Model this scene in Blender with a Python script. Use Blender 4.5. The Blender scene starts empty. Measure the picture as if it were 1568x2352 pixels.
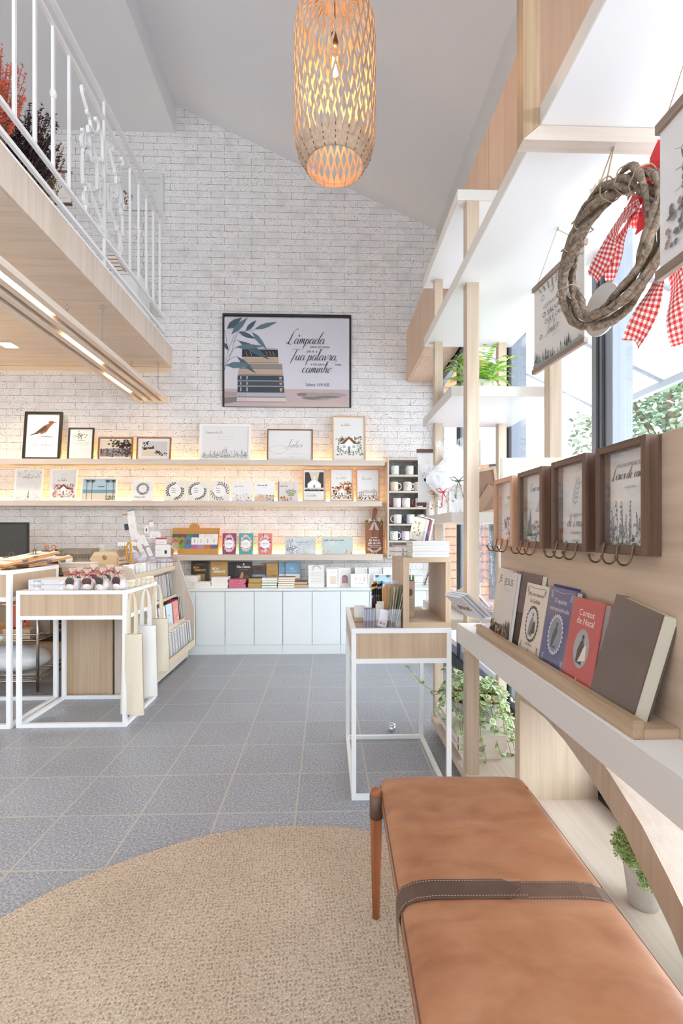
import bpy, math, random
from math import sin, cos, pi, radians as R
from mathutils import Vector, Matrix, Euler, noise as mnoise
SC = bpy.context.scene
COL = SC.collection
random.seed(7)
# ------------------------------------------------------------------ camera, sky, exposure
F, VX, VY, CH, YAW = 1102.0, 750.0, 1223.0, 1.2, R(1.767)
cam_d = bpy.data.cameras.new('camera'); cam = bpy.data.objects.new('camera', cam_d); COL.objects.link(cam)
cam.location = (0, 0, CH); cam.rotation_euler = (pi/2, 0, -YAW)
cam_d.sensor_width = 36; cam_d.lens = 36*F/2352; cam_d.shift_y = (VY-1176)/2352; cam_d.clip_start = .02
SC.camera = cam
W = bpy.data.worlds.new('sky'); SC.world = W; W.use_nodes = True
wt = W.node_tree; bg = wt.nodes['Background']          # hazy bright sky, brightest on the sun's side (+x)
_tc = wt.nodes.new('ShaderNodeTexCoord'); _sp = wt.nodes.new('ShaderNodeSeparateXYZ'); wt.links.new(_tc.outputs['Generated'], _sp.inputs[0])
_mr = wt.nodes.new('ShaderNodeMapRange'); _mr.interpolation_type = 'SMOOTHSTEP'; wt.links.new(_sp.outputs[0], _mr.inputs[0])
for k, v in zip((1, 2, 3, 4), (.0, .9, 2.7, 12.0)): _mr.inputs[k].default_value = v
wt.links.new(_mr.outputs[0], bg.inputs[1]); bg.inputs[0].default_value = (.82, .915, 1, 1)
sun_d = bpy.data.lights.new('sun', 'SUN'); sun_d.energy = 6; sun_d.angle = R(5); sun_d.color = (1, .98, .95)
sun = bpy.data.objects.new('sun', sun_d); COL.objects.link(sun)
sun.rotation_euler = Vector((.42, .12, 1)).to_track_quat('Z', 'Y').to_euler()
SC.view_settings.view_transform = 'Standard'; SC.view_settings.look = 'None'
SC.view_settings.gamma = 1; SC.view_settings.use_curve_mapping = False
SC.view_settings.exposure = .15
SC.cycles.max_bounces = 10; SC.cycles.diffuse_bounces = 6; SC.cycles.glossy_bounces = 3
SC.cycles.transmission_bounces = 4; SC.cycles.transparent_max_bounces = 24
SC.cycles.caustics_reflective = False; SC.cycles.caustics_refractive = False
SC.cycles.sample_clamp_indirect = 6; SC.cycles.use_denoising = True
# ------------------------------------------------------------------ pixel of the photograph -> place in the room
def ray(px, py):
    a = (px-784)/F
    return Vector((sin(YAW)+a*cos(YAW), cos(YAW)-a*sin(YAW), -(py-VY)/F))
O = Vector((0, 0, CH))
def at(px, py, Y): d = ray(px, py); return O+d*(Y/d.y)
def fl(px, py, z=0): d = ray(px, py); return O+d*((z-CH)/d.z)
def ax(px, py, X): d = ray(px, py); return O+d*(X/d.x)
def xx(px, Y): return at(px, VY, Y).x
def zz(px, py, Y): return at(px, py, Y).z
# ------------------------------------------------------------------ materials
def lin(c):
    if isinstance(c, str):
        c = [int(c[i:i+2], 16)/255 for i in (0, 2, 4)]
        c = [x/12.92 if x <= .04045 else ((x+.055)/1.055)**2.4 for x in c]
    return tuple(c[:3])+(1,)
MC = {}
class NT:
    def __init__(s, name):
        s.m = bpy.data.materials.new(name); s.m.use_nodes = True; s.t = s.m.node_tree
        s.b = s.t.nodes['Principled BSDF']; s.out = s.t.nodes['Material Output']
    def n(s, typ, **kw):
        nd = s.t.nodes.new('ShaderNode'+typ)
        for k, v in kw.items():
            if hasattr(nd, k) and not k[0].isupper(): setattr(nd, k, v)
            else: nd.inputs[k.replace('_', ' ')].default_value = v
        return nd
    def l(s, a, b): s.t.links.new(a, b)
    def co(s, sc=(1, 1, 1), rot=(0, 0, 0), loc=(0, 0, 0)):
        tc = s.n('TexCoord'); mp = s.n('Mapping'); mp.inputs['Scale'].default_value = sc
        mp.inputs['Rotation'].default_value = rot; mp.inputs['Location'].default_value = loc
        s.l(tc.outputs['Object'], mp.inputs[0]); return mp.outputs[0]
    def ramp(s, fac, stops):
        r = s.n('ValToRGB'); e = r.color_ramp.elements
        while len(e) < len(stops): e.new(.5)
        for q, (p, c) in zip(e, stops): q.position = p; q.color = lin(c)
        s.l(fac, r.inputs[0]); return r.outputs[0]
    def mix(s, fac, a, b, bt='MIX'):
        m = s.n('Mix', data_type='RGBA', blend_type=bt)
        for k, v in ((0, fac), (6, a), (7, b)):
            if isinstance(v, (str, tuple)): m.inputs[k].default_value = lin(v)
            elif isinstance(v, (int, float)): m.inputs[k].default_value = v
            else: s.l(v, m.inputs[k])
        return m.outputs[2]
    def bump(s, h, st=.3, d=.002):
        b = s.n('Bump', Strength=st, Distance=d); s.l(h, b.inputs['Height']); s.l(b.outputs[0], s.b.inputs['Normal'])
def mat(name, c='FFFFFF', rough=.5, metal=0, emit=0, spec=.5, alpha=1, var=0, vs=20, trans=0):
    if name in MC: return MC[name]
    q = NT(name); b = q.b
    b.inputs['Base Color'].default_value = lin(c); b.inputs['Roughness'].default_value = rough
    b.inputs['Metallic'].default_value = metal; b.inputs['Specular IOR Level'].default_value = spec
    if emit: b.inputs['Emission Color'].default_value = lin(c); b.inputs['Emission Strength'].default_value = emit
    if trans: b.inputs['Transmission Weight'].default_value = trans
    if alpha < 1: b.inputs['Alpha'].default_value = alpha
    if var:
        nz = q.n('Texture'.replace('Texture', 'TexNoise'), Scale=vs, Detail=4.0); q.l(q.co(), nz.inputs['Vector'])
        k = lin(c); lo = tuple(x*(1-var) for x in k[:3]); hi = tuple(min(1, x*(1+var)) for x in k[:3])
        q.l(q.ramp(nz.outputs['Fac'], ((.3, lo), (.7, hi))), b.inputs['Base Color'])
    MC[name] = q.m; return q.m
def wood(name, c1, c2, axis='x', sc=1, rough=.45, streak=.5):
    """laminate or timber with the grain running along one axis"""
    if name in MC: return MC[name]
    q = NT(name); s = [70*sc]*3; s['xyz'.index(axis)] = 1.6*sc
    nz = q.n('TexNoise', Scale=1.0, Detail=5.0, Roughness=.6, Distortion=.4); q.l(q.co(tuple(s)), nz.inputs['Vector'])
    s2 = [14*sc]*3; s2['xyz'.index(axis)] = .8*sc
    n2 = q.n('TexNoise', Scale=1.0, Detail=3.0, Distortion=1.2); q.l(q.co(tuple(s2)), n2.inputs['Vector'])
    a = q.ramp(nz.outputs['Fac'], ((.3, c2), (.62, c1)))
    b = q.ramp(n2.outputs['Fac'], ((.35, c2), (.6, c1)))
    q.l(q.mix(streak, a, b), q.b.inputs['Base Color']); q.b.inputs['Roughness'].default_value = rough
    q.bump(nz.outputs['Fac'], .12, .001)
    MC[name] = q.m; return q.m
OK1, OK2 = 'D7C8BA', 'C4B3A2'      # pale ash laminate
for a_ in 'xyz': wood('ash_'+a_, OK1, OK2, a_)
ASX, ASY, ASZ = MC['ash_x'], MC['ash_y'], MC['ash_z']
OFX, OFZ = wood('oak_x', 'CBB296', 'B2967A', 'x'), wood('oak_z', 'CBB296', 'B2967A', 'z')
OFY = wood('oak_y', 'CBB296', 'B2967A', 'y')
CDZ = wood('cedar_z', 'D6BBA2', 'C3A184', 'z', .5)
WNZ, WNX = wood('walnut_z', '7A5B46', '432D24', 'z', 2), wood('walnut_x', '7A5B46', '432D24', 'x', 2)
WHITE = mat('white_lacquer', 'F1F0EE', .35)
SLAB = mat('white_slab', 'F2F1F0', .3); SLABF = mat('greige_edge', 'D9D4CC', .45)
METW = mat('white_painted_metal', 'F2F2F2', .3)
PAPER = mat('paper', 'E9E5E0', .7); PAGES = mat('book_pages', 'EFE9DC', .8)
INK = mat('ink', '2B2B30', .6); INKG = mat('grey_ink', '77747A', .6); BLK = mat('black', '17171A', .4)
PLAST = mat('ceiling_paint', 'E6E6E8', .8)
def brickmat():
    q = NT('whitewashed_brick')
    tc = q.n('TexCoord'); sp = q.n('SeparateXYZ'); q.l(tc.outputs['Object'], sp.inputs[0])
    cb = q.n('CombineXYZ'); q.l(sp.outputs[0], cb.inputs[0]); q.l(sp.outputs[2], cb.inputs[1])
    wob = q.n('TexNoise', Scale=9.0, Detail=3.0); q.l(tc.outputs['Object'], wob.inputs['Vector'])
    w2 = q.n('VectorMath', operation='SCALE'); w2.inputs['Scale'].default_value = .004; q.l(wob.outputs['Color'], w2.inputs[0])
    ad = q.n('VectorMath', operation='ADD'); q.l(cb.outputs[0], ad.inputs[0]); q.l(w2.outputs[0], ad.inputs[1])
    mp = q.n('Mapping'); mp.inputs['Location'].default_value = (-xx(577.6, 5.05)+.2787*40, -zz(577.6, 714.4, 5.05)+.0694*61, 0); q.l(ad.outputs[0], mp.inputs[0])
    br = q.n('TexBrick', offset=.5, squash=1.0, Scale=1.0, Mortar_Size=.0024, Mortar_Smooth=.3, Bias=0.0, Brick_Width=.2787, Row_Height=.0694)
    br.inputs['Color1'].default_value = (1, 1, 1, 1); br.inputs['Color2'].default_value = (.86, .86, .86, 1); br.inputs['Mortar'].default_value = (0, 0, 0, 1)
    q.l(mp.outputs[0], br.inputs['Vector'])
    n1 = q.n('TexNoise', Scale=115.0, Detail=5.0, Roughness=.62); q.l(tc.outputs['Object'], n1.inputs['Vector'])
    n2 = q.n('TexNoise', Scale=7.0, Detail=4.0); q.l(tc.outputs['Object'], n2.inputs['Vector'])
    base = q.mix(.35, 'EAE6E3', br.outputs['Color'], 'MULTIPLY')
    bl = q.ramp(n2.outputs['Fac'], ((.3, 'C4BFBB'), (.55, 'ECE8E5')))
    base = q.mix(.45, base, bl, 'MIX')
    # pits: sparse dark brown specks and scratches
    mx = q.n('Math', operation='MULTIPLY'); q.l(n1.outputs['Fac'], mx.inputs[0])
    r2 = q.n('MapRange', From_Min=.3, From_Max=.75, To_Min=.94, To_Max=1.09); q.l(n2.outputs['Fac'], r2.inputs[0]); q.l(r2.outputs[0], mx.inputs[1])
    pit = q.ramp(mx.outputs[0], ((.600, (0, 0, 0)), (.665, (1, 1, 1))))
    base = q.mix(pit, base, '6E574C')
    n4 = q.n('TexNoise', Scale=26.0, Detail=3.0); q.l(tc.outputs['Object'], n4.inputs['Vector'])
    mo = q.n('MapRange', From_Min=.4, From_Max=.66, To_Min=.18, To_Max=1.0); q.l(n4.outputs['Fac'], mo.inputs[0])
    m5 = q.n('Math', operation='MULTIPLY'); q.l(br.outputs['Fac'], m5.inputs[0]); q.l(mo.outputs[0], m5.inputs[1])
    base = q.mix(m5.outputs[0], base, '7C6255')
    q.l(base, q.b.inputs['Base Color']); q.b.inputs['Roughness'].default_value = .85
    h = q.n('Math', operation='SUBTRACT'); q.l(n1.outputs['Fac'], h.inputs[0]); q.l(br.outputs['Fac'], h.inputs[1])
    q.bump(h.outputs[0], .5, .004); return q.m
def tilemat():
    q = NT('granite_tiles'); tc = q.n('TexCoord')
    p0 = fl(679.6, 1865); mp = q.n('Mapping'); mp.inputs['Location'].default_value = (-p0.x+.3304*40, -p0.y+.3304*40, 0)
    q.l(tc.outputs['Object'], mp.inputs[0])
    br = q.n('TexBrick', offset=0.0, squash=1.0, Scale=1.0, Mortar_Size=.0042, Mortar_Smooth=.1, Brick_Width=.3304, Row_Height=.3304)
    br.inputs['Color1'].default_value = (.9, .9, .9, 1); br.inputs['Color2'].default_value = (1, 1, 1, 1)
    q.l(mp.outputs[0], br.inputs['Vector'])
    n1 = q.n('TexNoise', Scale=110.0, Detail=6.0, Roughness=1.0); q.l(tc.outputs['Object'], n1.inputs['Vector'])
    n2 = q.n('TexNoise', Scale=3.0, Detail=3.0); q.l(tc.outputs['Object'], n2.inputs['Vector'])
    c = q.ramp(n1.outputs['Fac'], ((.38, '3A3C44'), (.5, '8E9098'), (.62, 'E8E9EE')))
    c = q.mix(.22, c, q.ramp(n2.outputs['Fac'], ((.3, '909299'), (.7, 'A5A7AE'))))
    c = q.mix(1.0, c, br.outputs['Color'], 'MULTIPLY')
    c = q.mix(br.outputs['Fac'], c, 'B2ADA4')
    q.l(c, q.b.inputs['Base Color']); q.b.inputs['Roughness'].default_value = .3
    q.b.inputs['Specular IOR Level'].default_value = .45
    h = q.n('Math', operation='MULTIPLY_ADD'); q.l(br.outputs['Fac'], h.inputs[0]); h.inputs[1].default_value = -1; q.l(n1.outputs['Fac'], h.inputs[2])
    q.bump(h.outputs[0], .12, .002); return q.m
def rugmat():
    q = NT('woven_jute'); tc = q.n('TexCoord')
    mp = q.n('Mapping'); mp.inputs['Rotation'].default_value = (0, 0, R(-5)); mp.inputs['Scale'].default_value = (88, 74, 0); q.l(tc.outputs['Object'], mp.inputs[0])
    vo = q.n('TexVoronoi', Scale=1.0, Randomness=.42); q.l(mp.outputs[0], vo.inputs['Vector'])
    n1 = q.n('TexNoise', Scale=190.0, Detail=3.0); q.l(tc.outputs['Object'], n1.inputs['Vector'])
    n2 = q.n('TexNoise', Scale=2.2, Detail=5.0); q.l(tc.outputs['Object'], n2.inputs['Vector'])
    c = q.ramp(n2.outputs['Fac'], ((.3, 'B09A84'), (.7, 'CDBAA5')))
    c = q.mix(.45, c, q.ramp(n1.outputs['Fac'], ((.36, '8A725C'), (.64, 'E4D6C4'))))
    f = q.ramp(vo.outputs['Distance'], ((.05, (1, 1, 1)), (.42, (0, 0, 0))))
    ff = q.n('Math', operation='MULTIPLY'); q.l(f, ff.inputs[0]); ff.inputs[1].default_value = .75
    c = q.mix(ff.outputs[0], c, '7A6450')
    q.l(c, q.b.inputs['Base Color']); q.b.inputs['Roughness'].default_value = .95; q.b.inputs['Specular IOR Level'].default_value = .1
    h = q.n('Math', operation='MULTIPLY_ADD'); q.l(vo.outputs['Distance'], h.inputs[0]); h.inputs[1].default_value = 1.2; q.l(n1.outputs['Fac'], h.inputs[2]); q.bump(h.outputs[0], .5, .004)
    return q.m
def leather(name, c1, c2, c3, st=.25, rough=.42):
    q = NT(name)
    n1 = q.n('TexNoise', Scale=5.0, Detail=6.0, Roughness=.6, Distortion=.35); q.l(q.co((1, 1.7, 1)), n1.inputs['Vector'])
    n2 = q.n('TexNoise', Scale=260.0, Detail=2.0); q.l(q.co(), n2.inputs['Vector'])
    n3 = q.n('TexNoise', Scale=4.5, Detail=2.0, Distortion=.6); q.l(q.co((.6, 2.2, 1)), n3.inputs['Vector'])
    c = q.ramp(n1.outputs['Fac'], ((.3, c1), (.5, c2), (.72, c3)))
    q.l(c, q.b.inputs['Base Color']); q.b.inputs['Roughness'].default_value = rough
    b1 = q.n('Bump', Strength=.35, Distance=.02); q.l(n3.outputs['Fac'], b1.inputs['Height'])
    b2 = q.n('Bump', Strength=st, Distance=.0006); q.l(n2.outputs['Fac'], b2.inputs['Height']); q.l(b1.outputs[0], b2.inputs['Normal'])
    q.l(b2.outputs[0], q.b.inputs['Normal']); return q.m
def clear(name, tint='FFFFFF', gloss=.12, rough=.03):
    """thin clear sheet: see-through with a mirror sheen"""
    if name in MC: return MC[name]
    q = NT(name); tr = q.n('BsdfTransparent', Color=lin(tint)); gl = q.n('BsdfGlossy', Roughness=rough)
    fr = q.n('LayerWeight'); pw = q.n('Math', operation='POWER'); q.l(fr.outputs['Facing'], pw.inputs[0]); pw.inputs[1].default_value = 4.5
    mr = q.n('MapRange', To_Min=gloss*.35, To_Max=.75); q.l(pw.outputs[0], mr.inputs[0])
    mx = q.n('MixShader'); q.l(mr.outputs[0], mx.inputs[0]); q.l(tr.outputs[0], mx.inputs[1]); q.l(gl.outputs[0], mx.inputs[2])
    q.l(mx.outputs[0], q.out.inputs[0]); MC[name] = q.m; return q.m
def sheer(name, c, op):
    """gauzy cloth or crinkled film: part transparent, part matt"""
    if name in MC: return MC[name]
    q = NT(name); tr = q.n('BsdfTransparent'); df = q.n('BsdfDiffuse', Color=lin(c)); tl = q.n('BsdfTranslucent', Color=lin(c))
    a = q.n('AddShader'); m0 = q.n('MixShader', Fac=.4); q.l(df.outputs[0], m0.inputs[1]); q.l(tl.outputs[0], m0.inputs[2])
    gl = q.n('BsdfGlossy', Roughness=.2); m1 = q.n('MixShader', Fac=.12); q.l(m0.outputs[0], m1.inputs[1]); q.l(gl.outputs[0], m1.inputs[2])
    nz = q.n('TexNoise', Scale=38.0, Detail=4.0, Distortion=2.0); q.l(q.co((1, 1, .35)), nz.inputs['Vector'])
    mr = q.n('MapRange', From_Min=.35, From_Max=.65, To_Min=max(0, op-.22), To_Max=min(1, op+.3)); q.l(nz.outputs['Fac'], mr.inputs[0])
    mx = q.n('MixShader'); q.l(mr.outputs[0], mx.inputs[0]); q.l(tr.outputs[0], mx.inputs[1]); q.l(m1.outputs[0], mx.inputs[2])
    q.l(mx.outputs[0], q.out.inputs[0]); MC[name] = q.m; return q.m
def spots(name, base, cols, sc=60, thr=.25):
    """small printed motif scattered on a ground colour"""
    if name in MC: return MC[name]
    q = NT(name); v = q.n('TexVoronoi', Scale=float(sc)); q.l(q.co(), v.inputs['Vector'])
    sp = q.n('SeparateColor'); q.l(v.outputs['Color'], sp.inputs[0])
    n = len(cols); st = [((i+.5)/n if n > 1 else .5, c) for i, c in enumerate(cols)]
    if n == 1: st = [(0, cols[0]), (1, cols[0])]
    c = q.ramp(sp.outputs[0], st)
    f = q.ramp(v.outputs['Distance'], ((thr, (1, 1, 1)), (thr+.06, (0, 0, 0))))
    g = q.n('Math', operation='GREATER_THAN'); q.l(sp.outputs[1], g.inputs[0]); g.inputs[1].default_value = .45
    m = q.n('Math', operation='MULTIPLY'); q.l(f, m.inputs[0]); q.l(g.outputs[0], m.inputs[1])
    q.l(q.mix(m.outputs[0], base, c), q.b.inputs['Base Color']); q.b.inputs['Roughness'].default_value = .4
    MC[name] = q.m; return q.m
def gingham():
    q = NT('red_gingham'); u = q.n('UVMap'); sp = q.n('SeparateXYZ'); q.l(u.outputs[0], sp.inputs[0]); o = []
    for k in (0, 1):
        m = q.n('Math', operation='MULTIPLY'); q.l(sp.outputs[k], m.inputs[0]); m.inputs[1].default_value = 1
        f = q.n('Math', operation='FRACT'); q.l(m.outputs[0], f.inputs[0])
        g = q.n('Math', operation='GREATER_THAN'); q.l(f.outputs[0], g.inputs[0]); g.inputs[1].default_value = .5; o.append(g)
    s = q.n('Math', operation='ADD'); q.l(o[0].outputs[0], s.inputs[0]); q.l(o[1].outputs[0], s.inputs[1])
    h = q.n('Math', operation='MULTIPLY'); q.l(s.outputs[0], h.inputs[0]); h.inputs[1].default_value = .5
    c = q.ramp(h.outputs[0], ((0, 'FFFFFF'), (.5, 'F0918C'), (1, 'DE3430'))); q.l(c, q.b.inputs['Base Color'])
    q.b.inputs['Roughness'].default_value = .8; q.b.inputs['Subsurface Weight'].default_value = 0
    MC['gingham'] = q.m; return q.m
def blotch(name, cols, sc=8, rough=.7, stretch=(1, 1, 1), detail=5):
    """watercolour wash of several tones"""
    if name in MC: return MC[name]
    q = NT(name); nz = q.n('TexNoise', Scale=float(sc), Detail=float(detail), Distortion=.6); q.l(q.co(stretch), nz.inputs['Vector'])
    n = len(cols); q.l(q.ramp(nz.outputs['Fac'], [(.3+.4*i/(n-1), c) for i, c in enumerate(cols)]), q.b.inputs['Base Color'])
    q.b.inputs['Roughness'].default_value = rough; MC[name] = q.m; return q.m
# ------------------------------------------------------------------ mesh building
class MB:
    def __init__(s): s.v, s.f, s.mi, s.sm, s.uv = [], [], [], [], {}
    def add(s, vs, fs, m=0, sm=False):
        o = len(s.v); s.v += [tuple(v) for v in vs]
        for f in fs: s.f.append(tuple(i+o for i in f)); s.mi.append(m); s.sm.append(sm)
    def box(s, x0, x1, y0, y1, z0, z1, m=0, M=None):
        vs = [Vector((x, y, z)) for x in (x0, x1) for y in (y0, y1) for z in (z0, z1)]
        if M is not None: vs = [M@v for v in vs]
        s.add(vs, [(0, 1, 3, 2), (4, 6, 7, 5), (0, 4, 5, 1), (2, 3, 7, 6), (0, 2, 6, 4), (1, 5, 7, 3)], m); return s
    def bar(s, a, b, w, h=None, m=0, up=(0, 0, 1)):
        a, b = Vector(a), Vector(b); d = (b-a).normalized(); u = Vector(up)
        if abs(d.dot(u)) > .95: u = Vector((0, 1, 0))
        r = d.cross(u).normalized(); u = r.cross(d); h = h or w
        vs = [p+r*sx*w/2+u*sz*h/2 for p in (a, b) for sx, sz in ((-1, -1), (1, -1), (1, 1), (-1, 1))]
        s.add(vs, [(0, 1, 2, 3), (7, 6, 5, 4), (0, 4, 5, 1), (1, 5, 6, 2), (2, 6, 7, 3), (3, 7, 4, 0)], m); return s
    def tube(s, pts, r, n=8, m=0, closed=False, cap=True, sm=True):
        P = [Vector(p) for p in pts]; k = len(P); vs = []; ref = None
        for i, p in enumerate(P):
            a = P[i-1] if (i or closed) else P[i]; b = P[(i+1) % k] if (i < k-1 or closed) else P[i]
            d = (b-a).normalized() if (b-a).length > 1e-9 else Vector((0, 0, 1))
            if ref is None: ref = Vector((0, 0, 1)) if abs(d.z) < .9 else Vector((1, 0, 0))
            x = d.cross(ref).normalized(); ref = x.cross(d).normalized()
            rr = r[i] if isinstance(r, (list, tuple)) else r
            vs += [p+(x*cos(2*pi*j/n)+ref*sin(2*pi*j/n))*rr for j in range(n)]
        fs = [(i*n+j, i*n+(j+1) % n, ((i+1) % k)*n+(j+1) % n, ((i+1) % k)*n+j) for i in range(k if closed else k-1) for j in range(n)]
        s.add(vs, fs, m, sm)
        if cap and not closed:
            o = len(s.v)-len(vs); s.f += [tuple(o+j for j in range(n))[::-1], tuple(o+(k-1)*n+j for j in range(n))]
            s.mi += [m, m]; s.sm += [False, False]
        return s
    def lathe(s, prof, n=32, m=0, c=(0, 0, 0), sm=True):
        vs = [(c[0]+r*cos(2*pi*j/n), c[1]+r*sin(2*pi*j/n), c[2]+z) for r, z in prof for j in range(n)]
        s.add(vs, [(i*n+j, i*n+(j+1) % n, (i+1)*n+(j+1) % n, (i+1)*n+j) for i in range(len(prof)-1) for j in range(n)], m, sm); return s
    def disc(s, r, z=0, n=32, m=0, c=(0, 0)): s.add([(c[0]+r*cos(2*pi*j/n), c[1]+r*sin(2*pi*j/n), z) for j in range(n)], [tuple(range(n))], m); return s
    def prism(s, poly, a, b, axis='y', m=0, sm=False):
        """polygon pushed from a to b along an axis; the polygon uses the other two axes in order"""
        def P(u, v, w): return {'x': (w, u, v), 'y': (u, w, v), 'z': (u, v, w)}[axis]
        n = len(poly); vs = [P(u, v, a) for u, v in poly]+[P(u, v, b) for u, v in poly]
        s.add(vs, [tuple(range(n))[::-1], tuple(range(n, 2*n))], m)
        o = len(s.v)-2*n
        for i in range(n): s.f.append((o+i, o+(i+1) % n, o+n+(i+1) % n, o+n+i)); s.mi.append(m); s.sm.append(sm)
        return s
    def grid(s, fn, nu, nv, m=0, sm=True, uv=None):
        vs = [fn(i/nu, j/nv) for i in range(nu+1) for j in range(nv+1)]; o = len(s.f)
        s.add(vs, [(i*(nv+1)+j, (i+1)*(nv+1)+j, (i+1)*(nv+1)+j+1, i*(nv+1)+j+1) for i in range(nu) for j in range(nv)], m, sm)
        if uv:
            for i in range(nu):
                for j in range(nv): s.uv[o+i*nv+j] = [(a/nu*uv[0], b/nv*uv[1]) for a, b in ((i, j), (i+1, j), (i+1, j+1), (i, j+1))]
        return s
    def ball(s, c, r, n=12, m=0, sc=(1, 1, 1)):
        c = Vector(c); k = n//2
        vs = [(c.x+r*sc[0]*sin(pi*i/k)*cos(2*pi*j/n), c.y+r*sc[1]*sin(pi*i/k)*sin(2*pi*j/n), c.z+r*sc[2]*cos(pi*i/k)) for i in range(k+1) for j in range(n)]
        s.add(vs, [(i*n+j, i*n+(j+1) % n, (i+1)*n+(j+1) % n, (i+1)*n+j) for i in range(k) for j in range(n)], m, True); return s
    def tf(s, M, a=0): s.v = s.v[:a]+[tuple(M@Vector(v)) for v in s.v[a:]]; return s
def obj(name, mb, mats, parent=None, bevel=0, loc=None, rot=None, kind=None, subd=0, seg=2):
    me = bpy.data.meshes.new(name); me.from_pydata(mb.v, [], mb.f)
    for m in (mats if isinstance(mats, (list, tuple)) else [mats]): me.materials.append(m)
    me.polygons.foreach_set('material_index', mb.mi); me.polygons.foreach_set('use_smooth', mb.sm)
    if mb.uv:
        L = me.uv_layers.new(name='UVMap')
        for fi, u in mb.uv.items():
            for li, t in zip(me.polygons[fi].loop_indices, u): L.data[li].uv = t
    me.update(); o = bpy.data.objects.new(name, me); COL.objects.link(o)
    if parent: o.parent = parent
    if loc is not None: o.location = loc
    if rot is not None: o.rotation_euler = rot
    if kind: o['kind'] = kind
    if bevel:
        b = o.modifiers.new('Bevel', 'BEVEL'); b.width = bevel; b.segments = seg; b.limit_method = 'ANGLE'; b.angle_limit = R(50)
    if subd:
        b = o.modifiers.new('Sub', 'SUBSURF'); b.levels = b.render_levels = subd
    return o
def tag(o, label, cat, group=None):
    o['label'] = label; o['category'] = cat
    if group: o['group'] = group
    return o
def thing(name, label, cat, loc=(0, 0, 0), rot=(0, 0, 0), group=None):
    o = bpy.data.objects.new(name, None); COL.objects.link(o); o.location = loc
    o.rotation_euler = rot if isinstance(rot, (tuple, list)) else (0, 0, rot); o.empty_display_size = .05
    return tag(o, label, cat, group)
def dup(root, loc, rot=None, label=None, group=None):
    def cp(o, par):
        c = o.copy(); COL.objects.link(c)
        if par: c.parent = par
        for ch in [k for k in bpy.data.objects if k.parent == o]: cp(ch, c)
        return c
    r = cp(root, None); r.location = loc
    if rot is not None: r.rotation_euler = rot
    if label: r['label'] = label
    if group: r['group'] = group
    return r
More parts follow.
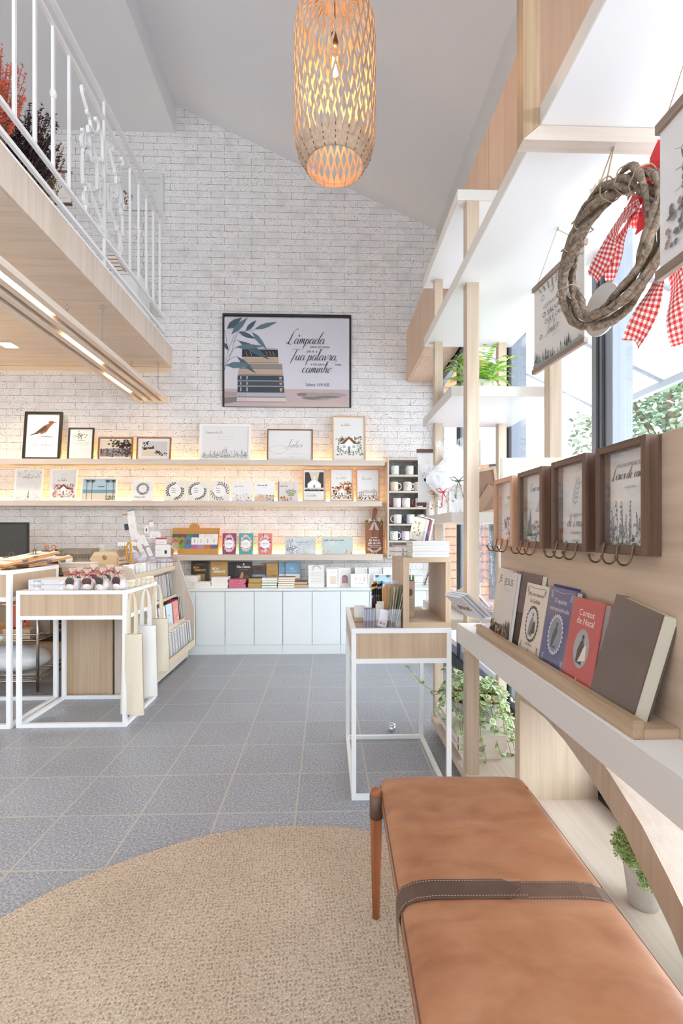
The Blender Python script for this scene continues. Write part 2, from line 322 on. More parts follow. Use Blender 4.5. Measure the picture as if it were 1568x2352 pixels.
# ------------------------------------------------------------------ flat printing: everything lies in the local XZ plane and faces -Y
TXT = {}
def catmull(p, k=5):
    if len(p) < 3: return [Vector(q) for q in p]
    q = [Vector(p[0])]+[Vector(x) for x in p]+[Vector(p[-1])]; o = []
    for i in range(1, len(q)-2):
        for t in range(k):
            t /= k; a, b, c, d = q[i-1:i+3]
            o.append(.5*((2*b)+(c-a)*t+(2*a-5*b+4*c-d)*t*t+(3*b-a-3*c+d)*t**3))
    return o+[q[-2]]
BOWL = [(.75, .8), (.5, 1), (.18, .75), (.1, .3), (.3, 0), (.55, .15), (.78, .6)]
SCR = {  # cursive hand: strokes in x-heights, then the advance
 'a': ([BOWL, [(.8, 1), (.74, .3), (.88, 0), (1.15, .3)]], 1.05), 'b': ([[(0, .2), (.4, 1.5), (.5, 2.2), (.3, 2.2), (.15, 1.2), (.15, .2), (.4, 0), (.65, .4), (.5, .9), (.75, .8)]], .8),
 'c': ([[(.7, .8), (.5, 1), (.2, .8), (.1, .35), (.3, 0), (.6, .1), (.85, .35)]], .78), 'd': ([BOWL, [(1.15, 2.3), (.9, 1.6), (.76, .5), (.85, 0), (1.15, .25)]], 1.03),
 'e': ([[(0, .3), (.4, .5), (.62, .8), (.5, 1), (.25, .85), (.12, .4), (.3, 0), (.6, .1), (.85, .35)]], .76), 'f': ([[(0, .3), (.5, 1.6), (.6, 2.2), (.4, 2.2), (.25, 1), (.05, -.9), (-.1, -.8), (.1, 0), (.55, .3)]], .55),
 'g': ([BOWL, [(.8, 1), (.7, 0), (.5, -.9), (.2, -.8), (.4, -.3), (1.1, .3)]], 1.0), 'h': ([[(0, .2), (.4, 1.4), (.52, 2.2), (.33, 2.2), (.2, 1.4), (.08, 0)], [(.12, .3), (.35, .85), (.58, 1), (.68, .7), (.6, .2), (.75, 0), (1, .3)]], .93),
 'i': ([[(0, .3), (.2, 1), (.14, .2), (.3, 0), (.55, .3)], [(.3, 1.4), (.34, 1.5)]], .48), 'j': ([[(0, .3), (.25, 1), (.1, -.6), (-.2, -.8), (.4, .3)]], .45),
 'l': ([[(0, .3), (.35, 1.3), (.5, 2.2), (.3, 2.25), (.15, 1.4), (.12, .3), (.3, 0), (.55, .3)]], .5), 'm': ([[(0, .6), (.14, 1), (.15, .5), (.08, 0)], [(.12, .3), (.35, .9), (.5, .95), (.5, .4), (.46, 0)], [(.48, .3), (.72, .9), (.88, .95), (.86, .3), (1, 0), (1.25, .3)]], 1.18),
 'n': ([[(0, .6), (.14, 1), (.15, .5), (.08, 0)], [(.12, .3), (.4, .9), (.6, .95), (.6, .3), (.75, 0), (1, .3)]], .92), 'o': ([[(.5, 1), (.18, .75), (.12, .3), (.35, 0), (.65, .3), (.68, .75), (.5, 1), (.65, .8), (.95, .85)]], .85),
 'p': ([[(0, .4), (.2, 1), (.12, .1), (-.05, -1)], [(.12, .5), (.4, .95), (.65, .75), (.6, .2), (.35, 0), (.2, .15)], [(.5, .02), (.95, .3)]], .85), 'q': ([BOWL, [(.8, 1), (.7, 0), (.6, -1), (.8, -.6), (1.1, .3)]], 1.0),
 'r': ([[(0, .3), (.25, 1.1), (.45, .9), (.6, .9), (.5, .3), (.6, 0), (.85, .3)]], .75), 's': ([[(0, .3), (.4, 1.1), (.45, .6), (.4, .1), (.15, 0), (.5, .02), (.8, .3)]], .65),
 't': ([[(0, .3), (.35, 1.8), (.2, .4), (.35, 0), (.6, .3)], [(.05, 1.25), (.55, 1.3)]], .52), 'u': ([[(0, .4), (.14, 1), (.1, .3), (.3, 0), (.55, .35), (.68, 1), (.62, .3), (.75, 0), (1, .3)]], .95),
 'v': ([[(0, .6), (.12, 1), (.2, .3), (.3, 0), (.6, .5), (.62, 1), (.9, .85)]], .8), 'x': ([[(0, .9), (.2, 1), (.4, .1), (.7, .2)], [(.6, 1), (.05, 0)]], .7), 'z': ([[(0, .8), (.5, 1), (.1, 0), (.4, 0), (.8, .3)]], .72),
 'L': ([[(-.25, .1), (.2, .0), (.35, .6), (.6, 2.3), (1.1, 2.9), (1.3, 2.7)], [(.62, 2.4), (.25, .3), (.1, -.1)], [(-.35, .2), (.1, .25), (.6, -.15), (1.2, .15)]], 1.3), 'T': ([[(-.2, 2), (.2, 2.25), (.8, 2.2), (1.4, 2)], [(.75, 2.2), (.55, 1), (.2, -.6)]], 1.0),
 'S': ([[(1.5, 2.6), (1.2, 3), (.8, 2.4), (.7, 1.5), (.6, .4), (.1, -.3), (-.5, -.1), (-.3, .4), (.5, .6)]], 1.1), 'N': ([[(0, 0), (.4, 2), (.6, 2.2), (.9, .2), (1, 0), (1.4, 2), (1.6, 2.3)]], 1.5),
 'J': ([[(.2, 1.6), (.5, 2.2), (1.1, 2.1), (.7, 1.6), (.5, -.4), (.1, -.7), (.4, .1), (1, .3)]], .95), 'Q': ([[(.9, 2), (.4, 2), (.1, 1), (.5, 0), (1.1, .8), (1, 1.8), (.7, 2.1)], [(.5, .4), (1.3, -.2)]], 1.3),
 'D': ([[(.5, 2), (.3, .1), (.7, 0), (1.4, .8), (1.1, 2), (.3, 2.2), (0, 1.8)]], 1.4), 'C': ([[(1.2, 1.8), (.8, 2.2), (.2, 1.5), (.1, .5), (.6, 0), (1.1, .3)]], 1.0), 'E': ([[(1, 1.9), (.6, 2.2), (.3, 1.7), (.7, 1.2), (.2, .9), (.2, .1), (.7, 0), (1.1, .4)]], 1.0),
 'P': ([[(.5, 2), (.2, 0)], [(0, 1.7), (.5, 2.3), (1.2, 2), (1, 1.2), (.4, 1)]], 1.1), 'V': ([[(0, 2), (.3, 2.1), (.5, 0), (1.2, 2.3)]], 1.1), 'O': ([[(.8, 2.1), (.2, 1.6), (.1, .5), (.6, 0), (1.2, .8), (1.1, 1.8), (.6, 2.1), (1.2, 1.9)]], 1.3),
 ',': ([[(.2, .1), (.1, -.35)]], .4), '.': ([[(.15, 0), (.2, .08)]], .4), ' ': ([], .55), '^': ([[(-.7, 1.35), (-.45, 1.75), (-.25, 1.3)]], 0)}
for _c, _b, _s in (('é', 'e', [(.45, 1.3), (.7, 1.65)]), ('í', 'l', [(.3, 2.4), (.5, 2.7)]), ('ê', 'e', [(.25, 1.3), (.5, 1.7), (.7, 1.3)]), ('ã', 'a', [(.25, 1.4), (.45, 1.6), (.6, 1.4), (.8, 1.6)]), ('ç', 'c', [(.4, 0), (.45, -.25), (.25, -.4)])):
    SCR[_c] = (([SCR['i'][0][0]] if _c == 'í' else SCR[_b][0])+[[(x-(.15 if _c == 'í' else 0), y-(1.1 if _c == 'í' else 0)) for x, y in _s]], SCR['i' if _c == 'í' else _b][1])
for _c in 'AGUMHR': SCR.setdefault(_c, ([[(x*1.5, y*1.6) for x, y in q] for q in SCR[_c.lower()][0]], SCR[_c.lower()][1]*1.5))
class Art(MB):
    """prints: layered flat shapes"""
    def __init__(s, k=0): super().__init__(); s.k = k; s.e = .00007
    def y(s): s.k += 1; return -s.k*s.e
    def P(s, pts, m, y=None):
        y = s.y() if y is None else y; s.add([(a, y, b) for a, b in pts], [tuple(range(len(pts)))], m); return s
    def rect(s, x0, x1, z0, z1, m): return s.P([(x0, z0), (x1, z0), (x1, z1), (x0, z1)], m)
    def ell(s, x, z, rx, rz, m, n=20, wob=0, y=None, rot=0):
        o = []
        for i in range(n):
            t = 2*pi*i/n; k = 1+wob*random.uniform(-1, 1); a, b = rx*cos(t)*k, rz*sin(t)*k
            o.append((x+a*cos(rot)-b*sin(rot), z+a*sin(rot)+b*cos(rot)))
        return s.P(o, m, y)
    def leaf(s, x, z, L, w, a, m, y=None):
        c, d = cos(a), sin(a); q = [(0, 0), (.3, .8), (.6, .75), (1, 0), (.6, -.75), (.3, -.8)]
        return s.P([(x+c*u*L-d*v*w/2, z+d*u*L+c*v*w/2) for u, v in q], m, y)
    def line(s, pts, w, m, cal=0, y=None, k=5):
        y = s.y() if y is None else y; p = catmull([(a, b, 0) for a, b in pts], k) if len(pts) > 2 else [Vector((a, b, 0)) for a, b in pts]
        vs = []; n = len(p)
        for i, q in enumerate(p):
            d = (p[min(i+1, n-1)]-p[max(i-1, 0)]); d = d.normalized() if d.length > 1e-9 else Vector((1, 0, 0))
            ww = w*(1-cal+cal*max(0, -d.y)) if cal else w
            if cal: ww *= .35+.65*min(1, 4*min(i, n-1-i)/n+.15)
            nn = Vector((-d.y, d.x, 0))*ww/2; vs += [(q.x+nn.x, y, q.y+nn.y), (q.x-nn.x, y, q.y-nn.y)]
        s.add(vs, [(2*i, 2*i+1, 2*i+3, 2*i+2) for i in range(n-1)], m); return s
    def script(s, t, x, z, xh, m, w=.16, slant=.35, al='l'):
        y = s.y(); wd = sum(SCR.get(c, SCR['o'])[1] for c in t)*xh*.95
        if al == 'c': x -= wd/2
        for c in t:
            st, ad = SCR.get(c, SCR['o'])
            for q in st: s.line([(x+(a+b*slant)*xh*.95, z+b*xh) for a, b in q], max(w*xh*1.5, .0028), m, .72, y, 4)
            x += ad*xh*.95
        return s
    def text(s, t, x, z, size, m, al='c', shear=0, bold=0, rot=0):
        key = (t, al, shear, bold)
        if key not in TXT:
            cu = bpy.data.curves.new('t', 'FONT'); cu.body = t; cu.align_x = {'c': 'CENTER', 'l': 'LEFT', 'r': 'RIGHT'}[al]
            cu.shear = shear; cu.resolution_u = 2; cu.offset = bold
            o = bpy.data.objects.new('t', cu); me = bpy.data.meshes.new_from_object(o)
            TXT[key] = ([tuple(v.co) for v in me.vertices], [tuple(p.vertices) for p in me.polygons])
            bpy.data.objects.remove(o); bpy.data.meshes.remove(me); bpy.data.curves.remove(cu)
        v, f = TXT[key]; y = s.y(); c, d = cos(rot)*size, sin(rot)*size
        s.add([(x+a*c-b*d, y, z+a*d+b*c) for a, b, _ in v], f, m); return s
    def lines(s, x0, x1, z, n, dz, m, w=.0018, jit=.15, al='c'):
        """rows of print too small to read"""
        y = s.y(); c = (x0+x1)/2
        for i in range(n):
            h = (x1-x0)/2*(1-random.uniform(0, jit)); a = c-h if al == 'c' else x0; b = a+2*h
            while a < b-.003:
                l = random.uniform(.006, .016); s.add([(a, y, z-i*dz), (min(b, a+l), y, z-i*dz), (min(b, a+l), y, z-i*dz+w), (a, y, z-i*dz+w)], [(0, 1, 2, 3)], m); a += l+.003
        return s
    def sprig(s, x, z, L, a, m, ms=None, n=5, lw=.4, w=.001):
        c, d = cos(a), sin(a); s.line([(x, z), (x+c*L, z+d*L)], w, m if ms is None else ms)
        for i in range(n):
            t = (i+1)/(n+.5)
            for sg in (-1, 1): s.leaf(x+c*L*t, z+d*L*t, L*.32, L*.32*lw, a+sg*.8, m)
        return s.leaf(x+c*L, z+d*L, L*.3, L*.3*lw, a, m)
    def wreath(s, x, z, r, m, n=22, L=.3, a0=0, a1=2*pi, lw=.4):
        s.line([(x+r*cos(a0+(a1-a0)*i/20), z+r*sin(a0+(a1-a0)*i/20)) for i in range(21)], .0008, m, k=1)
        for i in range(n):
            t = a0+(a1-a0)*(i+.5)/n; s.leaf(x+r*cos(t), z+r*sin(t), r*L, r*L*lw, t+pi/2+(.7 if i % 2 else -.7), m)
        return s
    def scatter(s, x0, x1, z0, z1, ms, n, r=.004, wob=.4, den=1):
        for i in range(n):
            u = random.random()**den; s.ell(random.uniform(x0, x1), z0+(z1-z0)*u, r*random.uniform(.5, 1.3), r*random.uniform(.5, 1.3), random.choice(ms), 6, wob, y=-(s.k+1+(i % 5)*.3)*s.e)
        s.k += 3; return s
# ================================================================== the setting
WY = 5.05                                   # brick wall
RX0, RZ0 = at(403, 243, WY).x, zz(403, 243, WY)   # where the sloping ceiling starts
ZL = zz(200, 300, WY)                       # flat ceiling over the mezzanine
XW, ZR = 1.16, 4.40                         # right wall and its top
def st(name, mb, m, **k): return obj(name, mb, m, kind='structure', **k)
st('floor', MB().box(-5.2, 1.2, -3.2, WY, -.1, 0), tilemat())
st('wall_back', MB().box(-5.2, 1.25, WY, WY+.15, 0, 6.2), brickmat())
st('light_block_wall', MB().box(-5.2, -1.0, -3.3, -3.2, 0, 2.9), PLAST)  # unseen wall behind the camera, added to cut daylight on the left
st('wall_left', MB().box(-5.3, -5.2, -3.2, WY, 0, 5.6), PLAST)
st('ceiling', MB().prism([(-5.2, ZL), (RX0, ZL), (RX0, RZ0), (XW, ZR), (XW, ZR+.1), (RX0, RZ0+.1), (-5.2, RZ0+.1)], -3.2, WY, 'y'), PLAST)
st('wall_right', MB().box(XW, XW+.12, -3.2, WY, 2.86, ZR+.02), mat('right_wall_paint', 'CFCCC8', .8))
st('trim_1', MB().box(1.14, 1.24, -2.6, WY, 2.79, 2.86), mat('aluminium', '8D949E', .4, .3))
# mezzanine slab
MXR = xx(396, WY); MZ0, MZ1 = zz(396, 845.6, WY), zz(396, 797.5, WY)
st('mezzanine_floor', MB().box(-5.2, MXR-.02, -1.5, WY, MZ0, MZ1-.012), ASX)
st('trim_2', MB().box(MXR-.02, MXR, -1.5, WY-.001, MZ0-.002, MZ1-.012), ASZ)
st('trim_3', MB().box(MXR-.12, MXR+.003, -1.5, WY-.001, MZ1-.011, MZ1+.002), METW)
st('trim_4', MB().box(-5.2, MXR-.02, WY-.03, WY-.001, MZ0-.05, MZ0-.002), mat('cornice', 'E4D0B4', .5))
# ---- window wall X=1.2
mat('plain_white_canvas', 'FFFFFF', .8)
ALU = mat('window_aluminium', '7C828D', .4, .1); ALD = mat('window_aluminium_dark', '34383F', .4, .3)
GL = clear('window_glass', 'FFFFFF', .1, .0)
XG = 1.185
def window(n, y0, y1, z0=.1, z1=2.79, rail=.075):
    t = bpy.data.objects.new('window_%d' % n, None); COL.objects.link(t); t['kind'] = 'structure'; t.location = (XG, y0, 0)
    L = y1-y0; f = MB()
    f.box(-.03, .03, 0, .075, z0, z1).box(-.03, .03, L-.075, L, z0, z1).box(-.03, .03, .075, L-.075, z0, z0+rail).box(-.03, .03, .075, L-.075, z1-rail, z1)
    obj('window_frame', f, ALU, t, bevel=.004)
    g = MB()
    for yy in (.02, L-.02): g.box(-.036, -.03, yy-.008, yy+.008, z0, z1)
    obj('window_gasket', g, ALD, t)
    obj('window_pane', MB().box(-.003, .003, .075, L-.075, z0+rail, z1-rail), GL, t)
EDG = [-2.6, -1.45, -.3, .86, 1.985, 3.05, 4.17, 5.03]
for i in range(7): window(i+1, EDG[i]+.001, EDG[i+1]-.001)
st('trim_5', MB().box(1.14, 1.24, -2.6, WY, 0, .1), ALD)
for i, y in enumerate(EDG[1:-1]): st('trim_%d' % (6+i), MB().box(1.2, 1.27, y-.03, y+.03, .1, 2.79), ALU)
# ---- wall cupboards over the windows (each door front about 1.1 m)
XC = .845; ys = [-1.6, -.5, .6, 1.38, 2.48, 3.58, 4.32, WY-.003]
nm = ['', '', 'nearest the camera, beyond the white shelf', 'left of the narrow dark joint', 'beside the narrow dark joint', 'above the far end of the shelf unit', 'touching the brick wall']
for i in range(7):
    t = thing('wall_cupboard', 'pale cedar cupboard above the windows, %s' % (nm[i] or ('out of the picture overhead', 'right of the wooden frame')[i]), 'cupboard', (XC, ys[i], 2.79), 0, 'wooden cupboards over the windows')
    L = ys[i+1]-ys[i]
    obj('carcass', MB().box(.02, XW-XC, .002, L-.002, 0, .54), CDZ, t)
    obj('door', MB().box(0, .019, .004, L-.004, .002, .535), CDZ, t, bevel=.001)
# ================================================================== outside
st('pavement', MB().box(1.28, 14, -6, 14, -.12, -.02), mat('pale_paving', 'CDD0D6', .8, var=.08, vs=3))
def leafcloud(mb, c, r, n, m=(0,), s=.05, flat=.8):
    for _ in range(n):
        u = Vector((random.gauss(0, 1), random.gauss(0, 1), random.gauss(0, 1))).normalized()*random.random()**.4
        p = Vector(c)+Vector((u.x*r[0], u.y*r[1], u.z*r[2])); a = Vector((random.gauss(0, 1), random.gauss(0, 1), random.gauss(0, .5))).normalized(); b = a.cross(Vector((random.gauss(0, 1), random.gauss(0, 1), random.gauss(0, 1)))).normalized()
        k = s*random.uniform(.6, 1.4); mb.add([p-a*k, p+b*k*.45, p+a*k, p-b*k*.45], [(0, 1, 2, 3)], random.choice(m))
LF = [mat('leaf_mid', '8CAA86', .5), mat('leaf_light', 'BBD0B0', .5), mat('leaf_dark', '5E7A66', .5)]
BARK = mat('bark', '7D6B58', .9, var=.3)
def tree(x, y, h, r, n, lab):
    t = thing('tree', lab, 'tree', (x, y, -.02), 0, 'trees outside the windows')
    tb = MB().tube([(0, 0, 0), (.05, .03, h*.4), (-.03, .1, h*.7), (.05, 0, h*.95)], [.11, .09, .06, .02], 8)
    for k in range(5): a = k*1.3; tb.tube([(0, 0, h*.45), (r*.4*cos(a), r*.4*sin(a), h*.65), (r*.8*cos(a), r*.8*sin(a), h*.8)], [.05, .035, .01], 6)
    obj('trunk', tb, BARK, t); cb = MB()
    for k in range(7): a = k*2.4; leafcloud(cb, (r*.5*cos(a), r*.5*sin(a), h*(.5+.07*k)), (r*.6, r*.6, r*.5), n//7, (0, 1, 2), .05)
    obj('crown', cb, LF, t)
tree(4.6, 6.2, 4.6, 1.2, 9000, 'leafy green tree outside, seen just left of the dark window posts')
tree(4.9, 3.6, 4.4, 1.2, 11000, 'leafy green tree outside, seen above the nearest wooden key frames')
tree(8.6, 8.2, 5.0, 1.6, 7000, 'leafy green tree outside, farthest off behind the white parasol')
tree(6.2, .9, 4.6, 1.2, 6000, 'leafy green tree outside, at the right edge of the picture')
# white awning on a grey frame
t = thing('awning', 'white sloping fabric awning on a grey metal frame outside the windows', 'awning', (1.3, 1.0, 0))
FAB = sheer('awning_fabric', 'FFFFFF', 1.0); GM = mat('grey_metal', '9AA0A8', .4, .2)
a = MB(); a.add([(.05, 0, 3.33), (1.7, 0, 2.56), (1.7, 4.3, 2.56), (.05, 4.3, 3.33), (.05, 0, 3.34), (1.7, 0, 2.57), (1.7, 4.3, 2.57), (.05, 4.3, 3.34)], [(0, 1, 2, 3), (7, 6, 5, 4), (0, 4, 5, 1), (1, 5, 6, 2), (2, 6, 7, 3), (3, 7, 4, 0)])
obj('fabric', a, sheer('white_canvas', 'FFFFFF', 1.3), t)
obj('front_rail', MB().box(1.68, 1.74, 0, 4.3, 2.49, 2.55), GM, t)
for y in (.1, 1.2, 2.2, 3.2, 4.2): obj('rafter', MB().bar((.05, y, 3.32), (1.7, y, 2.55), .03, .02), GM, t)
for y in (.05, 4.25): obj('post', MB().box(1.68, 1.74, y-.03, y+.03, -.02, 2.5), GM, t)
# parasol
t = thing('parasol', 'white square market parasol standing outside beyond the shelf unit', 'parasol', (1.95, 6.1, -.02))
ca = MB(); n = 8; q = [(1.0*cos(pi/8+2*pi*j/n), 1.0*sin(pi/8+2*pi*j/n), 2.42) for j in range(n)]; q2 = [(x, y, z-.2) for x, y, z in q]
ca.add(q+q2+[(0, 0, 2.75)], [(j, (j+1) % n, 2*n) for j in range(n)]+[(n+j, n+(j+1) % n, (j+1) % n, j) for j in range(n)])
obj('canopy', ca, MC['plain_white_canvas'], t); obj('pole', MB().tube([(0, 0, 0), (0, 0, 2.7)], .025, 10), GM, t); obj('base', MB().lathe([(0, .08), (.25, .08), (.28, 0), (0, 0)]), GM, t)
# orange boarded building and pink wall beyond
def siding(c1, c2):
    q = NT('siding_'+c1); w = q.n('TexWave', bands_direction='Z', Scale=2.2, Distortion=0.0); q.l(q.co(), w.inputs['Vector'])
    q.l(q.ramp(w.outputs['Fac'], ((.06, c2), (.12, c1))), q.b.inputs['Base Color']); return q.m
t = thing('boarded_building', 'building outside clad in orange boards with thin grey joints', 'building', (1.45, 8.2, -.02))
obj('wall', MB().box(0, 1.35, 0, .3, 0, 4.5), siding('DC8A62', '7A5B4C'), t); obj('corner_post', MB().box(1.35, 1.5, -.02, .3, 0, 4.5), ALD, t)
t = thing('pink_building', 'pale pink boarded building in bright daylight beyond the white parasol', 'building', (3.0, 8.6, -.02))
obj('wall', MB().box(0, 2.4, 0, .3, 0, 5.5), siding('F2B9C2', 'DDA2AE'), t); obj('roof_edge', MB().box(-.05, 2.45, -.1, .4, 5.5, 5.6), METW, t)
# ================================================================== shelf unit by the windows
XL = .605
ASZL = wood('pale_post_z', 'CDBAA4', 'B59F86', 'z')
def slab(label, y0, y1, z0, z1, x1=1.15, x0=XL, name='shelf'):
    t = thing(name, label, 'shelf', (x0, y0, z0), 0, 'white shelves by the windows')
    obj('board', MB().box(.004, x1-x0, .004, y1-y0, 0, z1-z0), SLAB, t)
    obj('edging', MB().box(0, .004, 0, y1-y0, 0, z1-z0).box(.004, x1-x0, 0, .004, 0, z1-z0), SLABF, t); return t
slab('white shelf of the window unit, topmost, under the cupboards', 2.2, 3.0, 2.736, 2.786)
slab('longest white shelf of the window unit, running out over the wreath', -1.2, 2.97, 2.358, 2.408, x1=1.15)
slab('white shelf of the window unit that holds the fern', 2.31, 3.0, 1.863, 1.912, x1=1.15)
slab('short white shelf carrying the wrapped gifts', 2.31, 3.0, 1.25, 1.2985, .95)
slab('white desk-height shelf holding the magazines', 2.31, 3.0, .727, .777)
st_p = thing('window_platform', 'long low pale wood platform along the foot of the windows', 'platform', (.64, -.9, 0))
obj('board', MB().box(0, .50, 0, 3.82, .04, .08), ASY, st_p, bevel=.001); obj('plinth', MB().box(.03, .48, .02, 3.78, 0, .04), ASY, st_p)
for i, (x, y, w, d, lab) in enumerate([(.648, 2.2, .058, .058, 'front left pale wood post of the window unit, passing the white shelves'), (1.045, 2.22, .058, .058, 'front right pale wood post of the window unit, beside the canvas'),
        (.655, 2.89, .05, .05, 'rear left pale wood post of the window unit, before the brick wall'), (1.045, 2.89, .05, .05, 'rear right pale wood post of the window unit, next to the window')]):
    z1 = 2.357 if i == 1 else 2.735
    tag(obj('post', MB().box(0, w, 0, d, .08, z1), ASZL, bevel=.0015, loc=(x, y, 0)), lab, 'post', 'pale wood posts of the window unit')
# wooden frame that wraps the long shelf
t = thing('wooden_portal', 'pale wood upright and crossbeam around the long white shelf, above the wreath', 'frame', (.556, 1.344, 2.315))
obj('upright', MB().prism([(0, 0), (.049, .043), (.049, 2.1), (0, 2.1)], 0, .045, 'y'), wood('ash_dark_z', 'B79B7C', '937656', 'z'), t, bevel=.001)  # same pale ash; the upright's shade is put into a darker colour
obj('crossbeam', MB().prism([(0, 0), (.58, 0), (.58, .042), (.049, .042)], 0, .045, 'y'), ASX, t, bevel=.001)
# arch table
ZT = .790
t = thing('arch_table', 'white topped table with a pale wood arch below, in front of the windows', 'table', (.59, -.6, 0))
obj('top', MB().box(.004, .56, .0, 2.755, ZT-.085, ZT), SLAB, t); obj('edging', MB().box(0, .004, 0, 2.755, ZT-.085, ZT-.0005), SLABF, t)
def arcpts(k0, R0, a0, a1, n): return [(k0[0]+R0*cos(a0+(a1-a0)*i/n), k0[1]+R0*sin(a0+(a1-a0)*i/n)) for i in range(n+1)]
# y (along the room) against z, in the local frame of the table
inn = [(1.98, .500), (1.85, .512), (1.75, .515), (1.60, .495), (1.45, .455), (1.28, .390), (1.10, .270), (.98, .165), (.88, .08)]
out = [(.76, .08), (.88, .20), (.99, .30), (1.105, .385), (1.20, .45), (1.308, .50), (1.40, .54), (1.55, .60), (1.62, .703)]
pl = [(2.03, .703), (2.03, .08), (1.98, .08)]+inn+out
pl = [(y+.6, z) for y, z in pl]
ar_ = obj('arch', MB().prism(pl, .215, .548, 'x'), [ASZL, ASY], t)
for p_ in ar_.data.polygons:
    if abs(p_.normal.z) > .25: p_.material_index = 1
# backboard and book rail on the table
XP = .70
BOARD = wood('oak_board_y', 'CFB79F', 'AE927A', 'y', .45, .5, .6)
tag(obj('backboard', MB().box(0, .018, 0, 2.5, 0, .618), BOARD, loc=(XP, -.59, ZT), bevel=.001), 'upright oak board on the table, carrying the four key frames', 'board')
t = thing('book_rail', 'oak ledge with a raised lip holding the leaning books', 'ledge', (.606, -.1, ZT))
obj('tray', MB().box(.0215, .093, 1.03, 2.03, .0005, .02), OFX, t); obj('lip', MB().box(0, .021, 1.03, 2.03, .0005, .038), wood('ash_dark_y', 'BDA182', '9A7D5F', 'y'), t, bevel=.001)
# ---- key frames
def key_frame(y, wd, wn, art_fn, lab, hookm):
    t = thing('key_frame', lab, 'key holder', (XP-.001, y, 1.15), -pi/2, 'key frames on the oak backboard')
    w, h, d, b = .188, .256, .034, .017
    f = MB()
    for x in (-w/2, w/2-b): f.box(x, x+b, -d, 0, 0, h)
    obj('stile', MB().box(-w/2, -w/2+b, -d, 0, 0, h), wd, t, bevel=.001); obj('stile', MB().box(w/2-b, w/2, -d, 0, 0, h), wd, t, bevel=.001)
    obj('rail', MB().box(-w/2+b, w/2-b, -d, 0, h-b, h), wn, t, bevel=.001); obj('rail', MB().box(-w/2+b, w/2-b, -d, 0, 0, b*1.2), wn, t, bevel=.001)
    a = Art(); a.box(-w/2+b, w/2-b, -.006, -.002, b, h-b, 0); a.v = [(x, y_, z) for x, y_, z in a.v]; n0 = len(a.v)
    ms = [PAPER, INKG, INK, mat('wash_green', '8E9A74', .7), mat('wash_lilac', '9C8DB0', .7), mat('wash_rust', 'B26A4B', .7), mat('wash_grey', 'BEBCC0', .7), mat('wash_dark', '2F3036', .7), mat('wash_red', 'A8383A', .7)]
    art_fn(a, w/2-b, b, h-b); a.v = a.v[:n0]+[(x, y_-.0062, z) for x, y_, z in a.v[n0:]]
    obj('print', a, ms, t)
    obj('glass', MB().box(-w/2+b, w/2-b, -d+.007, -d+.0085, b, h-b), clear('picture_glass', 'FFFFFF', .14), t)
    for k in (-.055, 0, .055):
        hk = MB().tube(catmull([(k, -d-.002, .022), (k, -d-.004, .004), (k, -d-.008, -.012), (k, -d-.018, -.021), (k, -d-.031, -.018), (k, -d-.038, -.006)], 5), .0023, 8)
        hk.ball((k, -d-.0385, -.003), .0042, 10).ball((k, -d-.001, .019), .0055, 10, sc=(.8, .35, 1.5)); obj('hook', hk, hookm, t)
COPH, BRH = mat('copper', '8A5A42', .3, .9), mat('antique_brass', '6F6048', .3, .9)
WA, WB = wood('walnut_mid_z', '6E5140', '3C2822', 'z', 2), wood('walnut_mid_y', '6E5140', '3C2822', 'x', 2)
WL, WLx = wood('beech_z', 'D3A684', 'B98A66', 'z', 2), wood('beech_x', 'D3A684', 'B98A66', 'x', 2)
def art1(a, w, z0, z1): a.scatter(-w, w*.2, z0, z0+.09, [5, 6, 1], 40, .006); a.script('casa', -.03, z0+.16, .012, 1, .07); a.rect(.01, .04, z0+.02, z0+.06, 6); a.lines(-.05, .05, z0+.14, 2, .008, 6)
def art2(a, w, z0, z1):
    for i in range(14): x = -w+.004+random.random()*.025; a.P([(x-.008, z0+.02), (x+.008, z0+.02), (x, z0+.05+random.random()*.07)], 7)
    a.scatter(-w*.6, w, z0+.01, z0+.07, [6, 1, 8, 3, 1], 60, .006); a.P([(-.01, z0+.1), (.02, z0+.145), (.05, z0+.1)], 6); a.script('Como um', -.05, z0+.17, .012, 2, .06)
def art3(a, w, z0, z1):
    a.sprig(-.02, z0+.10, .075, 1.2, 6, 1); a.wreath(.02, z1-.035, .02, 6, 12); a.text('O CAMINHO', 0, z0+.078, .012, 1); a.script('de Deus', -.05, z0+.05, .014, 2, .08); a.text('É PERFEITO', 0, z0+.028, .011, 1); a.text('SALMO 18:30', 0, z0+.01, .006, 1)
def art4(a, w, z0, z1):
    a.scatter(-w, w, z0+.002, z0+.05, [3, 3, 6, 4, 1], 150, .005, .4, 1.4)
    for i in range(16):
        x = random.uniform(-w+.006, w-.006); h = random.uniform(.04, .11); a.line([(x, z0), (x+.004, z0+h*.5), (x, z0+h)], .0009, 3)
        for j in range(5): a.ell(x+random.uniform(-.003, .003), z0+h*(.6+.1*j), .0026, .004, random.choice([4, 4, 5, 1]), 6, .3, y=-(a.k)*a.e)
    a.text('OLHAI PARA OS', 0, z0+.185, .013, 1); a.script('Lírios do campo', -.068, z0+.158, .0115, 2, .07); a.text('MATEUS 6:28', 0, z0+.135, .007, 1)
key_frame(1.80, WL, WLx, art1, 'light beech key frame with three copper hooks, farthest of the row', COPH)
key_frame(1.56, WNZ, WNX, art2, 'dark brown key frame showing a mountain and dark firs', COPH)
key_frame(1.31, WA, WB, art3, 'dark brown key frame reading de Deus under a faint sprig', BRH)
key_frame(1.075, WA, WB, art4, 'dark brown key frame with lilac meadow flowers, nearest of the row', BRH)
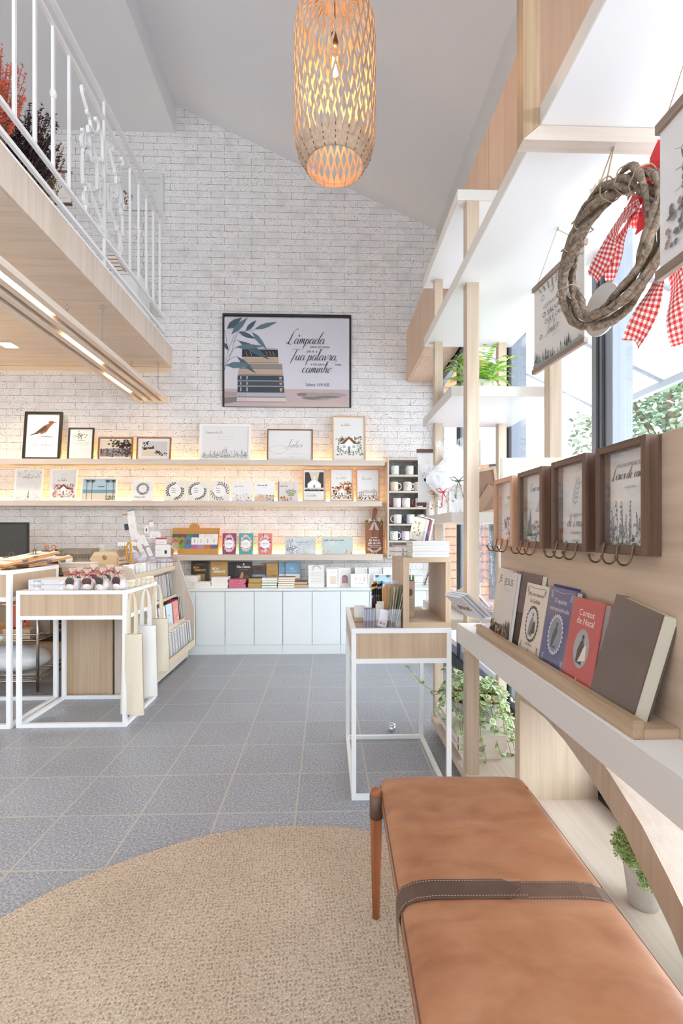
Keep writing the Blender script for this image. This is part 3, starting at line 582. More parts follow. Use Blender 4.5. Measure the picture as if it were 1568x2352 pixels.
# ---- books leaning on the ledge: local x along the cover, -y towards the viewer
def book(w, h, t_, cov, art, label, loc, rz=0, lean=0, group=None, mats=(), pages=PAGES, soft=False, name='book', wrap=False, twist=0):
    b = thing(name, label, 'book', (loc[0], loc[1], loc[2]+t_*sin(lean)), (-lean, twist, rz), group); c = .0025
    cv = MB().box(-w/2, w/2, 0, c, 0, h).box(-w/2, w/2, t_-c, t_, 0, h).box(-w/2, -w/2+c, c, t_-c, 0, h)
    obj('cover', cv, cov, b, bevel=.0006)
    obj('pages', MB().box(-w/2+c, w/2-.003, c, t_-c, .003, h-.003), pages, b)
    if art:
        a = Art(); art(a, w, h); obj('cover_print', a, [cov]+list(mats), b)
    if wrap: obj('shrink_wrap', MB().box(-w/2-.001, w/2+.001, -.003, t_+.001, 0, h+.001), clear('shrink_film', 'FFFFFF', .22, .12), b)
    return b
XB = .632; ZB = ZT+.021
def lbook(y0, y1, h, t_, x0, cov, art, label, lean, mats, **k):
    return book(abs(y0-y1), h, t_, cov, art, label, (x0, (y0+y1)/2, ZB), -pi/2, lean, 'books leaning on the oak ledge', mats, **k)
CREAM = mat('cream_cover', 'D8C8B6', .5); BEI = mat('beige_cover', 'C9B7A6', .5)
def jesus(a, w, h):
    a.text('JESUS', 0, h*.80, w*.26, 1); a.lines(-w*.3, w*.3, h*.74, 2, .006, 2, .0008)
    for i in range(70): x = random.uniform(-w/2+.004, w/2-.004); k = random.random()*abs(x/w*.6+.3); a.P([(x-.004, .004), (x+.005, .004), (x+.002, .02+h*.55*k), (x-.001, .02+h*.5*k)], random.choice([1, 2, 3]))
    a.scatter(-w/2+.004, w/2-.004, .002, h*.2, [3, 1, 4], 60, .006)
JM = [mat('soft_black', '3A332F', .6), mat('taupe_ink', '85776B', .6), mat('dark_taupe', '5A4E47', .6), mat('ember', 'B78A66', .6)]
lbook(1.885, 1.735, .25, .014, XB+.016, CREAM, jesus, 'beige book titled JESUS, rear copy at the far end of the ledge', R(8), JM)
lbook(1.79, 1.655, .246, .014, XB, mat('cream_cover2', 'D3C6BC', .5), jesus, 'beige book titled JESUS with a dark crowd, front copy', R(8), JM)
def us(a, w, h): a.rect(-w/2, w/2, .0, h*.45, 1); a.text('US', .03, h*.35, .05, 2)
lbook(1.68, 1.50, .252, .02, XB+.016, mat('brown_cover', '6B5750', .45), us, 'tall dark brown book behind the JESUS copies', R(8), [mat('dark_brown', '41332E', .5), INK])
def orn(a, w, h, m):
    for sx in (-1, 1):
        for sz in (0, 1):
            x, z = sx*(w/2-.01), (.01 if not sz else h-.01); dz = -1 if sz else 1
            for k in range(4): a.line([(x, z+dz*.002*k), (x-sx*.012, z+dz*(.004+.005*k)), (x-sx*.006*k, z+dz*.022)], .0009, m)
    a.line([(-w/2+.02, h-.008), (0, h-.013), (w/2-.02, h-.008)], .001, m)
def medal(a, z, rx, rz, mr, mi):
    for i in range(26): t = 2*pi*i/26; a.ell(rx*1.12*cos(t), z+rz*1.1*sin(t), .004, .004, mr, 8, y=-(a.k+1)*a.e)
    a.k += 1; a.ell(0, z, rx*1.08, rz*1.06, mr, 32); a.ell(0, z, rx, rz, mi, 32)
def figs(a, z, rx, rz, m1, m2):
    a.P([(-rx*.5, z-rz*.75), (rx*.3, z-rz*.8), (rx*.35, z+.1*rz), (rx*.1, z+rz*.55), (-.2*rx, z+rz*.3), (-.45*rx, z-.1*rz)], m1); a.ell(.08*rx, z+rz*.6, rx*.17, rz*.13, m1, 10)
    a.P([(-rx*.2, z-rz*.7), (rx*.75, z-rz*.5), (rx*.6, z+.3*rz), (.3*rx, z+.1*rz)], m2)
def joel(a, w, h): orn(a, w, h, 1); a.text('Joel, um menino', 0, h*.83, .017, 1); a.text('da Galiléia', 0, h*.73, .017, 1); medal(a, h*.43, .038, .05, 1, 3); figs(a, h*.43, .038, .05, 2, 1); a.text('Lisa Fillous', 0, h*.12, .011, 1); a.leaf(0, h*.03, .012, .006, pi/2, 4)
lbook(1.587, 1.43, .222, .02, XB+.006, CREAM, joel, 'cream book titled Joel, um menino da Galiléia', R(9), [mat('brown_ink', '5B4A40', .6), mat('grey_wash', '8A837E', .6), mat('pale_wash', 'CBC6C0', .6), mat('small_green', '5F8A50', .6)])
def quar(a, w, h): orn(a, w, h, 1); a.text('O quarto', 0, h*.81, .019, 1, bold=.01); a.text('mal-assombrado', 0, h*.71, .017, 1, bold=.01); medal(a, h*.42, .036, .05, 1, 2); figs(a, h*.42, .036, .05, 3, 2); a.leaf(0, h*.03, .012, .008, pi/2, 4)
QM = [mat('pale_lilac', 'D9D6E2', .5), mat('grey_print', '92939A', .5), mat('dark_print', '54555C', .5), mat('orange_mark', 'D9824A', .5)]
lbook(1.45, 1.30, .232, .02, XB+.028, mat('royal_blue', '27306B', .4), lambda a, w, h: (orn(a, w, h, 1), a.text('A', -.052, h*.78, .03, 1)), 'royal blue book with white corner flourishes, mostly hidden', R(9), QM)
lbook(1.425, 1.275, .228, .02, XB+.004, mat('slate_lilac', '5A5A80', .4), quar, 'slate blue film-wrapped book titled O quarto mal-assombrado', R(10), QM, wrap=True)
def contos(a, w, h): a.text('Contos', 0, h*.80, .024, 1, bold=.01); a.text('de Natal', 0, h*.70, .024, 1, bold=.01); a.ell(0, h*.42, .035, .05, 2, 32); figs(a, h*.42, .035, .05, 3, 1); a.leaf(0, h*.03, .012, .009, pi/2, 1)
lbook(1.275, 1.13, .217, .018, XB-.001, mat('coral_red', 'C4524E', .4), contos, 'red film-wrapped book titled Contos de Natal', R(10), [mat('pale_pink', 'F1DDD3', .5), mat('silver_print', 'A9A6A3', .5), mat('black_print', '3B3535', .5)], wrap=True)
bb = lbook(1.125, .967, .235, .036, XB-.006, mat('brown_leather', '5F4C43', .32), None, 'large brown leather-bound book in clear film, nearest on the ledge', R(11), [], wrap=True, pages=mat('cream_pages', 'E6E0CB', .7), twist=R(8))
# ================================================================== leather bench and rug
LEA = leather('tan_leather', '965F40', 'AF7854', 'BE8B69'); LEAD = leather('tan_leather_side', '8F5638', 'A86A48', 'B87B58'); STR = leather('brown_strap', '5A4237', '6B5245', '7C6353', .3, .5)
STR2 = leather('brown_strap_dark', '4E382E', '5D463A', '6E5648', .3, .5); TEAK = wood('teak_z', 'A9663F', '8A4F2F', 'z', 1.5, .4)
BX0, BX1, BY0, BY1, BZ = .172, .632, .05, 1.545, .414
t = thing('leather_bench', 'tan leather bench with a brown strap and tapered wooden legs, in the foreground', 'bench', (0, 0, 0))
def rrect(x0, x1, y0, y1, r, n=6):
    o = []
    for cx, cy, a in ((x1-r, y1-r, 0), (x0+r, y1-r, pi/2), (x0+r, y0+r, pi), (x1-r, y0+r, 1.5*pi)):
        o += [(cx+r*cos(a+pi/2*i/n), cy+r*sin(a+pi/2*i/n)) for i in range(n+1)]
    return o
def cushion(x, y):
    u = (x-(BX0+BX1)/2)/((BX1-BX0)/2); v = (y-(BY0+BY1)/2)/((BY1-BY0)/2)
    e = max(0, 1-abs(u)**6)*max(0, 1-abs(v)**22); z = BZ-.028+.028*e**.5
    z += .0035*mnoise.noise(Vector((x*5, y*11, 0)))*e+.004*mnoise.noise(Vector((x*2.2+5, y*7+x*6, 3)))*e
    d = abs(y-1.03); z -= .007*math.exp(-(d/.03)**2)
    return z
cu = MB(); NX, NY = 44, 120
def sq(u, v):   # square grid pulled into a rounded rectangle
    x = (BX0+BX1)/2+(u*2-1)*(BX1-BX0)/2; y = BY0+(BY1-BY0)*v; r = .05
    for cx, cy, sx, sy in ((BX0+r, BY1-r, -1, 1), (BX1-r, BY1-r, 1, 1), (BX0+r, BY0+r, -1, -1), (BX1-r, BY0+r, 1, -1)):
        dx, dy = (x-cx)*sx, (y-cy)*sy
        if dx > 0 and dy > 0: m = max(dx, dy); L = math.hypot(dx, dy); x, y = cx+sx*dx*m/L, cy+sy*dy*m/L
    return x, y
def cp(u, v):
    x, y = sq(u, v); return (x, y, cushion(x, y))
cu.grid(cp, NX, NY)
ed = rrect(BX0, BX1, BY0, BY1, .05, 8)
def ring(o, pts, z, k=0): return [((x-(BX0+BX1)/2)*(1+k)+(BX0+BX1)/2, (y-(BY0+BY1)/2)*(1+k*.3)+(BY0+BY1)/2, z) for x, y in pts]
nn = len(ed); vs = ring(0, ed, BZ-.028)+ring(0, ed, BZ-.034, .012)+ring(0, ed, BZ-.060, .012)+ring(0, ed, BZ-.066, 0)
cu.add(vs, [(i*nn+j, i*nn+(j+1) % nn, (i+1)*nn+(j+1) % nn, (i+1)*nn+j) for i in range(3) for j in range(nn)]+[tuple(3*nn+j for j in range(nn))], 0, True)
obj('cushion', cu, LEA, t)
for z in (BZ-.030, BZ-.064): obj('piping', MB().tube([(x, y, z) for x, y in rrect(BX0-.001, BX1+.001, BY0-.001, BY1+.001, .05, 8)], .0022, 6, closed=True), STR, t)
fr = MB(); 
for x in (BX0+.012, BX1-.03): fr.box(x, x+.018, BY0+.04, BY1-.04, BZ-.105, BZ-.068)
fr.box(BX0+.012, BX1-.012, BY0+.03, BY0+.05, BZ-.105, BZ-.068).box(BX0+.012, BX1-.012, BY1-.05, BY1-.03, BZ-.105, BZ-.068)
obj('frame', fr, wood('teak_y', 'B07048', '94583A', 'y', 1.5, .4), t, bevel=.003)
for sx, sy in ((-1, 1), (1, 1), (-1, -1), (1, -1)):
    x = BX0-.018 if sx < 0 else BX1-.022; y = BY1-.075 if sy > 0 else BY0+.08
    lg = obj('leg', MB().lathe([(0, BZ-.010), (.010, BZ-.0105), (.0165, BZ-.018), (.0185, BZ-.03), (.0185, BZ-.1), (.0165, .2), (.011, 0), (0, 0)], 20), TEAK, t, loc=(x, y, 0.0), rot=(sy*R(1.2), 0, 0))
    obj('leather_cuff', MB().lathe([(.0187, BZ-.10), (.0205, BZ-.10), (.0205, BZ-.03), (.0187, BZ-.03)], 20), STR, lg)
def strap(y0, nm_='strap', tip=True):
    m = MB(); w = .052
    prof = [(BX0-.006, BZ-.11), (BX0-.0075, BZ-.06), (BX0-.005, BZ-.036), (BX0+.006, BZ-.020), (BX0+.03, BZ-.0085)]+[(BX0+.03+(BX1-BX0-.06)*i/10, BZ-.0035) for i in range(1, 10)]+[(BX1-.03, BZ-.0085), (BX1-.006, BZ-.020), (BX1+.005, BZ-.036), (BX1+.0075, BZ-.06), (BX1+.006, BZ-.11)]
    for k, (z_, a, b) in enumerate(((0, 0, len(prof)),)):
        pp = prof[a:b]; n = len(pp); V = []
        for x, z in pp: V += [(x, y0-w/2, z), (x, y0+w/2, z), (x, y0-w/2, z-.003), (x, y0+w/2, z-.003)]
        fs = []
        for i in range(n-1): o = 4*i; fs += [(o, o+1, o+5, o+4), (o+2, o+6, o+7, o+3), (o, o+4, o+6, o+2), (o+1, o+3, o+7, o+5)]
        m.add(V, fs)
    s = obj(nm_, m, STR, t)
    L = [(x, z+.005) for x, z in prof if x < BX0+.25]; V = []
    for x, z in L: V += [(x, y0-w/2-.001, z), (x, y0+w/2+.001, z)]
    k = len(L)-1; fs = [(2*i, 2*i+1, 2*i+3, 2*i+2) for i in range(k)]; V += [(L[-1][0]+.03, y0, L[-1][1])]; fs += [(2*k, 2*k+1, 2*k+2)]
    V += [(a, b, c-.0028) for a, b, c in V]; q = len(V)//2; fs += [tuple(i+q for i in f)[::-1] for f in fs]+[(2*i, 2*i+2, 2*i+2+q, 2*i+q) for i in range(k)]+[(2*k, 2*k+2, 2*k+2+q, 2*k+q), (2*k+2, 2*k+1, 2*k+1+q, 2*k+2+q)]
    m2 = MB(); m2.add(V, fs); obj('strap_tip', m2, STR2, s)
    st_ = MB()
    for sg in (-1, 1):
        for i in range(len(prof)-1):
            (x0, z0), (x1, z1) = prof[i], prof[i+1]; n = max(1, int(math.hypot(x1-x0, z1-z0)/.006)); up = .0056 if x0 < BX0+.24 else .0006
            for j in range(n): a = (j+.15)/n; b = (j+.75)/n; st_.bar((x0+(x1-x0)*a, y0+sg*(w/2-.004), z0+(z1-z0)*a+up), (x0+(x1-x0)*b, y0+sg*(w/2-.004), z0+(z1-z0)*b+up), .0008)
    obj('stitching', st_, mat('thread', 'B9A48E', .8), s)
strap(1.03); strap(.42)
t.rotation_euler = (0, 0, R(-1.3)); t.location = (-.035, .012, .0115)
# round rug
rg = MB(); rim = []
for i in range(180):
    a = 2*pi*i/180; r = 1.04+.006*sin(5*a+.7)+.004*sin(11*a); rim.append((min(.775, r*cos(a)), r*sin(a)))
n = len(rim); rg.add([(x, y, 0) for x, y in rim]+[(x, y, .007) for x, y in rim]+[(x*.993, y*.993, .011) for x, y in rim],
    [(i+k*n, (i+1) % n+k*n, (i+1) % n+(k+1)*n, i+(k+1)*n) for k in (0, 1) for i in range(n)]+[tuple(2*n+i for i in range(n))])
tag(obj('round_rug', rg, rugmat(), loc=(-.15, .915, .0005)), 'large round beige woven jute rug on the grey tiles', 'rug')
# ================================================================== brick wall: shelves, frames, cupboards
YF, YB = 4.85, WY-.002                      # shelf fronts and wall face
LED = mat('led_strip', 'FFD27A', .5, emit=55)
def wshelf(x0, x1, yt, yb, lab, leds=True):
    z1, z0 = zz(640, yt, YF), zz(640, yb, YF)
    t = thing('wall_shelf', lab, 'shelf', (x0, YF, z0), 0, 'wood shelves on the brick wall'); h = z1-z0
    obj('board', MB().box(0, x1-x0, 0, YB-YF, 0, h), ASX, t, bevel=.001)
    if leds: obj('light_strip', MB().box(.02, x1-x0-.02, YB-YF-.014, YB-YF-.002, h, h+.004), LED, t)
    return z1
Z1 = wshelf(-5.1, xx(883, YF), 1056, 1068.5, 'highest wood shelf on the brick wall, glowing along its back')
Z2 = wshelf(-5.1, xx(877, YF), 1150.5, 1162.5, 'middle wood shelf on the brick wall, glowing along its back')
Z3 = wshelf(xx(397, YF), xx(879, YF), 1273.5, 1287, 'lowest wood shelf on the brick wall, holding the plaques and flowered books')
def pic(p0, p1, yt, Zs, wd, art, label, mats, bw=.018, d=.018, lean=R(6), group=None, Y=4.93, glass=False, name='framed_print', cat='picture', bmat=None, mount=None, back=PAPER, botk=1):
    """framed print standing on a shelf: pixel columns of its sides and pixel row of its top"""
    x0, x1 = xx(p0, Y), xx(p1, Y); h = zz((p0+p1)/2, yt, Y+.02)-Zs; w = x1-x0; Zs += .0005
    t = thing(name, label, cat, ((x0+x1)/2, Y, Zs), (-lean, 0, 0), group)
    obj('frame', MB().prism([(-w/2, 0), (-w/2+bw, bw), (-w/2+bw, h-bw), (-w/2, h)], 0, d, 'y').prism([(w/2, 0), (w/2, h), (w/2-bw, h-bw), (w/2-bw, bw)], 0, d, 'y')
        .prism([(-w/2, 0), (w/2, 0), (w/2-bw, bw), (-w/2+bw, bw)], 0, d, 'y').prism([(-w/2, h), (-w/2+bw, h-bw), (w/2-bw, h-bw), (w/2, h)], 0, d, 'y'), wd, t, bevel=.0008)
    a = Art(); a.box(-w/2+bw-.001, w/2-bw+.001, d*.5, d*.9, bw-.001, h-bw+.001); n0 = len(a.v)
    art(a, w-2*bw, h-2*bw); a.v = a.v[:n0]+[(x, y+d*.5, z+bw) for x, y, z in a.v[n0:]]
    obj('print', a, [back]+list(mats), t)
    if glass: obj('glass', MB().box(-w/2+bw, w/2-bw, d*.2, d*.26, bw, h-bw), clear('picture_glass'), t)
    return t
def tile(p0, p1, yt, Zs, face, art, label, mats, group=None, Y=4.93, d=.006, lean=R(8), name='printed_plaque', cat='plaque', feet=True):
    x0, x1 = xx(p0, Y), xx(p1, Y); h = zz((p0+p1)/2, yt, Y+.02)-Zs; w = x1-x0
    t = thing(name, label, cat, ((x0+x1)/2, Y, Zs+.0005), (-lean, 0, 0), group)
    obj('panel', MB().box(-w/2, w/2, 0, d, 0, h), face, t, bevel=.0015)
    a = Art(); art(a, w, h); obj('print', a, [face]+list(mats), t)
    return t
# colours used by the prints, always in this order: 1 ink 2 grey 3 green 4 lilac 5 rust 6 pale grey 7 dark 8 sky 9 sand 10 orange 11 deep green 12 white 13 pink
CO = [mat('p_ink', '34333A', .7), mat('p_grey', '8B888C', .7), mat('p_green', '8C9A72', .7), mat('p_lilac', '8D86A8', .7), mat('p_rust', '8A5038', .7), mat('p_pale', 'C9C6C6', .7), mat('p_dark', '463C37', .7),
      mat('p_sky', 'B7CFD8', .7), mat('p_sand', 'DCCDB8', .7), mat('p_orange', 'DE9A62', .7), mat('p_deep', '3F5148', .7), mat('p_white', 'F6F4F1', .7), mat('p_pink', 'D98C93', .7)]
BLF = mat('black_frame', '2A2624', .4); CHE = wood('cherry', '9A6038', '77431F', 'z', 2, .35); PIN = wood('pine', 'D9B48C', 'C4976B', 'z', 2); WHF = mat('white_frame', 'F2F1EF', .4); CHN = wood('chestnut', '8C5C3E', '6B3F28', 'x', 2)
GT, GM_, = 'frames on the highest wood shelf', 'frames on the middle wood shelf'
def bird(a, w, h):
    a.line([(-w*.28, h*.78), (0, h*.92), (w*.3, h*.78), (w*.3, h*.55)], .001, 6, k=1); a.scatter(-w*.25, w*.25, h*.55, h*.8, [6], 16, .003)
    a.P([(-w*.44, h*.50), (-w*.1, h*.62), (w*.02, h*.6), (0, h*.54), (-w*.1, h*.56)], 1)
    a.P([(-w*.22, h*.585), (w*.02, h*.74), (w*.2, h*.80), (w*.30, h*.83), (w*.31, h*.79), (w*.2, h*.70), (w*.1, h*.58), (-w*.05, h*.55)], 5); a.P([(-w*.2, h*.585), (w*.08, h*.74), (w*.14, h*.68), (w*.0, h*.6)], 7)
    a.ell(w*.24, h*.815, w*.09, h*.035, 5, 14); a.P([(w*.3, h*.83), (w*.44, h*.82), (w*.3, h*.805)], 7); a.ell(w*.25, h*.825, .002, .002, 7, 8)
    for x in (w*.06, w*.1): a.line([(x, h*.57), (x+.002, h*.49)], .0015, 7)
    a.P([(-w*.2, h*.48), (w*.3, h*.47), (w*.35, h*.48), (w*.1, h*.495)], 2); a.script('Não temas', -w*.34, h*.26, .026, 2, .05); a.text('AQUELE QUE TE CHAMA', 0, h*.18, .011, 2); a.text('É FIEL', 0, h*.09, .006, 6)
def treep(a, w, h):
    for k in range(26): a.ell(random.gauss(0, w*.12), h*.78+random.gauss(0, h*.045), .007, .006, random.choice([3, 11, 2, 3]), 8, .3, y=-(a.k+1+k*.2)*a.e)
    a.k += 8; a.P([(-.002, h*.64), (.002, h*.64), (.0035, h*.77), (-.0035, h*.77)], 5); a.ell(0, h*.625, w*.22, .003, 3, 14); a.lines(-w*.4, w*.4, h*.55, 4, .009, 2); a.lines(-w*.42, w*.42, h*.35, 7, .010, 6)
def olives(a, w, h):
    a.rect(-w*.48, w*.48, h*.12, h*.94, 9); a.P([(-w*.48, h*.5), (w*.48, h*.55), (w*.48, h*.12), (-w*.48, h*.12)], 2); a.scatter(-w*.48, w*.48, h*.14, h*.5, [7, 5, 7], 70, .010)
    for x, z, n in ((w*.18, h*.68, 34), (w*.38, h*.72, 26), (0, h*.74, 18)):
        for k in range(n): a.ell(min(w*.46, x+random.gauss(0, w*.09)), min(h*.92, z+random.gauss(0, h*.10)), .011, .009, 7, 8, .3, y=-(a.k+1)*a.e)
        a.k += 1
    for x in (w*.2, w*.36): a.line([(x, h*.2), (x+.006, h*.45), (x-.004, h*.65)], .006, 7)
def coast(a, w, h):
    a.rect(-w*.38, w*.42, h*.16, h*.86, 6); a.P([(-w*.38, h*.16), (w*.36, h*.16), (w*.15, h*.38), (-w*.1, h*.55), (-w*.38, h*.68)], 9)
    for x, z, n in ((-w*.25, h*.78, 16), (-w*.08, h*.55, 16), (-w*.28, h*.5, 14), (w*.14, h*.34, 14), (w*.26, h*.27, 8)):
        for k in range(n): a.ell(x+random.gauss(0, w*.045), min(h*.85, z+random.gauss(0, h*.04)), .008, .006, 7, 8, .3, y=-(a.k+1)*a.e)
        a.k += 1
    a.line([(-w*.3, h*.45), (-w*.27, h*.75)], .004, 7)
def meadow(a, w, h):
    a.script('Lançando sobre Ele', -w*.42, h*.78, .0115, 2, .07); a.text('TODA A VOSSA ANSIEDADE', 0, h*.66, .0125, 6); a.text('PORQUE ELE TEM CUIDADO DE VÓS', 0, h*.585, .0105, 6)
    for i in range(46):
        x = random.uniform(-w*.47, w*.47); q = random.uniform(.08, .26)+(.12 if abs(x) < .02 else 0); a.line([(x, h*.02), (x+random.uniform(-.006, .006), h*q)], .0008, random.choice([2, 3]))
        for j in range(4): a.ell(x+random.uniform(-.006, .006), h*q*(.65+.12*j), .0035, .004, random.choice([4, 4, 2, 6]), 6, .4, y=-a.k*a.e)
    a.scatter(-w*.48, w*.48, h*.01, h*.12, [3, 2, 6, 9], 130, .005)
def senhor(a, w, h):
    for z in (.2, .4, .6, .8): a.rect(-w*.48, w*.48, h*z, h*z+.0008, 6)
    a.text('GRANDES COISAS FEZ O', .01, h*.67, .009, 6, shear=.1); a.script('Senhor', -w*.08, h*.42, .031, 1, .08); a.line([(-w*.02, h*.40), (-w*.2, h*.22), (-w*.4, h*.26), (-w*.47, h*.38), (-w*.3, h*.50), (-w*.1, h*.46)], .0018, 2)
    a.text('POR NÓS, POR ISSO', w*.12, h*.31, .013, 6); a.text('ESTAMOS ALEGRES', w*.12, h*.21, .014, 6); a.text('SALMO 126:3', w*.05, h*.09, .008, 2)
def house(a, w, h, z0, s, roof, wall=12, trees=True, cols=(3, 5, 11)):
    if trees: a.scatter(-w*.42, w*.42, z0-h*.02, z0+s*1.15, list(cols), 150, .010, .4, .8)
    a.rect(-s*.62, s*.62, z0, z0+s*.62, wall); a.P([(-s*.75, z0+s*.55), (0, z0+s*1.2), (s*.75, z0+s*.55)], roof); a.P([(-s*.45, z0+s*.5), (0, z0+s*.98), (s*.45, z0+s*.5)], wall)
    a.rect(s*.3, s*.42, z0+s*.9, z0+s*1.3, wall); a.rect(-s*.1, s*.1, z0, z0+s*.36, 2)
    for x in (-.4, .4): a.rect(s*x-s*.1, s*x+s*.1, z0+s*.22, z0+s*.44, 7); a.rect(s*x-s*.08, s*x+s*.08, z0+s*.24, z0+s*.42, 8)
    a.scatter(-w*.45, w*.45, z0-h*.10, z0+h*.02, list(cols)+[12, 9], 150, .007)
def cottage(a, w, h): a.script('no Senhor', -w*.26, h*.80, .013, 1, .07); a.lines(-w*.25, w*.25, h*.74, 1, .01, 6); a.k += 1; house(a, w, h, h*.22, w*.40, 5, cols=(3, 11, 2, 9))
pic(49.5, 136.5, 943, Z1, BLF, bird, 'black framed print of a brown bird on a branch, largest of the shelf', CO, .026, .022, group=GT)
pic(153, 212, 981, Z1, BLF, treep, 'small black framed print of a little green tree over text', CO, .014, .018, group=GT)
pic(223, 303, 1003.5, Z1, CHE, olives, 'brown framed sepia photograph of olive trees filling the picture', CO, .014, .018, group=GT)
pic(312, 391, 1003.5, Z1, CHE, coast, 'brown framed sepia photograph of pines over a coast, with wide white margin', CO, .012, .018, group=GT)
pic(456, 575, 972, Z1, WHF, meadow, 'wide white framed print of a lilac meadow with script above', CO, .024, .02, group=GT)
pic(612.5, 718, 984.5, Z1, CHN, senhor, 'brown framed print with the single large cursive word Senhor', CO, .012, .02, group=GT)
pic(763, 840, 953, Z1, PIN, cottage, 'light pine framed watercolour of a white cottage, at the right end of the shelf', CO, .014, .02, group=GT)
# middle shelf
def tent(a, w, h): a.scatter(-w*.48, w*.48, h*.74, h*.98, [9, 3, 6], 60, .006); a.ell(0, h*.9, .003, .003, 7, 8); a.script('Senhor e Grande', -w*.26, h*.72, .008, 2, .06); a.line([(-w*.4, h*.5), (0, h*.58), (w*.3, h*.52), (w*.3, h*.35)], .0009, 2); a.P([(-.011, h*.07), (.012, h*.07), (.002, h*.34)], 2); a.P([(-.003, h*.07), (.005, h*.07), (.001, h*.22)], 7); a.scatter(-w*.48, w*.48, h*.02, h*.2, [9, 2, 6], 60, .005)
def villa(a, w, h): a.text('EU E A MINHA CASA', 0, h*.86, .008, 2); a.text('SERVIREMOS', 0, h*.77, .008, 2); a.script('ao Senhor', -w*.26, h*.64, .012, 1, .06); house(a, w, h, h*.20, w*.36, 5, cols=(5, 9, 13))
def beach(a, w, h):
    a.rect(-w*.5, w*.5, h*.48, h, 8); a.rect(-w*.5, w*.5, h*.33, h*.50, 14); a.rect(-w*.5, w*.5, 0, h*.33, 9)
    for x in (-w*.38, -w*.22, w*.22, w*.42): a.rect(x-.003, x+.003, 0, h*.97, 5)
    for x0 in (-w*.35, -w*.2, w*.25, w*.42):
        for k in range(9): t = pi+pi*k/8; a.leaf(x0, h*.95, .035, .007, t, 11)
    a.scatter(w*.2, w*.49, 0, h*.2, [3, 11, 5], 40, .006); a.script('Lançando', -.01, h*.62, .008, 1, .07)
CO.append(mat('p_sea', '6A9DB0', .6))
def wrth(a, w, h): a.wreath(0, h*.62, w*.26, 2, 46, .35); a.wreath(0, h*.62, w*.23, 1, 40, .3); a.script('Ainda que eu andasse', -w*.36, h*.18, .0065, 2, .06)
def circ(kind):
    def f(a, w, h):
        a.ell(0, h*.5, w*.30, w*.30, 12, 36)
        for k in range(3): a.script(('Tudo posso', 'naquele que', 'me fortalece')[k], -w*.17, h*(.62-.10*k), .0052, 2, .05)
        a.lines(-w*.15, w*.15, h*.30, 2, .008, 6, .0008)
        if kind == 0: a.wreath(0, h*.5, w*.35, 11, 16, .34, pi*.45, pi*1.2, .6); a.wreath(0, h*.5, w*.35, 11, 14, .34, -pi*.55, pi*.12, .6)
        if kind == 1: a.wreath(0, h*.5, w*.35, 11, 18, .30, pi*.4, pi*1.15, .6); a.wreath(0, h*.5, w*.36, 11, 18, .26, -pi*.6, pi*.1, .6)
        if kind == 2: a.wreath(0, h*.5, w*.36, 1, 13, .45, pi*.95, pi*1.6, .25); a.wreath(0, h*.5, w*.36, 1, 14, .45, -pi*.15, pi*.55, .25)
    return f
GOLD = mat('tile_cream', 'EFE9DF', .4); TW = mat('tile_white', 'F0EEEC', .4)
pic(30, 94, 1075.5, Z2, WHF, tent, 'white framed print of a small tent under pale leaves', CO, .011, .02, group=GM_, Y=4.92)
pic(112.5, 173, 1077, Z2, WHF, villa, 'white framed print of a white house between autumn bushes', CO, .011, .02, group=GM_, Y=4.92)
pic(185, 266, 1097.5, Z2, WHF, beach, 'white framed beach scene with palm trunks and blue sea', CO, .010, .02, group=GM_, Y=4.92)
GP = 'square plaques on the middle wood shelf'
tile(302, 351, 1105, Z2, TW, wrth, 'square white tile with a blue grey wreath, standing alone', CO, GP)
for i, (a_, b_) in enumerate(((375.5, 426), (427, 477.5), (478.5, 528))):
    tile(a_, b_, 1104, Z2, GOLD, circ(i), ('cream plaque with small rounded leaves in two arcs, leftmost of three', 'cream plaque with a leafy ring, middle of three alike', 'cream plaque with slender willow leaves, rightmost of three')[i], CO, GP)
def jc(a, w, h): a.script('Jesus Cristo', -w*.38, h*.72, .011, 2, .05); a.lines(-w*.2, w*.2, h*.56, 1, .01, 6); a.scatter(-w*.46, w*.46, h*.02, h*.40, [2, 9, 5, 6], 90, .0045, .4, 1.6)
def qf(a, w, h): a.script('Quem vê um Filho', -w*.36, h*.78, .0082, 1, .08); a.text('VÊ O PAI', 0, h*.68, .008, 2); a.P([(-w*.49, 0), (w*.49, 0), (w*.49, h*.34), (w*.1, h*.28), (-w*.2, h*.36), (-w*.49, h*.22)], 9); a.scatter(-w*.4, w*.1, h*.02, h*.35, [10, 9], 40, .006); a.scatter(w*.1, w*.48, h*.02, h*.3, [2, 1, 6], 50, .005)
def fl_(a, w, h):
    a.rect(-w*.49, -w*.42, 0, h, 2); a.rect(-w*.1, -w*.08, h*.4, h, 6); a.rect(w*.28, w*.30, h*.3, h, 6); a.script('plano de Deus', -w*.36, h*.75, .007, 1, .06)
    for k in range(4): a.sprig(w*.15, h*.2, h*.35, pi/2+(k-1.5)*.4, 3, n=3, lw=.6)
    a.ell(w*.15, h*.14, .011, .016, 13, 14); a.scatter(-w*.35, 0, h*.03, h*.22, [10, 10, 5], 26, .008)
tile(531, 580, 1105.5, Z2, TW, jc, 'square white plaque reading Jesus Cristo above tiny flowers', CO, GP)
tile(583, 630, 1105.5, Z2, TW, qf, 'square plaque with brown grasses under dark script', CO, GP)
tile(637, 685, 1105.5, Z2, mat('tile_mauve', 'DFD5D0', .5), fl_, 'square plaque with a flower vase and oranges by a window', CO, GP)
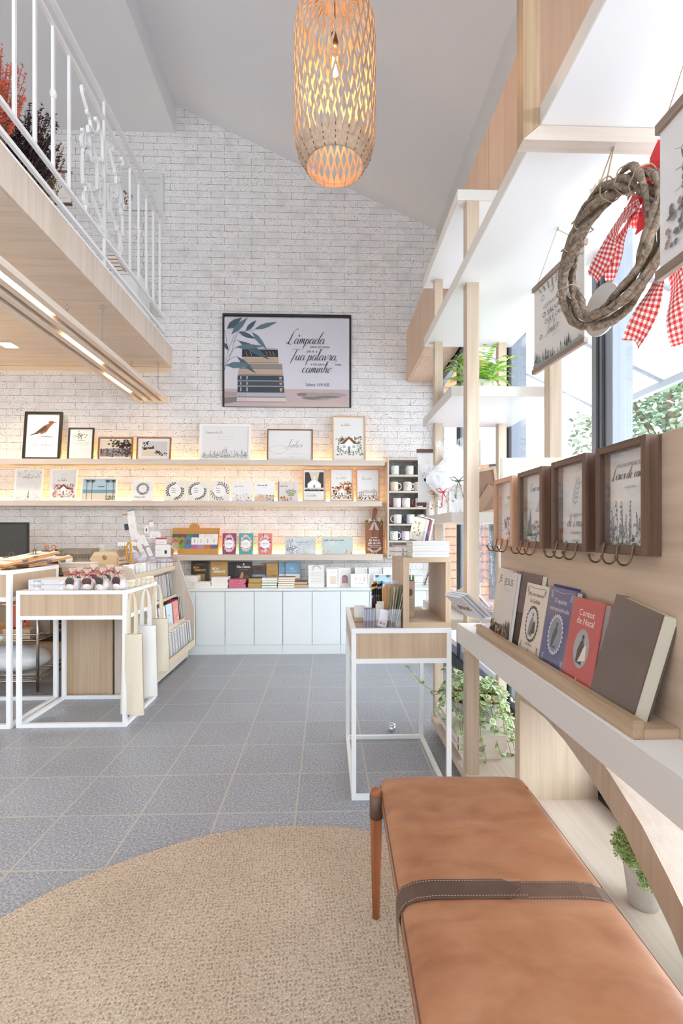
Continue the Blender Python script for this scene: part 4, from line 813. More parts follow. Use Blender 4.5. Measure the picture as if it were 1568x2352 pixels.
def church(a, w, h):
    a.rect(-w*.45, w*.45, h*.30, h*.93, 7); a.P([(-w*.25, h*.93), (w*.25, h*.93), (w*.15, h*.6), (-w*.1, h*.62)], 9)
    a.P([(-w*.32, h*.42), (-w*.32, h*.54), (0, h*.72), (w*.32, h*.54), (w*.32, h*.42)], 12); a.P([(-w*.36, h*.54), (0, h*.74), (w*.36, h*.54), (0, h*.70)], 6); a.rect(-.005, .005, h*.7, h*.8, 12)
    a.rect(-.009, .009, h*.42, h*.51, 2); a.rect(-w*.45, w*.45, h*.36, h*.42, 9); a.scatter(-w*.45, w*.45, h*.32, h*.37, [2, 7], 30, .006); a.lines(-w*.35, w*.35, h*.22, 1, .01, 6); a.script('Casa do Senhor', -w*.38, h*.13, .009, 2, .05)
def autumn(a, w, h): a.lines(-w*.28, w*.28, h*.88, 2, .012, 6); a.script('ao Senhor', -w*.30, h*.70, .015, 2, .07); a.scatter(-w*.1, w*.46, h*.35, h*.62, [10, 5, 10], 70, .009); house(a, w, h, h*.16, w*.36, 10, cols=(10, 5, 7))
def nazare(a, w, h):
    a.script('Nazaré', -w*.34, h*.68, .020, 2, .05); a.lines(-w*.2, w*.3, h*.60, 1, .01, 6)
    a.P([(-w*.48, h*.26), (-w*.1, h*.36), (w*.1, h*.32), (w*.3, h*.39), (w*.48, h*.28), (w*.48, h*.24), (-w*.48, h*.24)], 6)
    for x in (-.38, -.3, -.22, .28, .40): a.P([(w*x-.004, h*.15), (w*x+.004, h*.15), (w*x, h*.34)], 7)
    a.scatter(-w*.48, w*.48, h*.03, h*.18, [5, 10, 9, 12, 7], 90, .007)
pic(694.5, 748, 1076, Z2, PIN, church, 'light wood frame with a dark photograph of a white chapel', CO, .012, .018, group=GM_)
pic(758, 812, 1075.5, Z2, wood('rosewood', 'E0AE8A', 'CC9068', 'z', 2), autumn, 'light wood frame with an orange autumn cottage', CO, .012, .018, group=GM_)
pic(818, 872, 1076, Z2, wood('rosewood2', 'DCA27E', 'C98660', 'z', 2), nazare, 'light wood frame with misty hills and the word Nazaré', CO, .012, .018, group=GM_)
# big poster
t = thing('poster', 'big black framed poster of a book stack with cursive verse', 'poster', (0, 0, 0))
x0, x1 = xx(510.5, WY-.03), xx(806.5, WY-.03); z0, z1 = zz(660, 934.5, WY-.03), zz(660, 721, WY-.03); w, h = x1-x0, z1-z0
t.location = ((x0+x1)/2, WY-.03, z0); b = .022
obj('frame', MB().box(-w/2, w/2, 0, .028, 0, b).box(-w/2, w/2, 0, .028, h-b, h).box(-w/2, -w/2+b, 0, .028, b, h-b).box(w/2-b, w/2, 0, .028, b, h-b), BLK, t, bevel=.001)
W_, H_ = w-2*b, h-2*b
a = Art(); a.rect(-W_/2, W_/2, 0, H_, 0)
def q(u, v): return (-W_/2+u*W_, H_*(1-v))   # fractions from the upper left of the poster
def S(pts): return [q(u, v) for u, v in pts]
a.P(S([(0, .80), (1, .80), (1, 1), (0, 1)]), 1); [a.ell(*q(u, v), W_*ru, H_*rv, m, 22, .10) for u, v, ru, rv, m in ((.70, .865, .10, .030, 2), (.84, .855, .13, .018, 2), (.74, .895, .12, .028, 2), (.70, .90, .08, .016, 3), (.83, .885, .10, .014, 3), (.62, .86, .04, .02, 3), (.92, .865, .06, .012, 2))]; a.P(S([(0, .9), (.1, .89), (.1, .95), (0, .97)]), 3); a.P(S([(0, .83), (.1, .84), (.1, .88), (0, .9)]), 2); a.P(S([(.3, .96), (.9, .94), (1, .99), (.4, .99)]), 4)
bk = [(.345, .355, .14, .42, 5), (.42, .485, .145, .43, 6), (.485, .555, .12, .46, 7), (.555, .62, .115, .465, 6), (.625, .69, .10, .47, 5), (.69, .75, .10, .472, 8), (.75, .83, .10, .475, 5), (.835, .885, .095, .49, 9), (.888, .94, .095, .49, 10)]
bk[0] = (.36, .45, .14, .425, 7)
for v0, v1, u0, u1, m in [(.355, .45, .14, .425, 11), (.45, .515, .145, .43, 6), (.515, .585, .12, .46, 7), (.585, .65, .11, .465, 6), (.65, .715, .105, .47, 5), (.715, .775, .105, .472, 8), (.775, .85, .105, .475, 5), (.85, .90, .10, .49, 9), (.90, .955, .10, .49, 10)]:
    a.P(S([(u0, v0), (u1, v0), (u1+.004, v1-.004), (u0-.002, v1-.004)]), m); a.P(S([(u0, v1-.012), (u1, v1-.012), (u1, v1-.004), (u0, v1-.004)]), 3)
    if m in (5, 8): a.P(S([(u1-.035, v0+.015), (u1-.01, v0+.012), (u1-.015, v1-.022), (u1-.03, v1-.02)]), 6); a.P(S([(u0+.02, v0+.01), (u0+.03, v0+.01), (u0+.03, v1-.02), (u0+.02, v1-.02)]), 9); a.P(S([(u0+.07, v0+.01), (u0+.08, v0+.01), (u0+.08, v1-.02), (u0+.07, v1-.02)]), 9)
    if m in (9, 10):
        for d_ in (.02, .04, .065): a.line(S([(u0+d_, v0+.01), (u0+d_+.004, v1-.015)]), .002, 5)
for u in (.17, .205, .33, .36, .385): a.line(S([(u, .38), (u+.012, .43)]), .004, 6)
a.P(S([(.15, .335), (.41, .34), (.42, .36), (.14, .357)]), 9)
for pts in ([(0, .6), (.03, .38), (.08, .2)], [(.0, .58), (.05, .42), (.09, .22), (.13, .15)], [(.03, .38), (.01, .2), (0, .15)], [(.03, .45), (.08, .35), (.12, .33)], [(.02, .5), (.07, .45), (.11, .44)], [(.13, .16), (.18, .15), (.24, .14)], [(.06, .28), (.11, .25)]): a.line(S(pts), .003, 12)
for u, v, u2, v2, wd, m in [(.02, .13, .14, 0, .075, 12), (.055, .19, .185, 0, .06, 13), (.17, .15, .255, .03, .05, 12), (.24, .13, .42, .045, .05, 13), (.11, .16, .25, .24, .05, 12), (.22, .16, .34, .36, .05, 13), (.11, .26, .36, .47, .075, 12), (.085, .335, .32, .32, .05, 13), (.10, .44, .25, .63, .05, 12), (.01, .54, .21, .53, .07, 13), (.0, .29, .03, .37, .04, 12)]:
    (xa, za), (xb, zb) = q(u, v), q(u2, v2); a.leaf(xa, za, math.hypot(xb-xa, zb-za), wd*1.15, math.atan2(zb-za, xb-xa), m); a.line([(xa, za), ((xa+xb)/2, (za+zb)/2+.002), (xb, zb)], .0012, 11)
def big(tx, u, v, xh): x, z = q(u, v); a.script(tx, x, z, xh, 14, .105)
big('La^mpada', .50, .29, .054); big('Tua palavra,', .525, .475, .052); big('caminho.', .615, .615, .052)
for tx, u, v, s in (('para os meus', .765, .335, .038), ('pés é  a', .70, .385, .036), ('e luz para o', .755, .53, .036), ('meu', .91, .53, .036), ('Salmo 119.105', .745, .765, .042)):
    x, z = q(u, v); a.text(tx, x, z, s, 15, bold=.005)
obj('print', a, [mat('poster_lilac', 'CFCAD1', .5), mat('poster_pinkish', 'BCA6A6', .5), mat('poster_smoke', 'A0938F', .5), mat('poster_dark', '7F7672', .5), mat('poster_tan', 'C2AE9D', .5), mat('poster_slate', '2C3640', .5), mat('poster_parchment', 'B79C82', .5), mat('poster_taupe', '8C8078', .5), mat('poster_navy', '38414D', .5), mat('poster_silver', 'A9ABB5', .5), mat('poster_blush', 'D2BFB7', .5), mat('poster_black', '1E1C20', .5), mat('poster_teal', '3C5560', .5), mat('poster_teal2', '566E77', .5), mat('poster_ink', '1B1A20', .5), mat('poster_ink2', '55525C', .5)], t)
# ---- lowest shelf
t = thing('card_display', 'tan cardboard display box with a round tab, filled with cards', 'display box', (xx(447, 4.92), 4.90, Z3+.0005), (R(-7), 0, 0))
KR = mat('kraft_board', 'C68F4E', .7); w = xx(500, 4.92)-xx(392, 4.92); hh = zz(447, 1211, 4.92)-Z3
obj('back', MB().prism([(-w/2, 0), (w/2, 0), (w/2, hh), (.02+.055, hh)]+[(.02+.055*cos(pi*i/12)-.04, hh+.052*sin(pi*i/12)) for i in range(13)]+[(-w/2, hh)], .05, .053, 'y'), KR, t)
obj('tray', MB().box(-w/2, w/2, -.012, -.008, 0, .058).box(-w/2, w/2, -.008, .05, 0, .003).prism([(-.008, 0), (.05, 0), (.05, hh), (-.008, .058)], w/2-.003, w/2, 'x').prism([(-.008, 0), (.05, 0), (.05, hh), (-.008, .058)], -w/2, -w/2+.003, 'x'), KR, t)
a = Art(); a.lines(-w*.42, -w*.2, .03, 2, .012, 1, .003); a.script('L', w*.32, .015, .011, 1, .08); a.v = [(x, y-.0122, z) for x, y, z in a.v]; obj('lettering', a, [KR, mat('dark_kraft', '7A4F22', .7)], t)
cols = [('3F6455', 'dark green'), ('7D4149', 'wine red'), ('567B5C', 'green'), ('4C5F78', 'slate blue'), ('EFE9E2', 'cream'), ('EBE4DC', 'cream'), ('F2EEE9', 'white')]
c2 = [('C98353', 'orange and brown'), ('8A9A3E', 'olive'), ('4B7EAA', 'blue with a brown bird'), ('F1ECE6', 'white and pink'), ('F1ECE6', 'white and lilac'), ('F1ECE6', 'white and rust'), ('F1ECE6', 'white and navy')]
bt = ['7D9A3A', '7D9A3A', '4B7EAA', 'B0648F', 'A48BB0', 'C2714A', '5F678C']; pos = ['first', 'second', 'third', 'fourth', 'fifth', 'sixth', 'seventh']
for r, (cc, zb, yy) in enumerate(((cols, .105, .030), (c2, .058, .004))):
    for i, (c, nmc) in enumerate(cc):
        cw = w/7.2; X = -w/2+(i+.6)*cw; hc = .10 if r == 0 else .112
        k = thing('bookmark_card', '%s card, %s in the %s row of the cardboard display' % (nmc, pos[i], ('back', 'front')[r]), 'card', (t.location.x+X, 4.90+yy+.012*(1-r)+.0, Z3+zb*.98+.002), (R(-7), 0, 0), 'cards in the cardboard display')
        obj('card', MB().box(-cw/2+.001, cw/2-.001, 0, .002, 0, hc), mat('card_'+c, c, .6), k); a = Art()
        if r == 0: a.lines(-cw*.3, cw*.3, hc*.8, 4, .012, 1, .001)
        else:
            if i < 3: a.P([(-cw*.3, hc*.5), (0, hc*.85), (cw*.4, hc*.7), (cw*.1, hc*.45), (-cw*.2, hc*.3)], 2)
            else: a.sprig(0, hc*.45, .04, pi/2, 3, n=3)
            a.rect(-cw/2+.001, cw/2-.001, 0, hc*.36, 4)
        obj('print', a, [PAPER, mat('p_white'), CO[4], CO[2+(8 if i % 2 else 0)], mat('band_'+bt[i], bt[i], .6)], k)
# flowered books
def flor(c, tx):
    def f(a, w, h):
        for k in range(34):
            t = 2*pi*k/34; a.ell(w*.37*cos(t)*random.uniform(.8, 1.08), h*.5+h*.39*sin(t)*random.uniform(.85, 1.05), .010, .010, random.choice(c), 9, .25, y=-(a.k+1+k*.1)*a.e)
        a.k += 5
        for k in range(14): t = 2*pi*k/14; a.leaf(w*.36*cos(t), h*.5+h*.39*sin(t), .018, .009, t+.5, 6)
        for cz in (.84, .17):
            for k in range(5): a.ell((k-2)*.010, h*cz+.006*(k % 2), .013, .013, c[k % len(c)], 10, .2)
        a.ell(0, h*.48, w*.33, h*.21, 2, 28, .03); a.text(tx, 0, h*.465, .0135 if len(tx) < 10 else .0095, 7, bold=.01); a.lines(-.02, .02, h*.56, 1, .01, 8); a.lines(-.02, .02, h*.42, 2, .008, 8)
    return f
FM = [mat('bloom_lilac', 'C9C2DC', .6), mat('label_white', 'F4F1EE', .6), mat('bloom_pink', 'E8A1A5', .6), mat('bloom_red', 'BC2F58', .6), mat('bloom_peach', 'F3CDBB', .6), mat('leaf_deep', '3F6B4C', .6), mat('title_grey', '5E5A66', .6), mat('p_pale')]
for (p0, p1, c, m1, tx, lab) in ((510, 541, '93405E', [1, 1, 5, 3], 'GRATIDÃO', 'wine red flowered journal reading GRATIDÃO'), (548, 580, '3FA7A6', [3, 5, 3, 5], 'DEVOCIONAL', 'turquoise flowered journal with pink roses'), (592, 624, 'E77F6C', [1, 4, 5, 1], 'VIRTUOSA', 'coral flowered journal reading VIRTUOSA')):
    book(xx(p1, 4.9)-xx(p0, 4.9), zz(560, 1225, 4.92)-Z3, .022, mat('cover_'+c, c, .4), flor(m1, tx), lab, ((xx(p0, 4.9)+xx(p1, 4.9))/2, 4.90, Z3+.0005), 0, R(6), 'flowered journals on the lowest wood shelf', FM)
def plq(a, w, h): a.scatter(-w*.46, -w*.1, h*.05, h*.5, [4, 4, 2, 12], 90, .006); a.scatter(-w*.42, -w*.25, h*.4, h*.85, [4, 2], 26, .005); a.script('Até ao Senhor eu falo', -w*.16, h*.66, .0085, 2, .07); a.lines(-w*.1, w*.3, h*.56, 1, .01, 2)
def plq2(a, w, h): a.script('Grande é o Senhor nosso Deus e forte', -w*.44, h*.78, .0075, 1, .08); a.scatter(w*.2, w*.48, h*.02, h*.3, [9, 2, 9], 50, .005); a.scatter(-w*.48, -w*.2, h*.02, h*.2, [9, 10], 30, .005)
tile(654, 724.5, 1233, Z3, blotch('wash_bluegrey', ['B9BFC0', 'C9CFCF', 'D8D8DA'], 14), plq, 'wide pale plaque with lilac blossom on its left', CO, 'wide plaques on the lowest wood shelf')
tile(739, 810, 1233, Z3, blotch('wash_seafoam', ['C5CFC8', 'B9CBCB', 'D9D2C0'], 14), plq2, 'wide pale blue green plaque with two lines of script', CO, 'wide plaques on the lowest wood shelf')
# serving board with bow
t = thing('serving_board', 'brown wooden serving board with a lace bow and three hooks', 'board', (xx(859.5, 4.93), 4.93, Z3+.004), (R(-5), 0, 0))
w = xx(880, 4.93)-xx(839, 4.93); h = zz(860, 1195, 4.93)-Z3; hd = zz(860, 1168, 4.93)-Z3-h
DW = wood('dark_timber', '9C6038', '5E3219', 'z', 1.2, .5, .7)
obj('board', MB().prism([(-w/2, 0), (w/2, 0), (w/2, h-.01), (w/2-.01, h), (.022, h), (.018, h+.03), (.035, h+hd*.7), (.030, h+hd), (.012, h+hd+.012), (-.008, h+hd), (-.018, h+hd*.5), (-.018, h+.02), (-.026, h), (-w/2+.01, h), (-w/2, h-.01)], 0, .014, 'y'), DW, t, bevel=.002)
a = Art(); a.text('EU SOU', 0, h*.46, .018, 1, bold=.02); a.text('Eu Sou o', 0, h*.37, .030, 1, shear=.2, bold=.02); a.text('pão da vida', 0, h*.29, .028, 1, shear=.2, bold=.02); a.text('AQUELE QUE VEM A MIM', 0, h*.235, .0115, 1, bold=.02); a.text('NÃO TERÁ FOME', 0, h*.18, .012, 1, bold=.02); a.wreath(0, h*.26, w*.38, 1, 22, .3, pi*1.12, pi*1.88)
obj('lettering', a, [DW, mat('white_paint', 'F3F1EE', .6)], t)
bw_ = MB(); LACE = sheer('lace', 'F0EEEA', .75)
for sx in (-1, 1):
    bw_.grid(lambda u, v: (sx*(.008+.055*sin(pi*u)*(1 if u < .5 else 1)), -.012-.02*sin(2*pi*u), h-.005+.03*(cos(2*pi*u)*-.5+.5)*(v-.4)*2.2), 12, 4)
    bw_.grid(lambda u, v: (sx*(.004+.030*u)+(v-.5)*.026*(.5+u), -.010, h-.02-.085*u), 6, 2)
bw_.ball((0, -.018, h-.006), .012, 8); obj('bow', bw_, LACE, t)
gr = MB()
for k in range(34): s_ = random.choice((-1, 1)); leafcloud(gr, (s_*.07, -.012, h-.02+random.gauss(0, .02)), (.02, .006, .02), 1, (0,), .012)
obj('greenery', gr, mat('fresh_green', '9CC05A', .5), t)
for k in (-.04, 0, .04): obj('hook', MB().tube([(k, -.003, .03), (k, -.006, .0), (k, -.02, -.012), (k, -.03, .002)], .0022, 6), BRH, t)
# ================================================================== white base cabinets along the brick wall
YC, ZC = 4.735, .648
CW_ = mat('cabinet_white', 'E6EAEA', .35)
dl = [382, 448.5, 516.3, 583.6, 649, 716.4, 782, 848, 914, 980]
dx = [xx(p, YC) for p in dl]; dx.append(1.12)
lab = ['behind the notebook display', 'under the pink and cream book piles', 'under the small white frames', 'behind the white metal table', 'at the window end']
for i in range(5):
    x0, x1 = dx[2*i], dx[2*i+1+1] if 2*i+2 < len(dx) else dx[-1]
    t = thing('base_cabinet', 'white double-door base cabinet along the brick wall, %s' % lab[i], 'cabinet', (x0, YC, 0), 0, 'white base cabinets')
    obj('body', MB().box(.001, x1-x0-.001, .018, .312, .095, ZC-.025), CW_, t); obj('plinth', MB().box(.001, x1-x0-.001, .01, .30, 0, .095), CW_, t)
    m = dx[2*i+1]-x0
    for a_, b_ in ((0, m), (m, x1-x0)): obj('door', MB().box(a_+.003, b_-.003, 0, .018, .097, ZC-.03), CW_, t, bevel=.0012)
tag(obj('cabinet_worktop', MB().box(dx[0], dx[-1], YC-.004, WY-.002, ZC-.022, ZC), CW_, bevel=.001), 'long white worktop over the base cabinets, carrying books and small frames', 'worktop')
# books standing and lying on it
def sbook(p0, p1, yt, c, art, lab, mats, Y, h0=ZC, t_=.02, **k):
    Z = ZC+.0005; return book(xx(p1, Y)-xx(p0, Y), zz((p0+p1)/2, yt, Y)-Z, t_, c, art, lab, ((xx(p0, Y)+xx(p1, Y))/2, Y, Z), 0, R(4), 'books standing on the white worktop', mats, **k)
BM = [mat('title_orange', 'E8A05A', .5), mat('title_white', 'F2EFEA', .5), mat('gold_dim', 'A8843F', .5), mat('dusk', '6D5A48', .5), mat('sky_band', '7FA9C4', .5), mat('sunset', 'E0A37E', .5), mat('dark_soil', '4E382C', .5), mat('wheat', 'C49A5A', .5)]
def boa(m):
    def f(a, w, h): a.text('BOA', -w*.22, h*.70, .030, m, shear=.2, bold=.03); a.text('SEMENTE', 0, h*.60, .028, m, shear=.2, bold=.03); a.rect(-w*.2, w*.3, h*.2, h*.48, 3); a.lines(-w*.3, w*.3, h*.9, 2, .012, 3)
    return f
def boa2(a, w, h): a.rect(-w*.46, w*.46, h*.03, h*.97, 8); a.text('BOA', -w*.22, h*.66, .032, 2, shear=.2, bold=.03); a.text('SEMENTE', 0, h*.54, .029, 2, shear=.2, bold=.03); a.scatter(-w*.2, w*.3, h*.2, h*.4, [7, 4], 24, .010); a.lines(-w*.25, w*.25, h*.88, 2, .010, 7)
def pao(a, w, h): a.ell(0, h*.9, .009, .009, 2, 14); a.text('Pão Diário', 0, h*.74, .032, 2, bold=.03); a.lines(-w*.3, w*.3, h*.66, 1, .01, 2); a.P([(-w*.3, 0), (-w*.05, h*.1), (0, h*.5), (-w*.1, h*.6), (-w*.25, h*.35)], 8); a.ell(w*.2, h*.3, .03, .035, 4, 12)
def sk(a, w, h): a.rect(-w*.5, w*.5, 0, h*.3, 6); a.rect(-w*.5, w*.5, h*.3, h*.55, 5); a.ell(0, h*.83, .03, .018, 7, 14); a.text('Mensagem', 0, h*.5, .014, 2, shear=.3); a.scatter(0, w*.4, h*.1, h*.4, [7, 6], 12, .012)
def bom(a, w, h): a.rect(-w*.46, w*.46, h*.04, h*.97, 8); a.script('Deus', -w*.2, h*.40, .017, 7, .1); a.text('Manhã com', 0, h*.6, .014, 7); a.ell(w*.2, h*.2, .025, .03, 2, 10)
def sal(a, w, h): a.rect(-w*.5, w*.5, h*.0, h*.33, 6); a.rect(-w*.5, w*.5, h*.33, h*.5, 2); a.rect(-w*.5, w*.5, h*.5, h*.96, 5); a.script('Av', -w*.2, h*.70, .014, 2, .1); a.text('VIEMENT', .01, h*.60, .015, 2)
DKB = mat('dark_book', '3B3430', .4)
sbook(438, 478, 1289, DKB, boa(1), 'black book titled BOA SEMENTE in orange letters', BM, 4.97)
sbook(483, 522, 1289.5, mat('ochre_book', 'BE8F4C', .4), boa2, 'ochre book titled BOA SEMENTE in white letters', BM, 4.97)
sbook(524, 540, 1291, mat('black_book', '2E2A2A', .4), None, 'narrow black book left of the Pão Diário volume', BM, 4.98, t_=.012)
sbook(540, 578, 1290.5, mat('espresso_book', '44342B', .4), pao, 'dark brown book titled Pão Diário', BM, 4.975)
sbook(579, 609, 1299, mat('umber_book', '5A443A', .4), sk, 'small brown and blue book with a sunset band, right of Pão Diário', BM, 4.985)
sbook(611, 638, 1293, mat('amber_book', 'B87F3E', .4), bom, 'amber book with the cursive word Deus', BM, 4.985)
sbook(640, 662, 1292, mat('sky_book', '6E98B4', .4), sal, 'blue book with orange foot, half hidden behind its twin', BM, 4.99, t_=.014)
sbook(656, 689, 1292, mat('sky_book2', '6E98B4', .4), sal, 'blue book with orange foot, in front of its twin', BM, 4.965, t_=.014)
ORD = ['lowest', 'second from the bottom', 'third from the bottom', 'fourth from the bottom', 'fifth from the bottom', 'sixth from the bottom', 'seventh from the bottom', 'eighth from the bottom']
def od(i, n): return 'topmost' if i == n-1 else ORD[i] if i < len(ORD) else '%dth from the bottom' % (i+1)
def flatbook(x0, x1, y0, y1, z, h, c, lab, group, name='book', cat='book', pg=PAGES, rz=0, stripe=None):
    w, d = x1-x0, y1-y0; b = thing(name, lab, cat, ((x0+x1)/2, (y0+y1)/2, z), (0, 0, rz), group)
    k = min(.0022, h*.12)
    obj('cover', MB().box(-w/2, w/2, -d/2, d/2, 0, k).box(-w/2, w/2, -d/2, d/2, h-k, h).box(-w/2, w/2, d/2-k, d/2, k, h-k), c, b)
    obj('pages', MB().box(-w/2+.001, w/2-.001, -d/2+.002, d/2-k, k, h-k), stripe or pg, b); return b
def pile(p0, p1, yt, n, c, what, Y=4.79, z0=ZC, dep=.14, group=None, name='book', cat='book', stripe=None, jit=.006, **k):
    x0, x1 = xx(p0, Y), xx(p1, Y); H = zz((p0+p1)/2, yt, Y)-z0; cs = c if isinstance(c, list) else [c]
    for i in range(n):
        j = random.uniform(-jit, jit); hh = H/n
        flatbook(x0+j, x1+j, Y+random.uniform(0, jit), Y+dep, z0+.0006+i*hh, hh-.0006, cs[i % len(cs)], what % od(i, n), group or 'piled books on the white worktop', name, cat, rz=random.uniform(-.02, .02), stripe=stripe[i % len(stripe)] if stripe else None)
WB_ = mat('white_book', 'E9E7EE', .5); GLD = mat('gilt_pages', 'B99A5C', .4, .2); GRN = mat('green_book', '3C6E52', .5); BRB = mat('brown_book', '6A4B34', .5); PKB = mat('pink_book', 'C8607F', .5); PKS = spots('pink_spine', 'D2708C', ['F6E6EA'], 90, .3)
pile(420, 452, 1323, 4, WB_, 'white book, %s in the white pile next to the display end')
pile(446, 483, 1337, 3, WB_, 'white book, %s in the low white pile before the black BOA SEMENTE', Y=4.765, dep=.10)
pile(485, 523, 1326, 4, WB_, 'white book, %s in the pile under the ochre BOA SEMENTE')
pile(524, 563, 1331, 5, PKB, 'pink book, %s in the pink pile', stripe=[PKS])
pile(569, 599, 1328, 2, BRB, 'gilt-edged brown book, %s in the pile left of the green books', stripe=[GLD])
pile(601, 637, 1328, 4, [GRN, GRN, GRN, WB_], 'book, %s in the green pile with a white top')
pile(638, 676, 1326, 5, mat('tan_book', 'B08A68', .5), 'tan book, %s in the pile of five below the blue books')
pile(675, 706, 1336, 2, mat('dark_cover_book', '4C4440', .5), 'dark book with tan pages, %s in the low pair right of the tan books', stripe=[mat('tan_pages', 'C6A888', .7)])
# small white frames and cards on the worktop
GS = 'small white frames on the white worktop'
def vtxt(a, w, h): a.wreath(0, h*.80, w*.26, 3, 18, .4, 0, pi); a.lines(-w*.38, w*.38, h*.66, 8, h*.07, 2)
def arc_(a, w, h): a.lines(-w*.3, w*.3, h*.82, 1, .01, 6); a.rect(-w*.3, w*.3, h*.12, h*.6, 9); a.P([(-w*.1, h*.15), (w*.1, h*.15), (0, h*.5)], 6)
def door_(a, w, h): a.lines(-w*.3, w*.3, h*.84, 1, .01, 6); a.ell(0, h*.46, w*.3, h*.16, 2, 18); a.rect(-w*.3, w*.3, h*.12, h*.46, 2); a.rect(-w*.2, w*.2, h*.14, h*.5, 13)
def paz(a, w, h):
    for i, c in enumerate('PAZ'): a.text(c, (i-1)*w*.26, h*.48, .045, (13, 9, 13)[i])
    a.script('Sobre suas vidas', -w*.34, h*.2, .008, 6, .06)
def faint(a, w, h): a.script('no Senhor', -w*.34, h*.5, .010, 6, .06); a.lines(-w*.3, w*.3, h*.3, 2, .01, 6)
def beach2(a, w, h): a.rect(-w*.5, w*.5, h*.4, h, 8); a.rect(-w*.5, w*.5, h*.2, h*.4, 14); a.rect(-w*.5, w*.5, 0, h*.2, 9); [a.leaf(x*w, h*.95, .03, .007, pi+pi*k/6, 11) for x in (-.35, .3) for k in range(7)]
for p0, p1, yt, Y, bw, art, lab in [(708, 745, 1298, 4.86, .004, vtxt, 'white upright card with a leaf arch over lines of verse'), (747, 780, 1303, 4.95, .010, faint, 'white frame mostly hidden behind the frame with a pale arch'),
        (779, 805, 1304, 4.93, .010, door_, 'white frame showing a small red arched door'), (750, 779.5, 1306, 4.86, .011, arc_, 'white frame with a pale arch, in front'), (815, 843, 1303.5, 4.95, .010, faint, 'white frame behind the word PAZ'),
        (805.5, 848, 1318, 4.84, .011, paz, 'wide white frame reading PAZ'), (847, 876, 1303, 4.95, .010, faint, 'white frame with faint script, right of the one behind PAZ'), (880, 908, 1303, 4.955, .010, arc_, 'white frame partly hidden by the wooden cube'), (858, 901, 1318, 4.84, .010, beach2, 'small white framed beach scene standing behind the marker pens')]:
    pic(p0, p1, yt, ZC, WHF, art, lab, CO, bw, .014, R(5), GS, Y)
# ================================================================== mug cupboard
XM0, XM1, YM = xx(889.2, 4.84), 1.03, 4.84; ZM1, ZM0 = zz(900, 1051, YM), zz(900, 1282, YM)
t = thing('mug_cupboard', 'open pale wood wall cupboard with six compartments of mugs', 'cupboard', (XM0, YM, ZM0)); H = ZM1-ZM0; w = XM1-XM0; D = WY-.003-YM; b = .018
for x in (0, w-b): obj('side_panel', MB().box(x, x+b, 0, D, 0, H), ASZ, t, bevel=.001)
mz = []
for y in (1053.5, 1092, 1129.3, 1167, 1204.7, 1243.5, 1280):
    z = zz(900, y, YM)-ZM0; mz.append(z); obj('shelf_board', MB().box(b, w-b, .001, D, z-.010, z+.008), ASX, t)
obj('back', MB().box(b, w-b, D-.004, D, 0, H), mat('grey_back', '9A9791', .8, var=.3, vs=30), t)
ord6 = ['top', 'second', 'third', 'fourth', 'fifth', 'sixth']
MUG = {}
def mug(name, body, hand, hd, prof='straight'):
    k = thing('mug', '', 'mug', (0, 0, 0), 0, 'mugs in the wall cupboard'); r, h = .041, .095
    pr = [(0, .002), (r-.004, .002), (r-.001, .006), (r, .012), (r, h-.002), (r-.0015, h), (r-.003, h-.002), (r-.003, .006), (0, .006)]
    obj('cup', MB().lathe(pr, 28), body, k)
    obj('handle', MB().tube([(hd*(r-.002), 0, .078), (hd*(r+.016), 0, .080), (hd*(r+.030), 0, .062), (hd*(r+.029), 0, .038), (hd*(r+.014), 0, .019), (hd*(r-.002), 0, .018)], [.0055]*6, 8), hand, k); return k
CER = mat('ceramic', 'F1F0EE', .2)
mm = {'jar': (spots('mug_jar', 'E4E8E4', ['5E7D7A', '8FA39C'], 171, .4), mat('mug_green', '3E5C4A', .3)), 'town': (spots('mug_town', 'EDE8DF', ['4D4A46', '9AA08C', 'B09A7C'], 152, .4), BLK), 'cream': (spots('mug_cream', 'E6D6BE', ['8C7458', 'B39A7A'], 209, .3), CER),
      'ink': (spots('mug_ink', 'EFE6D8', ['4B443E', '8F8273'], 133, .35), CER), 'berry': (spots('mug_berry', 'F2F0EF', ['7A2B3A', '4F5D6A', 'A34A55'], 228, .35), mat('mug_red', 'A83A3C', .3)), 'blue': (spots('mug_blue', 'F0F0F2', ['3B4F8C', '6E82B8', '8FA0C8'], 171, .4), mat('mug_navy', '27376B', .3)),
      'floral': (spots('mug_floral', 'F0F0F0', ['54768C', '9AB0BA', '7A8F6A'], 114, .45), CER), 'lilac': (spots('mug_lilac', 'E9E2EC', ['8E86A0', 'B8ACC8'], 190, .3), mat('mug_lilac_handle', 'D9CFE2', .3)), 'white': (spots('mug_white', 'F0EFEE', ['7C88A8', 'A8AEBE'], 152, .25), CER)}
